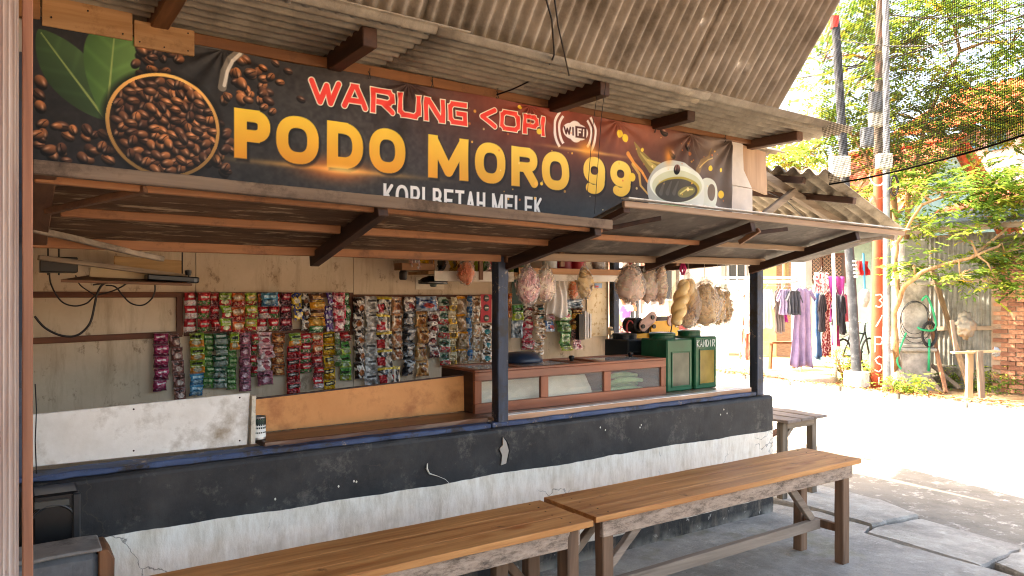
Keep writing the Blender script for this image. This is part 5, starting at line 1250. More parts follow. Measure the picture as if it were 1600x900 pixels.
def snack_bag(px0, px1, y0, y1, Y, label, content, seed, pieces=None, tie=None, piece_n=0, film=True, inner=0.9, disc=False, amp=0.16):
    a = P(px0, y1, Y=Y); b = P(px1, y0, Y=Y); c = Vector(((a.x + b.x) / 2, Y, (a.z + b.z) / 2)); rx = (b.x - a.x) / 2; rz = (b.z - a.z) / 2
    t = thing('snack_bag', label, 'snack bag', Vector((c.x, Y, b.z)), 'snack bags hanging from the flap')
    blob(c - Vector((0, 0, rz * 0.04)), rx * inner, rx * 0.62, rz * inner, seed, 0.35, amp).build('contents', content, t, smooth=True)
    if piece_n:
        rnd = random.Random(seed); m = MB()
        for k in range(piece_n):
            th = rnd.uniform(0, 6.28); ph = rnd.uniform(-1.2, 1.2); z_ = math.sin(ph); kk = math.cos(ph) * (1 - 0.35 * max(0, z_))
            d = Vector((kk * math.cos(th) * rx * inner, kk * math.sin(th) * rx * 0.62, z_ * rz * inner)) * rnd.uniform(0.86, 0.99)
            e1 = Vector((rnd.uniform(-1, 1), rnd.uniform(-1, 1), rnd.uniform(-1, 1))).normalized(); e2 = e1.orthogonal().normalized(); e3 = e1.cross(e2)
            s_ = rnd.uniform(0.008, 0.016); pts = []
            if disc:
                s_ *= 1.9; nn = d.normalized(); e1 = nn.orthogonal().normalized(); e2 = nn.cross(e1); e1 = (e1 + nn * rnd.uniform(-.7, .7)).normalized(); e2 = (e2 + nn * rnd.uniform(-.7, .7)).normalized()
                ring = [c + d * 0.97 + (e1 * math.cos(q * 0.785) + e2 * math.sin(q * 0.785) * 0.8) * s_ + nn * (0.006 * math.cos(q * 1.57)) for q in range(8)]
                m.add([c + d * 0.97 + nn * 0.004] + ring, [(0, q + 1, (q + 1) % 8 + 1) for q in range(8)]); continue
            for q in range(6): 
                an = q * 0.75 * rnd.uniform(0.8, 1.2); pts.append(c + d + (e1 * math.cos(an) + e2 * math.sin(an)) * s_ + e3 * (q * 0.003))
            m.tube(pts, rnd.uniform(0.0022, 0.004), 4)
        o = m.build('crackers', pieces, t, smooth=True, fixn=False); o['kind'] = 'stuff'
    if film:
        m = blob(c, rx * 1.05, rx * 0.76, rz * 1.04, seed + 3, 0.30, 0.16, 40, 32, 3.8); m.build('film', FILM, t, smooth=True)
    # gathered neck and tie
    m = MB(); prof = []
    for k in range(7):
        v = k / 6; prof.append((rx * (0.42 * (1 - v) ** 1.5 + 0.10 + 0.16 * max(0, v - 0.6)), rz * 0.80 + v * rz * 0.42))
    cc = c
    def fn(u, v):
        i = min(5, int(v * 6)); f = v * 6 - i; r_ = prof[i][0] * (1 - f) + prof[i+1][0] * f; z = prof[i][1] * (1 - f) + prof[i+1][1] * f
        an = u * 2 * math.pi; r2 = r_ * (1 + 0.28 * math.sin(an * 6 + seed))
        return cc + Vector((r2 * math.cos(an), r2 * math.sin(an), z))
    m.grid(fn, 30, 6); m.build('neck', FILM, t, smooth=True)
    if tie:
        m = MB(); pz = cc + Vector((0, 0, rz * 1.08))
        for k in range(6):
            an = k * 1.05; m.tube([pz + Vector((0.006 * math.cos(an), 0.006 * math.sin(an), -0.01)), pz + Vector((0.018 * math.cos(an), 0.018 * math.sin(an), 0.022)), pz + Vector((0.004 * math.cos(an), 0.004 * math.sin(an), 0.055))], 0.0022, 5)
        m.build('tie', tie, t, smooth=True)
    m = MB(); m.tube([cc + Vector((0, 0, rz * 1.15)), Vector((cc.x, cc.y, max(1.72, cc.z + rz * 1.3)))], 0.002, 5); m.build('hanging_string', plain('string_pale', 'b8a890', 0.8), t)
    return t
PINK = surf('pink_cracker', 'b4646c', 'd9a294', 16, 0.6, 0.5, 40, dirt='e8cfae', dirt_scale=14, dirt_amt=(0.45, 0.6)); PINK2 = surf('pale_pink_cracker', 'c9918a', 'e2c2a2', 16, 0.6, 0.5, 40, dirt='efdcc0', dirt_scale=14, dirt_amt=(0.45, 0.6))
PP = leafmat('cracker_curl_pink', 'e0a4a0', 'ecc0b4', 0.35); PP2 = leafmat('cracker_curl_cream', 'ecd6b4', 'f4e4c8', 0.4); CR = leafmat('noodle_snack', 'ecc480', 'f8dca4', 0.4)
REDTIE = plain('red_tie', 'c01f30', 0.5); MAGTIE = plain('magenta_tie', 'c8206a', 0.5)
snack_bag(808, 841, 418, 474, 3.34, 'bag of deep pink crackers, left of the pair right of the post', PINK, 3, PP, None, 130)
snack_bag(838, 866, 418, 471, 3.37, 'bag of pale pink crackers, right of the pair right of the post', PINK2, 8, PP2, None, 130)
BISC = surf('golden_biscuit', 'c69a52', 'dfbd80', 12, 0.6, 0.3, 40); snack_bag(903, 924, 417, 467, 3.36, 'narrow bag of golden biscuits hanging alone in the middle', BISC, 15, plain('biscuit_disc', 'd8b070', 0.6), None, 60, disc=True)
CHIP = leafmat('pale_chips', 'eab89c', 'f6d8be', 0.4)
snack_bag(966, 1004, 414, 474, 3.34, 'large bag of pale chips tied in red, leftmost on the right flap', CHIP, 21, PP2, REDTIE, 170, disc=True, amp=0.3)
snack_bag(1000, 1029, 416, 474, 3.38, 'second bag of pale chips with red print on the right flap', CHIP, 27, PP2, REDTIE, 170, disc=True, amp=0.3)
snack_bag(1026, 1041, 414, 474, 3.33, 'slim bag of pale chips beside the twisted bread', CHIP, 33, PP2, REDTIE, 70, disc=True, amp=0.25)
ORNG = surf('orange_crackers', 'c9562c', 'e8894a', 14, 0.5, 0.4, 40, dirt='f0b48a', dirt_scale=12); snack_bag(716, 741, 407, 444, 4.30, 'small bag of orange crackers hanging from the high shelf', ORNG, 40, plain('curl_orange', 'e8895a', 0.6), None, 50)
snack_bag(888, 903, 436, 467, 4.62, 'flat orange and white snack bag on the back wall', ORNG, 44, PP2, None, 40)
snack_bag(925, 945, 396, 424, 4.46, 'clear bag of small goods lying on the shelf end', plain('grey_goods', '9a9088', 0.5), 47, PP2, None, 20)
# twisted bread loaves
BREAD = surf('glazed_bread', 'd09a50', 'ecc884', 7, 0.4, 0.25, 30, dirt='f2dcb0', dirt_scale=9, coat=0.3)
tb = thing('bread_bag', 'bag of two twisted bread loaves hung with a magenta tie', 'bread bag', P(1068, 430, Y=3.34), 'snack bags hanging from the flap')
def twist(pa, pb, r_, seed):
    pa = Vector(pa); pb = Vector(pb); m = MB(); d = pb - pa
    def fn(u, v):
        an = u * 2 * math.pi; env = (math.sin(math.pi * min(1, max(0, 0.04 + v * 0.92)))) ** 0.35
        rr = r_ * env * (0.66 + 0.42 * abs(math.cos(an + v * 10.5)) ** 0.8); side = d.normalized().cross(Vector((0, 1, 0))).normalized(); f = Vector((0, 1, 0))
        return pa + d * v + (side * math.cos(an) + f * math.sin(an)) * rr
    m.grid(fn, 28, 48); m.build('bread_loaf', BREAD, tb, smooth=True)
twist(P(1076, 436, Y=3.37), P(1084, 500, Y=3.37), 0.047, 1); twist(P(1070, 438, Y=3.31), P(1056, 508, Y=3.31), 0.05, 2)
c = (P(1050, 512, Y=3.33) + P(1090, 430, Y=3.33)) / 2
blob(c, 0.12, 0.085, 0.185, 5, 0.3, 0.09, 30, 24, 3.2).build('film', glassy('thin_bag_film', (252, 250, 246), 0.8, 0.12, haze=(240, 234, 226), haze_amt=0.03, wrinkle=0.7), tb, smooth=True)
m = MB(); pz = P(1067, 420, Y=3.34)
for k in range(9):
    an = k * 0.7; m.tube([pz + Vector((0.008 * math.cos(an), 0.008 * math.sin(an), -0.04)), pz + Vector((0.022 * math.cos(an), 0.022 * math.sin(an), 0.0)), pz + Vector((0.006 * math.cos(an), 0.006 * math.sin(an), 0.045))], 0.003, 5)
m.build('tie', MAGTIE, tb, smooth=True)
m = MB(); m.tube([pz + Vector((0, 0, 0.03)), Vector((pz.x, pz.y, 1.75))], 0.002, 5); m.build('hanging_string', MAGTIE, tb)
# big bags of noodle snacks
CRB = leafmat('noodle_snack_mass', 'e4b870', 'f2d094', 0.4)
snack_bag(1081, 1120, 440, 510, 3.34, 'biggest bag of golden noodle snacks beside the right post', CRB, 51, CR, None, 420)
snack_bag(1112, 1131, 446, 508, 3.40, 'middle bag of golden noodle snacks near the right post', CRB, 56, CR, None, 200)
snack_bag(1126, 1142, 452, 506, 3.44, 'slim bag of golden noodle snacks closest to the right post', CRB, 61, CR, None, 150)
snack_bag(1064, 1086, 488, 512, 3.38, 'small low bag of noodle snacks under the bread', CRB, 66, CR, None, 120)
# white carrier bag hung on the back wall
n = NT('white_carrier'); n.col('e2ddd6'); n.set(0.4, 0.4); n.b.inputs['Subsurface Weight'].default_value = 0.0; n.bump(n.noise(9, 5, 0.6, None, 1.2), 0.5, 0.02)
a = P(853, 494, Y=4.5); b = P(888, 434, Y=4.5); m = MB()
def bagf(u, v):
    wdt = 1 - 0.35 * v; x = a.x + (b.x - a.x) * (0.5 + (u - 0.5) * wdt + 0.12 * v)
    if v < 0.05 : pass
    y = 4.5 - 0.035 * math.sin(u * math.pi) * math.sin(min(1, v * 1.2) * math.pi) + 0.012 * math.sin(u * 19 + v * 4)
    return (x, y, a.z + (b.z - a.z) * v + 0.02 * math.sin(u * 7) * (1 - v))
m.grid(bagf, 26, 20); tag(m.build('carrier_bag', n.m, smooth=True, org=tuple(b), solid=0.002), 'empty white plastic carrier bag hanging behind the pink crackers', 'plastic bag')

# ================================================================== GLASS CASE, TINS, MACHINE
GC = thing('glass_case', 'low brown wooden display case with glass panes on the counter', 'display case', (2.85, 3.64, 0.85))
CW = wood('case_timber_x', '7a4228', 'b06a48', 0, grain=8, rough=0.5, coat=0.1); CWZ = wood('case_timber_z', '7a4228', 'b06a48', 2, grain=8, rough=0.5); CWY = wood('case_timber_y', '7a4228', 'b06a48', 1, grain=8, rough=0.5)
GLASS = glassy('pane_glass', (248, 250, 248), 0.92, 0.03)
cx0, cx1, cy0, cy1, cz0, cz1 = 2.10, 3.57, 3.45, 3.83, 0.852, 1.078
def cb(nm, a, b, mat): m = MB(); m.box(a, b); return m.build(nm, mat, GC, bevel=0.002)
cb('frame_rail', (cx0, cy0, cz0), (cx1, cy0 + 0.025, cz0 + 0.055), CW); cb('frame_rail', (cx0, cy0, cz1 - 0.045), (cx1, cy0 + 0.025, cz1), CW)
divs = [cx0, P(852, 590, Y=cy0).x - 0.03, P(949, 585, Y=cy0).x - 0.025, cx1 - 0.045]
for k, dx in enumerate(divs): cb('frame_stile', (dx, cy0 + 0.001, cz0 + 0.056), (dx + (0.045 if k in (0, 3) else 0.055), cy0 + 0.024, cz1 - 0.046), CWZ)
for k in range(3):
    xa = divs[k] + (0.045 if k == 0 else 0.055); xb = divs[k + 1]; cb('glass_pane', (xa - 0.003, cy0 + 0.014, cz0 + 0.05), (xb + 0.003, cy0 + 0.018, cz1 - 0.04), GLASS)
cb('end_panel', (cx0, cy0 + 0.026, cz0), (cx0 + 0.018, cy1, cz1), DARK_Y); cb('end_panel', (cx1 - 0.018, cy0 + 0.026, cz0), (cx1, cy1, cz1), CWY)
cb('back_panel', (cx0 + 0.02, cy1 - 0.015, cz0), (cx1 - 0.02, cy1, cz1 - 0.001), CW); cb('base_board', (cx0 + 0.02, cy0 + 0.03, cz0), (cx1 - 0.02, cy1 - 0.02, cz0 + 0.012), plain('case_floor', 'a89478', 0.7))
for y in (cy0, cy1 - 0.045): cb('top_rail', (cx0, y, cz1 + 0.001), (cx1, y + 0.045, cz1 + 0.014), CW)
for x in (cx0, 2.42, 2.86, 3.05, cx1 - 0.05): cb('top_rail', (x, cy0 + 0.046, cz1 + 0.0015), (x + 0.05, cy1 - 0.046, cz1 + 0.0135), CWY)
for xa, xb in ((cx0 + 0.05, 2.42), (2.47, 2.86), (3.10, cx1 - 0.05)): cb('lid_pane', (xa, cy0 + 0.046, cz1 + 0.004), (xb, cy1 - 0.046, cz1 + 0.008), GLASS)
for px in (893, 985):
    c = P(px, 566, Y=3.62); c.z = cz1 + 0.014; m = MB(); m.lathe([(0.014, 0), (0.012, 0.008), (0.02, 0.02), (0.018, 0.03), (0.006, 0.034)], c, 14); m.build('knob', PLASTIC_BLACK, GC, smooth=True)
# contents of the case
m = MB(); m.grid(lambda u, v: (2.16 + u * 0.84, 3.50 + 0.02 * mnoise.noise((u * 6, v * 3, 0)) + v * 0.10, 0.866 + v * 0.14), 16, 6); tag(m.build('lining_paper', plain('greaseproof', 'd8cab6', 0.6), org=(2.5, 3.5, 0.866)), 'pale crumpled paper lining inside the glass case', 'paper')
BAN = surf('green_wrap', '6f8a4a', '9db07a', 9, 0.5, 0.3)
for k in range(4):
    m = MB(); y = 3.56 + 0.05 * (k % 2); z = 0.885 + 0.028 * k
    m.tube([(3.12 + 0.03 * k, y, z), (3.2 + 0.02 * k, y, z + 0.01), (3.35, y + 0.01, z + 0.012), (3.46, y, z)], [0.012, 0.02, 0.02, 0.012], 8)
    tag(m.build('leaf_wrap', BAN, smooth=True, org=(3.3, y, z)), ['bottom', 'second', 'third', 'topmost'][k] + ' green leaf wrapped snack in the right pane of the glass case', 'snack', 'leaf wrapped snacks in the case')
for k in range(5):
    c = Vector((2.25 + k * 0.15, 3.66, 0.90)); blob(c, 0.055, 0.05, 0.035, k * 3.1, 0.1, 0.1).build('fried_snack', surf('fried_batter', 'b58a58', 'd4b184', 14, 0.7, 0.4), org=tuple(c), smooth=True)
for i, o in enumerate([o for o in COL.objects if o.name.startswith('fried_snack')]): tag(o, ['leftmost', 'second', 'middle', 'fourth', 'rightmost'][i] + ' pale fried snack of the row behind the paper in the glass case', 'snack', 'fried snacks in the case')
# dark blue bowl upside down on the case
c = Vector((P(816, 556, Y=3.72).x, 3.72, cz1 + 0.016)); m = MB(); m.lathe([(0.125, 0), (0.128, 0.008), (0.122, 0.03), (0.10, 0.052), (0.06, 0.06), (0.02, 0.061)], c, 30)
tag(m.build('upturned_bowl', plain('navy_plastic', '1d2a3c', 0.35), org=tuple(c), smooth=True), 'dark blue plastic bowl upside down on the glass case behind the post', 'bowl')
# green biscuit tins
GRN = surf('green_tin_paint', '0f4a30', '1c6a46', 4, 0.38, 0.25, 9, dirt='3a4a34', dirt_scale=9, dirt_amt=(0.58, 0.68), coat=0.1, detail=9)
def tin(x0, x1, y0, y1, z0, z1, label, pane, lid_c, word=None, mat=None):
    mat = mat or GRN
    t = thing('biscuit_tin', label, 'tin', ((x0 + x1) / 2, (y0 + y1) / 2, z0), 'large square tins on the counter')
    m = MB(); m.box((x0, y0, z0), (x1, y1, z1)); m.build('tin_body', mat, t, bevel=0.008)
    w_ = x1 - x0; fx0, fx1, fz0, fz1 = x0 + w_ * .17, x1 - w_ * .10, z0 + (z1 - z0) * .08, z0 + (z1 - z0) * .76
    for a, b in (((fx0, y0 - 0.006, fz0), (fx1, y0 - 0.001, fz0 + 0.008)), ((fx0, y0 - 0.006, fz1 - 0.008), (fx1, y0 - 0.001, fz1)), ((fx0, y0 - 0.006, fz0 + 0.0085), (fx0 + 0.008, y0 - 0.001, fz1 - 0.0085)), ((fx1 - 0.008, y0 - 0.006, fz0 + 0.0085), (fx1, y0 - 0.001, fz1 - 0.0085))):
        m = MB(); m.box(a, b); m.build('window_frame', mat, t, bevel=0.001)
    if pane:
        m = MB(); m.box((fx0 + 0.0085, y0 - 0.003, fz0 + 0.0085), (fx1 - 0.0085, y0 - 0.001, fz1 - 0.0085)); m.build('window', pane, t)
    r_ = w_ * .36; c = Vector((x0 + w_ * .42, (y0 + y1) / 2 + 0.02, z1)); m = MB(); m.lathe([(r_, 0), (r_, 0.022), (r_ * 1.04, 0.026), (r_ * 1.04, 0.036), (r_ * .9, 0.042), (r_ * .3, 0.045)], c, 26); m.build('lid', lid_c, t, smooth=False)
    if word:
        G2 = {'K': [[(0,0),(0,1)],[(1,1),(0,.5),(1,0)]], 'A': [[(0,0),(.5,1),(1,0)],[(.2,.35),(.8,.35)]], 'N': [[(0,0),(0,1),(1,0),(1,1)]], 'D': [[(0,0),(0,1),(.6,.95),(1,.6),(1,.4),(.6,.05),(0,0)]], 'I': [[(.5,0),(.5,1)]], 'R': [[(0,0),(0,1),(.8,.95),(.9,.7),(.7,.5),(0,.5)],[(.4,.5),(1,0)]]}
        m = MB(); lw = w_ * .86 / len(word); zt = z1 - 0.022; hh = 0.048
        for i, ch in enumerate(word):
            for pl in G2[ch]:
                m.tube([(x0 + w_ * .06 + (i + a * .72) * lw, y0 - 0.002, zt - hh + b * hh) for a, b in pl], 0.0042, 5)
        m.build('painted_word', plain('chalky_white', 'd8dcd0', 0.7), t)
    return t
n = NT('tin_glass_grey'); n.col(n.ramp(n.noise(7, 6), [(0.3, '3a4436'), (0.7, '5f6654')])); n.set(0.3, 0.4); PG = n.m
n = NT('tin_glass_amber'); n.col(n.ramp(n.noise(7, 6), [(0.3, '7a6424'), (0.7, 'a38a3a')])); n.set(0.3, 0.4); PA = n.m
tin(3.63, 3.875, 3.50, 3.75, 0.855, 1.205, 'dark green tin with a grey glass window beside the display case', PG, GRN)
tin(3.905, 4.125, 3.50, 3.74, 0.855, 1.215, 'green tin with an amber window and hand painted white lettering', PA, GRN, 'KANDIR')
tin(3.56, 3.80, 3.80, 4.05, 0.855, 1.19, 'nearly black tin behind the green ones carrying the yellow machine', None, plain('tin_black_lid', '12181c', 0.4), None, plain('tin_black', '10161a', 0.35))
m = MB(); m.tube([P(1047, 525, Y=3.62), P(1051, 502, Y=3.62)], 0.004, 6); tag(m.build('stirring_rod', PLASTIC_BLACK, org=tuple(P(1047, 525, Y=3.62))), 'thin dark rod standing out of the first green tin lid', 'rod')
# yellow roller press
YM = thing('roller_press', 'yellow hand press machine with black rollers and pink side plates', 'machine', P(1025, 532, Y=3.95))
YEL = plain('machine_yellow', 'f2ae1e', 0.4, coat=0.2); Ym = 3.93
def mpoly(pts, Y, th, nm, mat, bev=0.002): m = MB(); m.prism([P(a, b, Y=Y) for a, b in pts], (0, th, 0)); m.build(nm, mat, YM, bevel=bev)
mpoly([(1017,502),(1061,500),(1062,536),(1018,538)], Ym, 0.02, 'front_plate', YEL); mpoly([(992,522),(1018,520),(1018,540),(991,540)], Ym + 0.02, 0.12, 'base', YEL)
mpoly([(1018,505),(1060,503),(1060,538),(1018,538)], Ym + 0.16, 0.02, 'rear_plate', YEL)
def rounded(p0, p1, r_, Y, th, nm, mat):
    a = P(*p0, Y=Y); b = P(*p1, Y=Y); d = (b - a); an = math.atan2(d.z, d.x); m = MB()
    pts = [(a.x + r_ * math.cos(an + math.pi / 2 + k * math.pi / 10), Y, a.z + r_ * math.sin(an + math.pi / 2 + k * math.pi / 10)) for k in range(11)] + [(b.x + r_ * math.cos(an - math.pi / 2 + k * math.pi / 10), Y, b.z + r_ * math.sin(an - math.pi / 2 + k * math.pi / 10)) for k in range(11)]
    m.prism(pts, (0, th, 0)); m.build(nm, mat, YM, bevel=0.002)
PKM = plain('primer_pink', 'c09a8c', 0.5)
rounded((1006,509), (1020,496), 0.042, Ym - 0.006, 0.012, 'side_plate', PKM); rounded((1048,503), (1050,498), 0.032, Ym - 0.008, 0.012, 'side_plate', PKM)
for px, py in ((1005,510),(1020,496),(1022,510)):
    c = P(px, py, Y=Ym - 0.012); m = MB(); m.lathe([(0.016, -0.005), (0.016, 0.004)], (0, 0, 0), 14); m.v = [(c.x + v[0], c.y + v[2], c.z + v[1]) for v in m.v]; m.build('bolt_hole', PLASTIC_BLACK, YM)
for px, py, r_ in ((1000,508,0.055),(1010,513,0.05)):
    c = P(px, py, Y=Ym + 0.02); m = MB(); m.lathe([(r_ * .7, 0), (r_, 0.01), (r_, 0.13), (r_ * .7, 0.14)], (0, 0, 0), 20); m.v = [(c.x + v[0], c.y + v[2], c.z + v[1]) for v in m.v]; m.build('roller', plain('rubber_black', '1a1a1c', 0.5), YM, smooth=False)
for k in range(4):
    c = P(984 + k * 0.4, 512, Y=Ym + 0.02 * k); m = MB(); m.tube([(c.x + 0.035 * math.cos(t), c.y, c.z + 0.05 * math.sin(t)) for t in np.linspace(0.6, 4.2, 10)], 0.005, 6); m.build('red_wire', plain('red_wire', 'a02420', 0.5), YM, smooth=True)
mpoly([(1027,495),(1052,494),(1054,508),(1024,509)], Ym + 0.10, 0.01, 'hopper', PLASTIC_BLACK)
for px in (1021, 1057):
    c = P(px, 510, Y=Ym - 0.004); m = MB(); m.lathe([(0.008, -0.004), (0.008, 0.004)], (0, 0, 0), 10); m.v = [(c.x + v[0], c.y + v[2], c.z + v[1]) for v in m.v]; m.build('bolt', STEEL, YM)
m = MB()
for k in range(5): p0 = P(1032 + k * 3, 521, Y=Ym - 0.002); m.box((p0.x, p0.y, p0.z), (p0.x + 0.010, p0.y + 0.0015, p0.z + 0.014))
m.build('stencil_print', plain('print_red', 'a8501c', 0.6), YM)

# ================================================================== ACROSS THE ROAD
GZ = -0.03
def gnd(px, py, z=GZ): return P(px, py, Z=z)
# ---- shade net hanging from the terrace roof
NB = [P(1296, 288, D=4.75), P(1660, 192, D=3.55)]; NTp = [P(1256, -70, D=4.75), P(1660, -420, D=3.55)]
m = MB(); nu_, nv_ = 150, 130
def net(u, v):
    b = NB[0].lerp(NB[1], u); t = NTp[0].lerp(NTp[1], u); q = b.lerp(t, v)
    if u < 0.03: q = q
    sag = 0.03 * math.sin(u * math.pi) * (1 - v); q = q + Vector((0, 0, -sag)); q += Vector((0.02 * mnoise.noise((u * 3, v * 3, 0)), 0.02 * mnoise.noise((u * 3, v * 3, 7)), 0)); return q
for i in range(nu_ + 1): m.tube([net(i / nu_, j / 10) for j in range(11)], 0.0014, 3, caps=False)
for j in range(nv_ + 1): m.tube([net(i / 12, j / nv_) for i in range(13)], 0.0014, 3, caps=False)
netm = m.build('shade_net', plain('net_black', '1c1812', 0.95, spec=0.05), None, fixn=False, org=tuple(NB[0]))
tag(netm, 'fine black shade net hanging at the upper right under the roof edge', 'net')
m = MB(); m.tube([net(i / 14, 0) for i in range(15)], 0.006, 6); m.build('hem_rope', plain('hem_black', '16130f', 0.95, spec=0.05), netm)

# ---- utility poles
def pole(name, label, pts, r0, r1, mats):
    t = thing(name, label, 'pole', pts[0]); n_ = 24; a = Vector(pts[0]); b = Vector(pts[1])
    m = MB(); m.tube([a.lerp(b, i / n_) for i in range(n_ + 1)], [r0 + (r1 - r0) * i / n_ for i in range(n_ + 1)], 14); m.build('shaft', mats, t, smooth=True); return t
REDP = surf('red_pole_paint', 'a8402a', 'c8603e', 3, 0.6, 0.25, 30, dirt='d9c8b8', dirt_scale=5, dirt_amt=(0.66, 0.72))
BLKP = surf('dark_pole', '2a2c30', '44474c', 4, 0.6, 0.25, 30, dirt='6a6d70', dirt_scale=6); GRYP = surf('grey_pole', '7d8084', 'a3a5a8', 4, 0.6, 0.25, 30, dirt='5f6064', dirt_scale=5)
b_ = gnd(1369, 606); D_r = b_.dot(Vector((FX, FY, 0)))
rp_ = pole('red_utility_pole', 'rust red utility pole with white painted letters across the road', (gnd(1369, 606), P(1377, -40, D=D_r)), 0.088, 0.072, REDP)
D_g = D_r - 0.35
gp = pole('grey_utility_pole', 'slim grey utility pole standing beside the red one', (P(1386, 611, D=D_g), P(1384, -30, D=D_g)), 0.055, 0.048, GRYP)
D_b = gnd(1338, 606).dot(Vector((FX, FY, 0)))
bp = pole('black_utility_pole', 'dark leaning utility pole in a white concrete footing', (P(1339, 590, D=D_b), P(1305, 28, D=D_b)), 0.078, 0.066, BLKP)
m = MB(); a = P(1304.3, 44, D=D_b); b2_ = P(1304, 26, D=D_b); m.tube([a, b2_], 0.072, 14); m.build('red_tip', plain('red_tip', 'c23a30', 0.5), bp)
c = P(1338, 606, D=D_b); m = MB(); m.box((c.x - 0.15, c.y - 0.15, GZ - 0.1), (c.x + 0.15, c.y + 0.15, GZ + 0.28)); m.build('footing', surf('whitewashed', 'd8d4cc', 'efece6', 5, 0.8, 0.2, dirt='a09888', dirt_scale=4), bp, bevel=0.02)
m = MB(); a = P(1373.2, 262, D=D_r); b2_ = P(1377.05, -44, D=D_r); m.tube([a.lerp(b2_, i / 10) for i in range(11)], [0.084 - 0.010 * i / 10 for i in range(11)], 14); m.build('upper_shaft', surf('grey_brown_pole', '4c443c', '766a5e', 4, 0.8, 0.4, 30, dirt='8a5a48', dirt_scale=5), rp_, smooth=True)  # grey-brown sleeve over the upper part of the red pole
# white lettering on the red pole, following its curve
axis0 = gnd(1369, 606); axis1 = P(1377, -40, D=D_r)
LET = {'P': [[(0,0),(0,1),(.7,1),(1,.78),(.7,.52),(0,.52)]], 'S': [[(1,.9),(.5,1),(.05,.8),(.3,.55),(.8,.45),(1,.2),(.5,0),(0,.1)]], 'I': [[(.5,0),(.5,1)]], '3': [[(0,.95),(.6,1),(.95,.78),(.45,.55),(1,.25),(.5,0),(0,.08)]], '/': [[(.1,0),(.9,1)]]}
m = MB()
viewdir = -Vector((FX, FY, 0)); sidev = Vector((FY, -FX, 0))
for ch, py0, py1 in (('3', 460, 480), ('/', 492, 510), ('P', 526, 550), ('S', 556, 580), ('I', 588, 600)):
    z0_ = P(1369, py1, D=D_r).z; z1_ = P(1369, py0, D=D_r).z
    for pl in LET[ch]:
        pts = []
        for i in range(len(pl) - 1):
            for k in range(4):
                a = pl[i][0] + (pl[i+1][0] - pl[i][0]) * k / 4; b = pl[i][1] + (pl[i+1][1] - pl[i][1]) * k / 4; pts.append((a, b))
        pts.append(pl[-1]); q = []
        for a, b in pts:
            z = z0_ + b * (z1_ - z0_); t = (z - axis0.z) / (axis1.z - axis0.z); cc = axis0.lerp(axis1, t); an = (a - 0.5) * 1.5 ; rr = 0.087 - 0.016 * t
            q.append(cc + (viewdir * math.cos(an) + sidev * math.sin(an)) * rr)
        m.tube(q, 0.012, 6)
m.build('painted_letters', plain('pole_white', 'e6e0d8', 0.7), rp_, smooth=True)
m = MB()
for k in range(5):
    p0 = P(1329 + 0.6 * k, 408 + k * 6, D=D_b) ; m.box((p0.x - 0.05, p0.y - 0.085, p0.z - 0.02), (p0.x + 0.03, p0.y - 0.06, p0.z + 0.012))
m.build('painted_marks', plain('pole_white', 'e6e0d8', 0.7), bp)
def pole_box(px0, px1, y0, y1, D, label, mat, parent=None):
    a = P(px0, y1, D=D); b = P(px1, y0, D=D); w_ = (b - a).length; c = (a + b) / 2; hw = abs((px1 - px0) / FOC * D) / 2; hh = abs(y1 - y0) / FOC * D / 2
    t = thing('junction_box', label, 'utility box', c, 'boxes fixed on the poles', rz=-TH)
    m = MB(); m.box((-hw, -0.09, -hh), (hw, 0.05, hh)); o = m.build('case', mat, t, local=True, bevel=0.012)
    m = MB(); m.box((-hw * .85, -0.096, -hh * .85), (hw * .85, -0.091, hh * .85)); m.build('door', mat, t, local=True, bevel=0.003)
    return t
WBX = surf('box_white', 'c9c6b8', 'e2dfd2', 6, 0.6, 0.15, dirt='8a8470', dirt_scale=5); GBX = surf('box_grey', '5c6064', '7a7e82', 6, 0.6, 0.15)
pole_box(1296, 1326, 245, 276, D_b - 0.1, 'white junction box on the dark leaning pole', WBX)
pole_box(1369, 1391, 241, 264, D_g - 0.1, 'cream junction box where the red and grey poles meet', WBX)
pole_box(1358, 1376, 177, 199, D_r - 0.1, 'small white box higher up the red pole', WBX)
pole_box(1358, 1378, 145, 176, D_r - 0.16, 'grey box above the small white one on the red pole', GBX)
pole_box(1345, 1362, 200, 230, D_r - 0.16, 'tilted dark box left of the red pole', GBX)
m = MB(); pts = [P(1372 + 14 * math.cos(t), 268 + 22 * math.sin(t), D=D_g - 0.12) for t in np.linspace(0.2, 2.9, 14)]; m.tube(pts, 0.012, 6); tag(m.build('cable_loop', plain('loop_white', 'd0ccc0', 0.6), smooth=True, org=tuple(pts[0])), 'pale cable loop below the cream junction box', 'cable')
m = MB()
for k in range(5): m.tube([P(1396 + 6 * math.cos(t) + k * 0.5, 290 + 16 * math.sin(t), D=D_g - 0.05 * k) for t in np.linspace(0, 6.28, 16)], 0.01, 5, caps=False)
tag(m.build('cable_coil', CABLE, smooth=True, org=tuple(P(1396, 290, D=D_g))), 'coiled black cable hanging on the grey pole', 'cable')
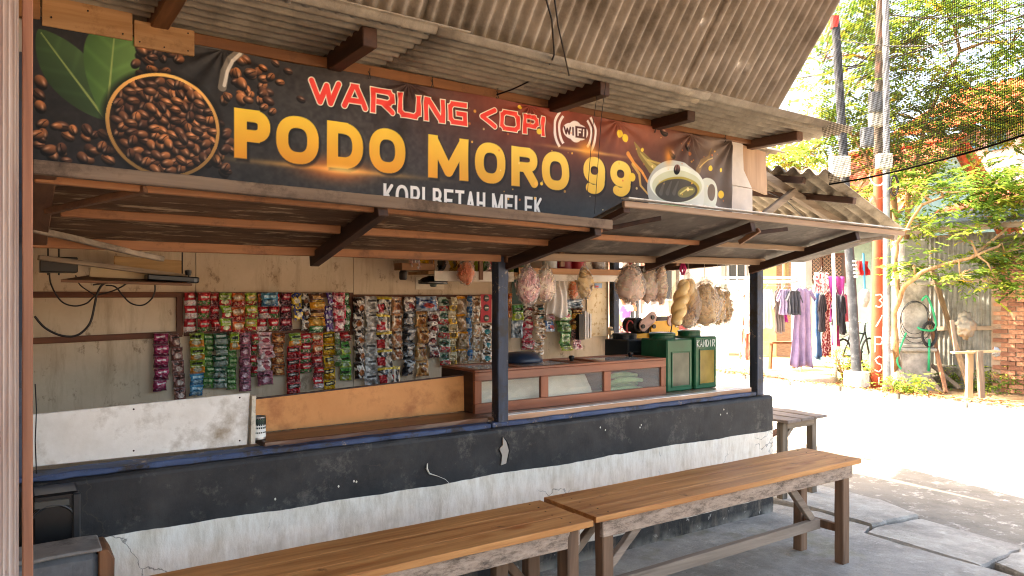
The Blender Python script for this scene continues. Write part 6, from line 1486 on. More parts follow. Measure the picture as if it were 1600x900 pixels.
# overhead wires
for k, (a, b, lab) in enumerate([((1180,130,16),(1760,-40,9),'thickest overhead wire crossing behind the net'), ((1200,70,18),(1720,-60,10),'overhead wire starting high behind the roof corner'), ((1304,60,D_b),(1680,20,9),'overhead wire leaving the top of the dark pole'),
        ((1304,75,D_b),(1150,95,20),'overhead wire running left from the dark pole'), ((1376,20,D_r),(1700,-30,10),'overhead wire leaving the red pole to the right'), ((1376,40,D_r),(1200,150,22),'overhead wire sloping down left from the red pole'), ((1304,95,D_b),(1376,60,D_r),'short overhead wire between the dark and red poles')]):
    p0 = P(a[0], a[1], D=a[2]); p1 = P(b[0], b[1], D=b[2]); m = MB(); n_ = 18
    m.tube([p0.lerp(p1, i / n_) + Vector((0, 0, -0.25 * 4 * (i / n_) * (1 - i / n_))) for i in range(n_ + 1)], 0.016 if k == 0 else 0.010, 5); tag(m.build('overhead_wire', CABLE, smooth=True, org=tuple(p0)), lab, 'wire', 'overhead wires')
# white clothesline prop
m = MB(); a = gnd(1306, 596); D_ = a.dot(Vector((FX, FY, 0))); m.tube([a, P(1302, 385, D=D_)], 0.028, 10); tag(m.build('white_prop_pole', plain('pole_white', 'e6e0d8', 0.7), smooth=True, org=tuple(a)), 'thin white pole standing in front of the hung clothes', 'pole')

# ---- teal house
HX = 14.6
def hp_(px, py, X=HX): return P(px, py, X=X)
TEAL = surf('teal_wall', '7fa8a0', '9cbfb6', 3, 0.8, 0.2, 20, dirt='6f8f88', dirt_scale=2.5); TERRA = surf('terracotta', 'a4553a', 'c5704e', 6, 0.85, 0.3, 20, dirt='7a3f2e', dirt_scale=3)
ORT = surf('orange_tile', 'c0552a', 'dd7a42', 6, 0.8, 0.3, 20, dirt='8f3f22', dirt_scale=3)
TH_ = thing('teal_house', 'pale teal house with lattice window and red tiled roof behind the clothes', 'house', (HX, 11.0, 0))
ya = hp_(1388, 450).y; yb = hp_(1236, 450).y
m = MB(); m.box((HX, ya, -0.1), (HX + 5, yb, 2.75)); m.build('wall', TEAL, TH_)
m = MB(); c = hp_(1249, 450, HX - 0.7); m.box((c.x, c.y - 0.14, -0.1), (c.x + 0.25, c.y + 0.14, 2.6)); m.build('porch_column', surf('column_white', 'd2d8d4', 'e8ece8', 4, 0.7, 0.1), TH_, bevel=0.01)
def window(parent, px0, px1, y0, y1, X, frame, pane, bars=2, lattice=None):
    a = hp_(px1, y1, X); b = hp_(px0, y0, X)
    m = MB(); t_ = 0.05
    for (p0, p1) in (((X - .05, a.y, a.z), (X, b.y, a.z + t_)), ((X - .05, a.y, b.z - t_), (X, b.y, b.z)), ((X - .05, a.y, a.z + t_), (X, a.y + t_, b.z - t_)), ((X - .05, b.y - t_, a.z + t_), (X, b.y, b.z - t_))): m.box(p0, p1)
    for k in range(1, bars): yy = a.y + (b.y - a.y) * k / bars; m.box((X - .045, yy - .02, a.z + t_), (X - .002, yy + .02, b.z - t_))
    w_ = m.build('window', frame, parent)
    m = MB(); m.box((X - .018, a.y + t_, a.z + t_), (X - .012, b.y - t_, b.z - t_)); m.build('pane', pane, w_)
    if lattice:
        m = MB(); nn = 9
        for k in range(-nn, nn):
            y0_ = a.y + t_ + (b.y - a.y) * k / nn
            for sgn in (1, -1):
                pts = []
                for q in np.linspace(0, 1, 8):
                    yy = (y0_ + q * (b.z - a.z)) if sgn > 0 else (y0_ + (b.z - a.z) - q * (b.z - a.z)); zz = a.z + t_ + q * (b.z - a.z - 2 * t_)
                    if a.y + t_ < yy < b.y - t_: pts.append((X - .025, yy, zz))
                if len(pts) > 1: m.tube(pts, 0.008, 4)
        m.build('lattice', lattice, w_)
    return w_
BRF = plain('brown_frame', '5c4032', 0.6); DKP = plain('dark_pane', '4a423c', 0.2); LAT = plain('lattice_tan', 'a08a76', 0.7); IRON = plain('iron_grille', 'c8ccd0', 0.4); DARKP2 = plain('dark_pane_blue', '2c343c', 0.15)
window(TH_, 1266, 1324, 398, 442, HX, BRF, DKP, 3, LAT)
a = hp_(1372, 520); b = hp_(1340, 396); m = MB(); m.box((HX - 0.03, a.y, 0), (HX - 0.005, b.y, 2.1)); m.build('door', plain('teal_door', '7fa39c', 0.6), TH_)
def tiled_roof(parent, x0, x1, y0, y1, z0, z1, mat, nm='roof', cr=22, rows=10):
    m = MB(); ny = int((y1 - y0) / 0.22) * 4
    def fn(u, v):
        y = y0 + v * (y1 - y0); k = u * rows; st = (k - math.floor(k)) if u < 1 else 1
        return (x0 + u * (x1 - x0), y, z0 + u * (z1 - z0) + 0.045 * math.cos(2 * math.pi * y / 0.22) * 0.8 + 0.05 * (1 - st))
    m.grid(fn, rows * 3, ny); return m.build(nm, mat, parent, solid=0.03)
tiled_roof(TH_, HX - 1.0, HX + 2.6, ya - 0.3, yb + 0.6, 2.55, 4.9, TERRA); tiled_roof(TH_, HX + 2.55, HX + 6.0, ya - 0.3, yb + 0.6, 4.9, 2.6, TERRA)
m = MB(); m.beam((HX + 2.58, ya - 0.3, 4.98), (HX + 2.58, yb + 0.6, 4.98), 0.22, 0.12); m.build('ridge_cap', TERRA, TH_, bevel=0.03)
m = MB(); m.prism([(HX, ya + 0.01, 2.75), (HX + 5, ya + 0.01, 2.75), (HX + 2.55, ya + 0.01, 4.8)], (0, 0.15, 0)); m.build('gable', TEAL, TH_)
# ---- cream and brown house further left
YH = thing('cream_house', 'cream and yellow house with dark grilled windows seen past the snack bags', 'house', (HX + 1.2, 17, 0))
HX2 = HX + 1.2; ya2 = P(1238, 450, X=HX2).y + 0.02; yb2 = P(930, 450, X=HX2).y
YWALL = surf('yellow_wall', 'c9a860', 'dcc084', 3, 0.8, 0.2, 20); PWALL = surf('pink_wall', 'c9a090', 'dcbcae', 3, 0.8, 0.2, 20)
yc = P(1190, 450, X=HX2).y; yd = P(1075, 450, X=HX2).y
m = MB(); m.box((HX2, ya2, -0.1), (HX2 + 5, yc, 3.0)); m.build('wall', YWALL, YH)
m = MB(); m.box((HX2 + 0.02, yc, -0.1), (HX2 + 5, yd, 3.0)); m.build('wall', surf('white_wall', 'cfd2d0', 'e4e6e4', 3, 0.8, 0.2, 20), YH)
m = MB(); m.box((HX2, yd, -0.1), (HX2 + 5, yb2, 3.0)); m.build('wall', PWALL, YH)
BRK = surf('brown_weave', '5c4636', '836650', 9, 0.9, 0.5, 30, stretch=(1, 1, 6)); a = P(1238, 520, X=HX2 - 0.03); b = P(1213, 395, X=HX2 - 0.03); m = MB(); m.box((HX2 - 0.03, a.y, 0), (HX2 - 0.004, b.y, b.z)); m.build('woven_panel', BRK, YH)
for (p0, p1, y0, y1) in ((1138, 1168, 398, 440), (1175, 1190, 398, 440), (1040, 1075, 405, 470), (985, 1002, 400, 500)): window(YH, p0, p1, y0, y1, HX2 - 0.01, IRON, DARKP2, 2, None)
for px in (968, 1012, 1062, 1120):
    c = P(px, 470, X=HX2 - 0.9); m = MB(); m.box((c.x, c.y - .13, -0.1), (c.x + .26, c.y + .13, 2.8)); m.build('porch_column', surf('column_grey', 'a8aeb2', 'c8ccce', 4, 0.7, 0.1), YH, bevel=0.01)
m = MB()
for k in range(12):
    y = P(1000, 470, X=HX2 - 0.9).y - k * 0.24; m.box((HX2 - 0.82, y, 0.0), (HX2 - 0.79, y + 0.03, 0.95))
m.box((HX2 - 0.83, P(1000, 470, X=HX2 - 0.9).y - 2.9, 0.95), (HX2 - 0.78, P(1000, 470, X=HX2 - 0.9).y + 0.1, 1.0)); m.build('porch_railing', plain('rail_white', 'c8c8c4', 0.6), YH)
tiled_roof(YH, HX2 - 1.3, HX2 + 2.6, ya2 + 0.7, yb2 + 1, 2.85, 4.8, TERRA)
# ---- tall house with orange roof behind the tree
OHX = 20.0; OH = thing('tall_house', 'tall pale house with bright orange tiled roof behind the tree', 'house', (OHX + 2, 9, 0))
yo0 = P(1700, 200, X=OHX).y; yo1 = P(1440, 200, X=OHX).y
m = MB(); m.box((OHX, yo0, -0.1), (OHX + 7, yo1, 5.6)); m.build('wall', surf('pale_render', 'b8b4ae', 'd0ccc6', 3, 0.8, 0.15), OH)
tiled_roof(OH, OHX - 0.9, OHX + 3.2, yo0 - 0.6, yo1 + 0.6, 5.6, 7.5, ORT, rows=12); tiled_roof(OH, OHX + 3.15, OHX + 7.5, yo0 - 0.6, yo1 + 0.6, 7.5, 5.6, ORT, rows=12)
for p0, p1 in ((1500, 1525), (1545, 1572), (1450, 1475)): window(OH, p0, p1, 185, 232, OHX - 0.01, plain('blue_frame', '4f9ab0', 0.5), DARKP2, 2)
# ---- shed with zinc eave right of the teal house
SX = 13.0; SD = thing('zinc_fence', 'ribbed grey zinc sheet fence on timber rails between pillar and brick wall', 'fence', (SX, 7.4, 0))
ZINC = surf('old_zinc', '6c6d68', '92928a', 5, 0.55, 0.2, 30, dirt='6a6253', dirt_scale=3, metal=0.2); yf0 = P(1556, 470, X=SX).y; yf1 = P(1425, 470, X=SX).y; nS = 4  # zinc darkened in its colour for the tree's shade
for k in range(nS):
    y0_ = yf0 + (yf1 - yf0) * k / nS; y1_ = yf0 + (yf1 - yf0) * (k + 1) / nS + 0.05
    m = MB(); m.grid(lambda u, v: (SX - 0.004 * (k % 2) + 0.010 * math.cos(2 * math.pi * (y0_ + u * (y1_ - y0_)) / 0.075) + 0.01 * mnoise.noise((u, v * 2, k)), y0_ + u * (y1_ - y0_), 0.30 + v * (2.22 + 0.05 * (k % 2))), int((y1_ - y0_) / 0.075 * 8), 6)
    m.build('zinc_sheet', ZINC, SD, smooth=True)
for z in (0.95, 1.72): m = MB(); m.beam((SX - 0.04, yf0, z + 0.04), (SX - 0.04, yf1, z - 0.03), 0.03, 0.07, seg=6, jit=0.003); m.build('rail', GREY_Y, SD)
m = MB(); m.box((SX - 0.12, yf0, -0.1), (SX + 0.2, yf1, 0.34)); m.build('stone_base', surf('mossy_stone', '6a665a', '96907f', 7, 0.95, 0.9, 14, dirt='4a4a36', dirt_scale=6, bdist=0.03), SD, bevel=0.03)
SHD = thing('shed', 'low shed with zinc eave and tiled top behind the fence', 'shed', (SX + 1.5, 7, 0))
m = MB(); m.box((SX + 0.5, yf0 - 2.6, -0.1), (SX + 4, yf1 - 0.1, 2.5)); m.build('wall', surf('shed_wall', '9a968a', 'b8b2a4', 3, 0.9, 0.3), SHD)
m = MB(); m.grid(lambda u, v: (SX - 0.5 + u * 1.7, yf0 - 2.8 + v * (yf1 - yf0 + 3.0), 2.62 + u * 0.42 + 0.012 * math.cos(2 * math.pi * v * (yf1 - yf0 + 3) / 0.075)), 4, 500); m.build('zinc_eave', ZINC, SHD, smooth=True, solid=0.005)
tiled_roof(SHD, SX + 1.1, SX + 4.2, yf0 - 2.8, yf1 + 0.2, 2.98, 3.75, TERRA)
m = MB(); m.beam((SX - 0.4, yf0 - 2.8, 2.58), (SX - 0.4, yf1 + 0.2, 2.58), 0.06, 0.09); m.build('eave_beam', GREY_Y, SHD)
# ---- brick wall, brick by brick
BX_ = 12.75; BWL = thing('brick_wall', 'old eroded brown brick wall at the right edge', 'wall', (BX_, 5.9, 0))
yb0 = P(1640, 500, X=BX_).y; yb1 = P(1548, 500, X=BX_).y
m = MB(); m.box((BX_ + 0.025, yb0, -0.1), (BX_ + 0.2, yb1, 2.16)); m.build('mortar', surf('mortar', '7d6a58', '9a8672', 8, 0.95, 0.6), BWL)
bmesh_v = []
BRM = [surf('brick_a', '7a5240', '9a6e54', 12, 0.9, 0.7, 30, dirt='c9a078', dirt_scale=8), surf('brick_b', '8a5e46', 'a87e62', 12, 0.9, 0.7, 30), surf('brick_c', '644434', '845a46', 12, 0.9, 0.7, 30)]
bms = []
for k in range(3):
    q = MB(); L_, H_, W_ = 0.205, 0.058, 0.1; q.beam((0, -L_/2, 0), (0, L_/2, 0), W_, H_, seg=4, jit=0.005)
    me = bpy.data.meshes.new('brick'); me.from_pydata(q.v, [], q.f); me.materials.append(BRM[k]); bms.append(me)
row = 0; z = 0.0; nb_ = 0
while z < 2.1:
    y = yb0 + 0.11 + (0.11 if row % 2 else 0)
    while y < yb1 - 0.08 and nb_ < 298:
        o = bpy.data.objects.new('brick', random.choice(bms)); COL.objects.link(o); o.parent = BWL
        o.location = Vector((BX_ + 0.055 + random.uniform(-0.012, 0.01), y, z + 0.035)) - Vector(BWL.location); o.rotation_euler = (random.uniform(-.02, .02), 0, random.uniform(-.03, .03)); nb_ += 1; y += 0.222
    z += 0.070; row += 1
# ---- old pillar
PC = gnd(1421, 606); DP = PC.dot(Vector((FX, FY, 0))); PL = thing('gate_pillar', 'weathered whitewashed pillar with moulded base and coiled hoses', 'pillar', PC, rz=-TH)
PLM = surf('flaking_whitewash', '75726c', 'bab6ae', 4, 0.85, 0.5, 20, dirt='6a6660', dirt_scale=3.5, dirt_amt=(0.5, 0.7)); px1 = DP / FOC  # whitewash tone lowered to carry the shade of the tree
def sec(nm, hw, z0, z1): m = MB(); m.box((-hw, -hw, z0), (hw, hw, z1)); m.build(nm, PLM, PL, local=True, bevel=0.015)
sec('plinth', 0.27, -0.1, 0.12); sec('base', 0.235, 0.12, 0.62); sec('moulding', 0.30, 0.62, 0.68); sec('moulding', 0.27, 0.68, 0.75); sec('moulding', 0.235, 0.75, 0.84); sec('shaft', 0.20, 0.84, 2.45); sec('moulding', 0.23, 1.70, 1.76)
m = MB(); 
HG = plain('green_hose', '1f9a6a', 0.4); HB = plain('black_hose', '2a2c2e', 0.5)
def loop(cx, cy, rx, ry, D, a0=0, a1=6.28, n_=26): return [P(cx + rx * math.cos(t), cy + ry * math.sin(t), D=D) for t in np.linspace(a0, a1, n_)]
pts = loop(1436, 510, 26, 46, DP - 0.30, -1.9, 1.6) + [P(1433, 518, D=DP - 0.32)]
m.tube(smooth_pts([P(1440, 470, D=DP - .28), P(1448, 463, D=DP - .30), P(1456, 480, D=DP - .31), P(1462, 505, D=DP - .31), P(1458, 516, D=DP - .31), P(1440, 515, D=DP - .32), P(1434, 511, D=DP - .3)]), 0.018, 8); m.tube([P(1452, 530, D=DP - .3), P(1451, 580, D=DP - .3)], 0.02, 8)
tag(m.build('green_hose', HG, smooth=True, org=tuple(PC)), 'green garden hose looped on the old pillar', 'hose')
m = MB(); m.tube(smooth_pts([P(1416, 520, D=DP - .3), P(1406, 545, D=DP - .3), P(1402, 565, D=DP - .32), P(1408, 577, D=DP - .34)]), 0.016, 8); tag(m.build('green_hose', HG, smooth=True, org=tuple(PC)), 'short green hose hanging left of the old pillar', 'hose')
m = MB()
for k in range(3): m.tube(loop(1429 + k, 496 + k * 4, 21 + k * 2, 26 + k * 3, DP - 0.27 - 0.02 * k), 0.005, 6, caps=False)
for k in range(3): m.tube(loop(1452, 522, 10 + k, 16 + k * 2, DP - 0.27 - 0.02 * k), 0.011, 6, caps=False)
tag(m.build('black_hose', HB, smooth=True, org=tuple(PC)), 'black hose coiled in loops on the old pillar', 'hose')
# ---- leaning timbers, sack, T-shaped stand
def stick(label, a, b, Da, Db, w_, h_, mat=GREY_Z, cat='plank'):
    m = MB(); p0 = P(*a, D=Da); p0.z = min(p0.z, 0.02); p1 = P(*b, D=Db); m.beam(p0, p1, w_, h_, up=(FX, FY, 0), seg=6, jit=0.004); tag(m.build('leaning_plank', mat, org=tuple(p0), bevel=0.004), label, cat, 'timbers leaning on the fence')
stick('longest thin pole leaning left across the zinc fence', (1516, 614), (1456, 420), 11.6, 12.6, 0.07, 0.05, wood('bare_pole', '7a6248', 'b59672', 2))
stick('broad dark plank leaning beside the longest pole', (1528, 604), (1474, 448), 11.9, 12.8, 0.15, 0.03)
stick('second broad grey plank leaning on the fence', (1538, 600), (1486, 470), 12.0, 12.8, 0.16, 0.03)
stick('pale plank leaning at the foot of the fence', (1478, 613), (1452, 498), 11.6, 12.4, 0.06, 0.04, wood('reddish_pole', '8a5c40', 'b98a68', 2))
stick('short plank fallen low between pillar and fence', (1500, 606), (1455, 570), 11.8, 12.2, 0.06, 0.03)
stick('short stub plank beside the pillar foot', (1470, 612), (1453, 590), 11.5, 11.9, 0.08, 0.03)
stick('thick dark plank leaning right against the brick wall', (1596, 590), (1556, 480), 12.0, 12.5, 0.12, 0.05)
stick('thin branch leaning right before the brick wall', (1572, 596), (1530, 440), 12.0, 12.4, 0.05, 0.05)
stick('round bamboo leaning low at the right edge', (1640, 590), (1572, 535), 11.2, 11.9, 0.10, 0.09, wood('bamboo', '6e7048', '9a9a6c', 2), 'bamboo')
ts = thing('wooden_stand', 'small T-shaped timber stand at the roadside before the fence', 'stand', gnd(1514, 622)); DT = gnd(1514, 622).dot(Vector((FX, FY, 0)))
m = MB(); a = P(1514, 622, D=DT); m.beam(a, P(1515, 548, D=DT), 0.09, 0.07, up=(FX, FY, 0), seg=5, jit=0.004); m.build('post', wood('pale_stand', '9a8262', 'd0b890', 2), ts, bevel=0.005)
m = MB(); m.beam(P(1488, 551, D=DT - .05), P(1560, 549, D=DT - .05), 0.12, 0.03, seg=4, jit=0.003); m.build('crosspiece', wood('pale_stand_x', '9a8262', 'd0b890', 0), ts, bevel=0.004)
m = MB(); m.beam(P(1494, 549, D=DT), P(1487, 500, D=DT), 0.05, 0.03, up=(FX, FY, 0)); m.build('upright', GREY_Z, ts)
stick('slim post standing right of the timber stand', (1534, 622), (1530, 548), 10.9, 10.9, 0.08, 0.06, GREY_Z)
c = P(1509, 508, D=11.5); blob(c, 0.17, 0.12, 0.19, 9, 0.4, 0.4).build('hung_sack', surf('sack_white', '6e665a', '968e7e', 6, 0.8, 0.4, dirt='9a7a5c', dirt_scale=4), org=tuple(c), smooth=True)
tag(bpy.data.objects['hung_sack'], 'pale stuffed sack stuck on a stick before the zinc fence', 'sack')
c = P(1557, 550, D=11.2); blob(c, 0.07, 0.05, 0.06, 3, 0.3, 0.6).build('plastic_litter', plain('clear_plastic', '8a9096', 0.3), org=tuple(c), smooth=True); tag(bpy.data.objects['plastic_litter'], 'crumpled clear plastic caught on the end of the timber stand', 'litter')
c = P(1385, 555, D=DP + 0.6); blob(c, 0.36, 0.2, 0.52, 14, 0.4, 0.18).build('draped_sack', surf('sack_cream', 'b8a688', 'd8cab0', 5, 0.85, 0.4), org=tuple(c), smooth=True); tag(bpy.data.objects['draped_sack'], 'large cream sack draped behind the red pole', 'sack')

# ---- clothes on the line
LA = P(1100, 441, D=13.6); LB = P(1336, 447, D=14.2); le = (LB - LA).normalized(); ln = Vector((-le.y, le.x, 0)).normalized()
RK = thing('clothes_rack', 'white metal drying rack with splayed legs at the road edge', 'rack', gnd(1128, 588))
def rk(nm, a, b, r_=0.022): m = MB(); m.tube([a, b], r_, 8); m.build(nm, plain('rack_white', 'd8d8d4', 0.4), RK, smooth=True)
rk('leg', P(1166, 436, D=13.6), gnd(1128, 588)); rk('leg', P(1145, 510, D=13.6), gnd(1174, 590)); rk('crossbar', P(1120, 441, D=13.7), P(1246, 440, D=13.9), 0.03); rk('crossbar', P(1120, 434, D=14.1), P(1246, 434, D=14.3), 0.025); rk('leg', P(1246, 440, D=13.9), gnd(1252, 584)); rk('brace', P(1140, 545, D=13.6), P(1172, 495, D=13.7), 0.015)
m = MB(); m.tube([P(1190, 446, D=13.8), P(1260, 448, D=14.0), P(1336, 446, D=14.2)], 0.008, 5); m.build('line', plain('line_grey', '9a9a98', 0.5), RK)
def garment(px0, px1, y0, y1, kind, c0, c1, label, D=13.9, cat='clothes', pat=None, folds=5):
    cx = (px0 + px1) / 2; top = P(cx, y0, D=D); hw = (px1 - px0) / 2 / FOC * D; ht = (y1 - y0) / FOC * D; sd = random.random() * 30
    prof = {'shirt': [(0, .35), (.06, .62), (.3, .60), (1, .64)], 'dress': [(0, .30), (.05, .60), (.3, .56), (.7, .70), (1, .80)], 'towel': [(0, .98), (1, .94)], 'shorts': [(0, .7), (1, .98)]}[kind]
    mat = pat or surf('cloth_' + label.split()[0] + label.split()[1] + c0, c0, c1, 5, 0.9, 0.25, 60)
    t = thing('hung_garment', label, cat, top, 'clothes on the drying line')
    def w_at(v):
        for (a, wa), (b, wb) in zip(prof[:-1], prof[1:]):
            if v <= b: return wa + (wb - wa) * (v - a) / (b - a)
        return prof[-1][1]
    m = MB()
    def fn(u, v):
        x = (u - 0.5) * 2 * hw * w_at(v); dep = (0.055 * (0.3 + v) * math.sin(u * folds * 6.28 / 1.6 + sd + 1.5 * v + 1.2 * mnoise.noise((u * 2, v * 2, sd))) + 0.03 * mnoise.noise((u * 4 + sd, v * 3, 0))); return top + le * x + ln * dep + Vector((0, 0, -v * ht * (1 + 0.02 * math.sin(u * 9 + sd))))
    m.grid(fn, 18, 16); m.build('cloth', mat, t, smooth=True, solid=0.006)
    if kind in ('shirt', 'dress'):
        sl_ = 0.42 * (ht if kind == 'shirt' else ht * 0.4)
        for sg in (-1, 1):
            m = MB(); m.grid(lambda u, v: top + le * (sg * hw * (0.55 + v * 0.42 - (1 - u) * 0.06)) + ln * 0.03 * math.sin(u * 5 + sd) + Vector((0, 0, -0.05 * ht * 0 - v * sl_ * 0.8 - (1 - u) * sl_ * 0.42)), 6, 6); m.build('sleeve', mat, t, smooth=True, solid=0.006)
    m = MB(); m.tube([top + le * (-hw * .5) + Vector((0, 0, -0.02)), top + Vector((0, 0, 0.05)), top + le * (hw * .5) + Vector((0, 0, -0.02))], 0.008, 5); m.tube([top + Vector((0, 0, 0.05)), top + Vector((0.02, 0, 0.1)), top + Vector((0, 0, 0.13))], 0.006, 5); m.build('hanger', plain('hanger_grey', '707070', 0.5), t)
    return t
n = NT('red_pattern'); n.col(n.ramp(n.noise(26, 2), [(0.48, '7a1a20'), (0.56, 'd9a8a0')])); n.set(0.9); RPAT = n.m
n = NT('orange_check'); c_ = n.ramp(n.noise(3, 3, 0.5, n.co((30, 30, 2))), [(0.45, 'c0604a'), (0.55, 'e6c4ae')]); n.col(c_); n.set(0.9); OPAT = n.m
n = NT('white_pattern'); n.col(n.ramp(n.noise(20, 2), [(0.5, 'ece4dc'), (0.6, 'b03a4a')])); n.set(0.9); WPAT = n.m
garment(1094, 1140, 452, 562, 'towel', 'e6e2dc', 'f4f2ee', 'large white sheet hanging at the left of the rack', 13.75, 'sheet')
garment(1136, 1166, 456, 545, 'shirt', 'e2ded8', 'f2f0ec', 'long white shirt beside the white sheet', 13.7)
garment(1152, 1186, 458, 562, 'dress', 'c0604a', 'e6c4ae', 'orange checked long dress behind the rack legs', 14.1, pat=OPAT)
garment(1185, 1212, 452, 512, 'shirt', 'dcd8b8', 'eeeace', 'pale cream shirt right of the blue stall post', 13.6)
garment(1205, 1228, 454, 520, 'shirt', '6f605c', '8a7a74', 'grey brown shirt second right of the stall post', 13.75)
garment(1212, 1240, 452, 492, 'shirt', '8a7a96', 'a898b0', 'short lavender top on the line', 13.65)
garment(1226, 1256, 454, 492, 'shirt', '33333a', '4a4a50', 'charcoal grey top over the long purple dress', 13.55)
garment(1228, 1278, 450, 573, 'dress', '7d6a8c', '9c8aa8', 'long muted purple dress hanging lowest of all', 13.75)
garment(1215, 1231, 484, 503, 'shorts', 'a02a84', 'bf4a9e', 'small magenta shorts below the lavender top', 13.9)
garment(1273, 1282, 458, 560, 'towel', '3a5a86', '5a7aa4', 'narrow blue cloth right of the purple dress', 13.85)
garment(1277, 1292, 460, 518, 'shirt', '2a262a', '423c42', 'black top beside the red patterned dress', 13.7)
garment(1284, 1300, 455, 556, 'dress', '7a1a20', 'd9a8a0', 'red patterned long dress near the white pole', 13.8, pat=RPAT)
garment(1270, 1296, 426, 458, 'towel', 'ece4dc', 'b03a4a', 'white and red patterned cloth thrown over the line', 14.05, pat=WPAT)
garment(1290, 1322, 432, 502, 'towel', 'a83a90', 'c45aac', 'bright magenta towel over the line', 14.1, 'towel')
garment(1298, 1316, 460, 508, 'shirt', '3c3a40', '54525a', 'dark grey top in front of the magenta towel', 13.85)
garment(1317, 1328, 460, 502, 'towel', 'b8586c', 'd47a8c', 'small pink cloth at the right end of the line', 14.15)
garment(1162, 1180, 452, 520, 'shirt', 'd8c4c0', 'ecdcd8', 'pale pink shirt between the orange dress and the stall post', 13.9)
garment(1300, 1312, 448, 540, 'dress', '8a2a5c', 'b04a7c', 'wine red slim dress behind the white pole', 14.0)
garment(1311, 1322, 462, 522, 'shirt', '24242a', '3a3a42', 'small black top right of the wine red dress', 13.8)
garment(1322, 1334, 452, 512, 'shirt', 'c88a9c', 'e0aaba', 'light pink top beside the dark pole', 14.2)
garment(1338, 1358, 408, 430, 'towel', 'b82030', 'd8403a', 'red and yellow cloth hung on the teal wall', 14.4)
# mop on the teal wall
c = P(1350, 398, D=14.35); mp_ = thing('duster_mop', 'blue handled mop hanging on the teal wall', 'mop', P(1351, 480, D=14.35)); m = MB(); m.tube([P(1349, 396, D=14.35), P(1351, 452, D=14.35)], 0.022, 8); m.build('handle', plain('mop_blue', '3f8fc0', 0.4), mp_)
m = MB(); m.tube([P(1351, 452, D=14.35), P(1351, 458, D=14.35), P(1351, 470, D=14.35), P(1352, 480, D=14.35)], [0.05, 0.10, 0.09, 0.03], 12); m.build('mop_head', surf('mop_fluff', 'a8aaae', 'd0d2d4', 14, 0.95, 0.9, 30), mp_, smooth=True)
# round concrete well cover
c = P(1265, 585, D=13.2); c.z = 0.0; m = MB(); m.lathe([(0.46, -0.08), (0.46, 0.06), (0.44, 0.09), (0.40, 0.095), (0.05, 0.10)], c, 36); tag(m.build('well_cover', CONC2, org=tuple(c)), 'round concrete well cover under the hanging dresses', 'well cover')
# low wooden bench under the clothes
wbn = thing('low_bench', 'low wooden bench in the shade behind the clothes', 'bench', P(1222, 545, D=15.2)); c = P(1222, 535, D=15.2)
m = MB(); m.beam(c + le * -0.3, c + le * 0.3, 0.28, 0.04); m.build('seat', WOOD_X, wbn)
for sg in (-1, 1): m = MB(); m.beam(c + le * 0.24 * sg, Vector((c.x + le.x * 0.27 * sg, c.y + le.y * 0.27 * sg, 0)), 0.05, 0.05, up=(0, 1, 0)); m.build('leg', WOOD_Z, wbn)

# ---- bicycle
def bicycle():
    c = P(1338, 536, D=14.6); c.z = 0; t = thing('bicycle', 'parked black bicycle in front of the teal wall', 'bicycle', c)
    e = (le + Vector((FX, FY, 0)) * 0.55).normalized(); up = Vector((0, 0, 1)); K = plain('bike_black', '1c1e22', 0.35); TY = plain('tyre', '202022', 0.8)
    w0 = c + e * -0.5 + up * 0.33; w1 = c + e * 0.5 + up * 0.33
    for w_ in (w0, w1):
        m = MB(); m.tube([w_ + (e * math.cos(a) + up * math.sin(a)) * 0.32 for a in np.linspace(0, 6.2832, 29)], 0.02, 8, caps=False); wh = m.build('wheel', TY, t, smooth=True)
        m = MB()
        for a in np.linspace(0, 6.2832, 15)[:-1]: m.tube([w_, w_ + (e * math.cos(a) + up * math.sin(a)) * 0.31], 0.003, 4)
        m.build('spokes', STEEL, wh)
    bb_ = c + e * -0.05 + up * 0.30; st = c + e * -0.2 + up * 0.78; hd = c + e * 0.33 + up * 0.80
    m = MB()
    for a, b in ((bb_, st), (bb_, hd), (st, hd - up * 0.06), (bb_, w0), (st, w0), (hd, w1), (st, st + up * 0.1), (hd, hd + up * 0.16)): m.tube([a, b], 0.017, 8)
    m.build('frame', K, t, smooth=True)
    m = MB(); s_ = ln; m.tube([hd + up * 0.16 + s_ * -0.26 - e * 0.1, hd + up * 0.18 + s_ * -0.1, hd + up * 0.16, hd + up * 0.18 + s_ * 0.1, hd + up * 0.16 + s_ * 0.26 - e * 0.1], 0.014, 8); m.build('handlebar', STEEL, t, smooth=True)
    blob(st + up * 0.13, 0.14, 0.1, 0.045, 2, 0.1, 0.05).build('saddle', K, t, smooth=True)
    m = MB(); m.beam(w0 + up * 0.36 - e * 0.1, st + up * 0.0 - e * 0.05, 0.12, 0.015); m.build('rear_rack', STEEL, t)
    m = MB()
    for s2 in (-1, 1): m.box(tuple(bb_ + ln * 0.12 * s2 - Vector((0.05, 0.05, 0.1 * s2 + 0.015))), tuple(bb_ + ln * 0.12 * s2 + Vector((0.05, 0.05, -0.1 * s2 + 0.015))))
    m.build('pedal', K, t)
bicycle()
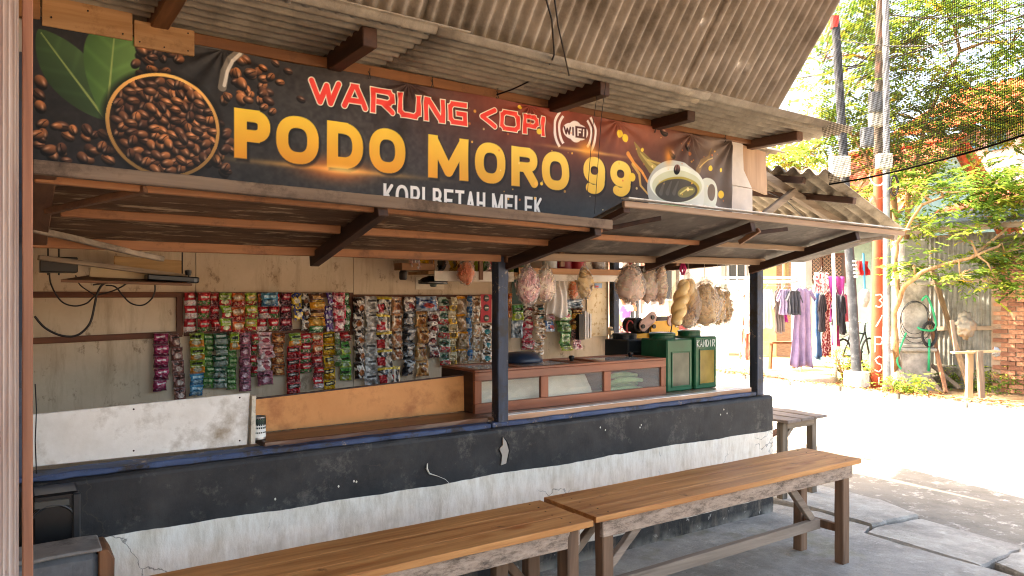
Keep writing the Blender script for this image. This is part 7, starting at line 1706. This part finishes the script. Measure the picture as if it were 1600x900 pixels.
# ---- motor scooter seen behind the roller press
def scooter():
    c = P(1028, 560, D=15.5); c.z = 0; t = thing('motor_scooter', 'parked dark motor scooter with mirrors seen behind the snack bags', 'scooter', c); e = (le * 0.8 - Vector((FX, FY, 0)) * 0.6).normalized(); s_ = Vector((-e.y, e.x, 0)); up = Vector((0, 0, 1))
    K = plain('scooter_dark', '20242c', 0.3, coat=0.5); RD = plain('scooter_red', '8a1a24', 0.3, coat=0.5)
    for q in (-0.62, 0.62):
        w_ = c + e * q + up * 0.28; m = MB(); m.tube([w_ + (e * math.cos(a) + up * math.sin(a)) * 0.24 for a in np.linspace(0, 6.2832, 25)], 0.045, 8, caps=False); wh = m.build('wheel', plain('tyre', '202022', 0.8), t, smooth=True)
        m = MB(); m.tube([w_ - s_ * 0.03, w_ + s_ * 0.03], 0.12, 12); m.build('hub', STEEL, wh)
    blob(c + e * -0.35 + up * 0.62, 0.5, 0.2, 0.2, 4, 0.1, 0.08).build('rear_body', RD, t, smooth=True); m = MB(); m.beam(c + e * -0.75 + up * 0.83, c + e * 0.08 + up * 0.78, 0.26, 0.09, seg=4); m.build('seat', PLASTIC_BLACK, t, bevel=0.03)
    m = MB(); m.beam(c + e * 0.42 + up * 0.35, c + e * 0.52 + up * 1.0, 0.36, 0.14, up=s_, seg=4, w1=0.22); m.build('leg_shield', RD, t, bevel=0.04); m = MB(); m.beam(c + e * -0.1 + up * 0.32, c + e * 0.5 + up * 0.32, 0.3, 0.08); m.build('footboard', K, t, bevel=0.02)
    m = MB(); m.tube([c + e * 0.62 + up * 0.28, c + e * 0.5 + up * 1.0], 0.03, 8); m.build('fork', STEEL, t)
    m = MB(); h = c + e * 0.48 + up * 1.04; m.tube([h - s_ * 0.34 - e * 0.08, h - s_ * 0.15, h, h + s_ * 0.15, h + s_ * 0.34 - e * 0.08], 0.018, 8); m.build('handlebar', K, t, smooth=True); blob(h + e * 0.06, 0.14, 0.14, 0.09, 6, 0.1, 0.05).build('headlamp', plain('lamp_lens', 'd8dce0', 0.1), t, smooth=True)
    for q in (-1, 1):
        m = MB(); m.tube([h + s_ * 0.2 * q, h + s_ * 0.28 * q + up * 0.2], 0.008, 6); mr = m.build('mirror_stem', K, t); blob(h + s_ * 0.3 * q + up * 0.24, 0.08, 0.06, 0.05, 5, 0.05, 0.03).build('mirror', K, mr, smooth=True)
scooter()

# ---- person standing across the road
def person():
    base = P(974, 559, D=17.6); base.z = GZ; H = 1.56; t = thing('person', 'person in a white and purple top with one hand raised to the head', 'person', base)
    f = -Vector((FX, FY, 0)); s_ = Vector((FY, -FX, 0)); up = Vector((0, 0, 1))
    def q(x, y, z): return s_ * x + f * y + up * z
    def skin(name, verts, edges, radii, mat, parent, sub=2):
        me = bpy.data.meshes.new(name); me.from_pydata([tuple(v) for v in verts], edges, []); o = bpy.data.objects.new(name, me); COL.objects.link(o); o.parent = parent; ORG[o.name] = Vector(ORG[parent.name])
        md = o.modifiers.new('skin', 'SKIN'); 
        for i, r_ in enumerate(radii): 
            d = me.skin_vertices[0].data[i]; d.radius = r_ if isinstance(r_, tuple) else (r_, r_)
        me.skin_vertices[0].data[0].use_root = True
        md2 = o.modifiers.new('sub', 'SUBSURF'); md2.levels = sub; md2.render_levels = sub
        me.materials.append(mat); return o
    SK = plain('skin', 'a8795c', 0.6); 
    V = [q(0,0,.80), q(0,0,1.0), q(0,.0,1.20), q(0,0,1.30), q(0,.01,1.38), q(0,.02,1.48), q(0,.0,1.55),
         q(.15,0,1.25), q(.30,.02,1.18), q(.20,.10,1.40), q(.13,.08,1.47), q(-.15,0,1.25), q(-.20,.02,1.0), q(-.19,.08,.80), q(-.19,.10,.72),
         q(.09,0,.76), q(.10,.02,.42), q(.10,-.02,.08), q(.11,.10,.03), q(-.09,0,.76), q(-.10,.02,.42), q(-.10,-.02,.08), q(-.11,.10,.03)]
    Ed = [(0,1),(1,2),(2,3),(3,4),(4,5),(5,6),(2,7),(7,8),(8,9),(9,10),(2,11),(11,12),(12,13),(13,14),(0,15),(15,16),(16,17),(17,18),(0,19),(19,20),(20,21),(21,22)]
    Rd = [.13,.12,.12,.05,.05,.095,.07,.06,.045,.036,.035,.06,.045,.036,.035,.085,.06,.042,.04,.085,.06,.042,.04]
    body = skin('body', V, Ed, Rd, SK, t)
    n = NT('white_purple_top'); n.col(n.ramp(n.noise(3.2, 2), [(0.46, 'e8e4e6'), (0.54, '9a6ab8')])); n.set(0.9)
    TV = [q(0,0,.82), q(0,0,1.0), q(0,0,1.2), q(0,0,1.29), q(.16,0,1.25), q(.27,.015,1.19), q(-.16,0,1.25), q(-.19,.01,1.08)]
    skin('top', TV, [(0,1),(1,2),(2,3),(2,4),(4,5),(2,6),(6,7)], [.155,.14,.145,.075,.08,.065,.08,.065], n.m, t)
    n2 = NT('patterned_trousers'); n2.col(n2.ramp(n2.noise(16, 2), [(0.46, '7a4a42'), (0.56, 'd0b0a8')])); n2.set(0.9)
    skin('trousers', [q(0,0,.82), q(.09,0,.74), q(.10,.02,.42), q(.10,-.01,.12), q(-.09,0,.74), q(-.10,.02,.42), q(-.10,-.01,.12)], [(0,1),(1,2),(2,3),(0,4),(4,5),(5,6)], [.145,.105,.085,.075,.105,.085,.075], n2.m, t)
    hc = base + q(0,-.02,1.50); hr = blob(hc + up * 0.02, 0.10, 0.11, 0.115, 1, 0.0, 0.05); hr.v = [v for v in hr.v]; hm = hr.build('hair', plain('hair_black', '1a1412', 0.5), t, smooth=True); hm.location = f * -0.025
    for sx_ in (-.035, .035):
        blob(base + q(sx_, .10, 1.49), 0.012, 0.012, 0.01, 1, 0, 0).build('eye', plain('eye_dark', '201612', 0.3), t, smooth=True)
    blob(base + q(0, .115, 1.465), 0.013, 0.018, 0.02, 1, 0, 0).build('nose', SK, t, smooth=True); blob(base + q(0, .10, 1.43), 0.022, 0.012, 0.008, 1, 0, 0).build('mouth', plain('lips', '8a4a44', 0.5), t, smooth=True)
    for k in range(5):
        m = MB(); a = base + q(.13 - .012 * k, .09, 1.47); m.tube([a, a + q(-.02, .01, .03), a + q(-.045, .0, .05 - .006 * k)], [0.009, 0.008, 0.006], 6); m.build('finger', SK, t, smooth=True)
        m = MB(); a = base + q(-.20 + .014 * k, .10, .70); m.tube([a, a + q(0, .01, -.04), a + q(.0, .025, -.07 + .008 * abs(k - 2))], [0.009, 0.008, 0.006], 6); m.build('finger', SK, t, smooth=True)
person()

# ================================================================== TREES AND PLANTS
LEAFM = [leafmat('leaf_green', '5c7a2c', '7f9a40', 0.6), leafmat('leaf_yellow_green', '94a238', 'b8c050', 0.6), leafmat('leaf_dark', '46642a', '5e7c34', 0.55), leafmat('leaf_gold', 'b8922c', 'd0ac3c', 0.6)]
BARK = surf('tan_bark', '7a5c40', 'a8845c', 5, 0.9, 0.6, 25, stretch=(3, 3, 0.6), dirt='5c4632', dirt_scale=6)
def sprays(m, centres, rnd, n_leaf=(9, 13), ln_=0.085, wd=0.036, spl=0.34, mix=(0.5, 0.28, 0.18, 0.04)):
    for c in centres:
        c = Vector(c); d = Vector((rnd.uniform(-1, 1), rnd.uniform(-1, 1), rnd.uniform(-0.55, 0.35))).normalized(); side = d.cross(Vector((0, 0, 1))).normalized(); n_ = rnd.randint(*n_leaf); L_ = spl * rnd.uniform(0.6, 1.15)
        mi = rnd.choices((0, 1, 2, 3), mix)[0]
        for k in range(n_):
            t = (k // 2 + 1) / (n_ // 2 + 1); sg = 1 if k % 2 else -1; p = c + d * L_ * t + Vector((0, 0, -0.10 * L_ * t * t))
            ld = (side * sg + d * 0.55 + Vector((0, 0, rnd.uniform(-0.35, 0.15)))).normalized()
            if k == n_ - 1: ld = d
            s_ = rnd.uniform(0.75, 1.2); wv = ld.cross(Vector((0, 0, 1)) + Vector((rnd.uniform(-.4, .4), rnd.uniform(-.4, .4), 0))).normalized() * wd * s_ * 0.5; tip = p + ld * ln_ * s_ + Vector((0, 0, -0.012)); mid = p + ld * ln_ * s_ * 0.45
            m.add([p, mid + wv, tip, mid - wv], [(0, 1, 2), (0, 2, 3)], mi if rnd.random() < 0.8 else rnd.randrange(3))
def branch_tree(name, label, base, trunks, blobs, n_sprays, seed, twig_r=0.02, spl=0.34, ln_=0.085, wd=0.036, mix=(0.5, 0.28, 0.18, 0.04)):
    rnd = random.Random(seed); t = thing(name, label, 'tree', base)
    m = MB(); ends = []
    for pts, r0, r1 in trunks:
        pts = [Vector(p) for p in pts]; out = []
        for i in range(len(pts) - 1):
            for k in range(5): out.append(pts[i].lerp(pts[i+1], k / 5) + Vector((rnd.uniform(-.012, .012), rnd.uniform(-.012, .012), 0)))
        out.append(pts[-1]); n_ = len(out); m.tube(out, [r0 + (r1 - r0) * i / (n_ - 1) for i in range(n_)], 9); ends += out[n_ // 2:]
    cs = []; tot = sum(b[3] for b in blobs)
    for (c, rx, rz, wgt) in blobs:
        c = Vector(c)
        for _ in range(int(n_sprays * wgt / tot)):
            d = Vector((rnd.gauss(0, 1), rnd.gauss(0, 1), rnd.gauss(0, 1))).normalized() * (rnd.random() ** 0.45); p = c + Vector((d.x * rx, d.y * rx, d.z * rz))
            if mnoise.noise((p.x * 1.5 + seed, p.y * 1.5, p.z * 1.5)) > -0.12: cs.append(p)
        e = min(ends, key=lambda q_: (q_ - c).length); mid = (e + c) / 2 + Vector((0, 0, 0.1)); m.tube([e, mid, c], [twig_r * 1.6, twig_r, twig_r * .5], 6)
        for _ in range(7):
            d = Vector((rnd.uniform(-1, 1), rnd.uniform(-1, 1), rnd.uniform(-.6, .9))); m.tube([c, c + Vector((d.x * rx * .45, d.y * rx * .45, d.z * rz * .5)), c + Vector((d.x * rx * .85, d.y * rx * .85, d.z * rz * .8))], [twig_r * .6, twig_r * .4, twig_r * .15], 5)
    m.build('trunk', BARK, t, smooth=True, fixn=False)
    m = MB(); sprays(m, cs, rnd, ln_=ln_, wd=wd, spl=spl, mix=mix); m.build('crown', LEAFM, t, fixn=False); return t
DT1 = 12.6
def q1(px, py, D=DT1): return P(px, py, D=D)
tb_ = gnd(1398, 600); 
blobs1 = [(q1(1350, 120, 13.2), 1.0, 0.9, 1.3), (q1(1290, 90, 13.6), 0.8, 0.7, .7), (q1(1430, 60, 13), 1.1, 0.9, 1.3), (q1(1500, 130, 12.4), 1.1, 0.9, 1.2), (q1(1440, 190, 12.8), 1.0, 0.7, 1.2), (q1(1350, 215, 13.4), .9, .6, .9), (q1(1300, 190, 13.8), .7, .6, .6), (q1(1265, 240, 14), .6, .4, .4), (q1(1580, 70, 12), 1.1, .9, 1.1), (q1(1570, 190, 12.2), 1.0, .7, 1.0), (q1(1480, 20, 12.5), 1.1, .8, 1.0), (q1(1380, 10, 13.4), .9, .7, .8), (q1(1340, 40, 13.8), .7, .6, .5), (q1(1430, 265, 12.4), .8, .45, .8), (q1(1250, 330, 14), .5, .3, .25), (q1(1340, 300, 13.6), .6, .3, .35), (q1(1640, 130, 11.6), 1.0, 1.0, .7)]
branch_tree('street_tree', 'tall leafy tree with feathery yellow green leaves behind the poles', tb_,
    [([tb_, q1(1402, 520), q1(1404, 430), q1(1400, 360), q1(1392, 260, 13), q1(1372, 120, 13.2), q1(1380, 10, 13.4)], 0.085, 0.03), ([q1(1395, 560), q1(1412, 470), q1(1416, 400), q1(1420, 300), q1(1450, 180), q1(1500, 80, 12.4)], 0.06, 0.025), ([q1(1405, 470), q1(1395, 380), q1(1390, 330), q1(1350, 240, 13.2), q1(1310, 180, 13.6)], 0.05, 0.02), ([q1(1418, 330), q1(1480, 240, 12.3), q1(1570, 170, 12)], 0.045, 0.02)],
    blobs1, 3600, 11, spl=0.38, ln_=0.11, wd=0.045)
D2 = 11.3
blobs2 = [(q1(1470, 300, D2), .7, .35, 1.0), (q1(1540, 290, D2), .7, .4, 1.1), (q1(1600, 300, D2), .7, .5, 1.2), (q1(1440, 350, D2 + .3), .5, .3, .6), (q1(1510, 375, D2), .6, .3, 1.0), (q1(1570, 395, D2 - .3), .6, .35, 1.1), (q1(1500, 430, D2 - .2), .45, .18, .5), (q1(1560, 445, D2 - .4), .4, .2, .4), (q1(1630, 400, D2), .6, .5, .8), (q1(1425, 415, D2 + .3), .35, .2, .3), (q1(1580, 340, D2), .6, .4, .9), (q1(1405, 300, D2 + .6), .5, .35, .5)]
b2_ = gnd(1470, 602)
branch_tree('street_tree', 'low spreading branches of bright green leaves in front of the fence', gnd(1401, 602),
    [([gnd(1401, 602), q1(1400, 540, D2 + .5), q1(1397, 490, D2 + .5), q1(1412, 448, D2 + .3), q1(1442, 424, D2), q1(1480, 412, D2), q1(1520, 402, D2 - .2), q1(1560, 385, D2 - .3)], 0.05, 0.018), ([q1(1406, 465, D2 + .4), q1(1398, 420, D2 + .4), q1(1402, 380, D2 + .3), q1(1440, 320, D2), q1(1520, 290, D2)], 0.04, 0.015), ([q1(1520, 402, D2 - .2), q1(1580, 350, D2), q1(1610, 300, D2)], 0.025, 0.012)],
    blobs2, 1500, 23, 0.014, 0.30, 0.095, 0.045, (0.55, 0.3, 0.13, 0.02))
branch_tree('garden_tree', 'pale green tree behind the side roof beside the tiled house', P(1225, 440, D=17), [([P(1225, 470, D=17), P(1230, 380, D=17), P(1245, 300, D=17)], 0.08, 0.04)],
    [(P(1225, 245, D=17), .9, .5, 1), (P(1262, 262, D=17), .8, .45, 1), (P(1205, 235, D=17.5), .6, .4, .6), (P(1262, 170, D=18), .6, .8, .6)], 420, 31, 0.02, 0.4, 0.13, 0.055, (.3, .6, .05, .05))
# bushy mass far beyond, closing the view down the road
def shrub(px, py, D, rx, rz, n_, label, mix, seed, ln_=0.07, wd=0.03, spl=0.2):
    rnd = random.Random(seed); c = P(px, py, D=D); base = Vector((c.x, c.y, 0.0)); t = thing('verge_shrub', label, 'shrub', base, 'plants along the far verge')
    m = MB()
    for k in range(6): a = rnd.uniform(0, 6.28); m.tube([base, base + Vector((rx * .3 * math.cos(a), rx * .3 * math.sin(a), rz * .7)), base + Vector((rx * .7 * math.cos(a), rx * .7 * math.sin(a), rz * 1.5))], [0.012, 0.009, 0.004], 5)
    m.build('stems', BARK, t, smooth=True, fixn=False); m = MB(); cs = []
    for _ in range(n_): d = Vector((rnd.gauss(0, 1), rnd.gauss(0, 1), abs(rnd.gauss(0, 1)))).normalized() * rnd.random() ** .5; cs.append(base + Vector((d.x * rx, d.y * rx, 0.05 + d.z * rz * 1.9)))
    sprays(m, cs, rnd, (5, 9), ln_, wd, spl, mix); m.build('foliage', LEAFM, t, fixn=False)
for i, a in enumerate([(1318, 590, 13.0, .22, .35, 60, 'yellow green weeds at the white pole foot', (.3, .6, .05, .05)), (1355, 596, 12.4, .2, .22, 50, 'weeds between the white footing and the red pole', (.5, .4, .1, 0)), (1425, 600, 11.4, .28, .16, 70, 'low yellowish plants at the foot of the pillar', (.3, .6, .05, .05)), (1398, 606, 11.4, .2, .14, 40, 'small weeds under the grey pole', (.5, .4, .1, 0)),
        (1495, 596, 12.2, .3, .18, 70, 'green weeds under the leaning planks', (.6, .2, .2, 0)), (1555, 596, 11.7, .4, .2, 110, 'green weeds right of the timber stand', (.6, .25, .15, 0)), (1600, 590, 11.5, .45, .26, 130, 'thick green weeds below the brick wall', (.6, .25, .15, 0)), (1578, 425, 10.9, .12, .12, 14, 'sprig of golden leaves before the brick wall', (0, .3, 0, .7))]): shrub(*a, seed=60 + i) if i < 7 else None
far = [(940, 430, 30, 3.2, 3.0), (1000, 420, 34, 3.5, 3.5), (1080, 430, 40, 4, 4)]
for i, (px, py, D, rx, rz) in enumerate(far):
    c = P(px, py, D=D); b0 = Vector((c.x, c.y, 0)); branch_tree('background_tree', ['nearest', 'middle', 'farthest'][i] + ' dark tree down the road behind the stall', b0, [([b0, b0 + Vector((0.1, 0, 1.5)), b0 + Vector((0, 0.2, 3))], 0.18, 0.1)], [(b0 + Vector((dx, dy, 3.2 + dz)), rx * .6, 1.3, 1) for dx, dy, dz in ((0, 0, 0), (1.2, .4, .4), (-1.2, 0, .3), (0, 0, 1.4))], 500, 80 + i, 0.05, 0.7, 0.3, 0.14)
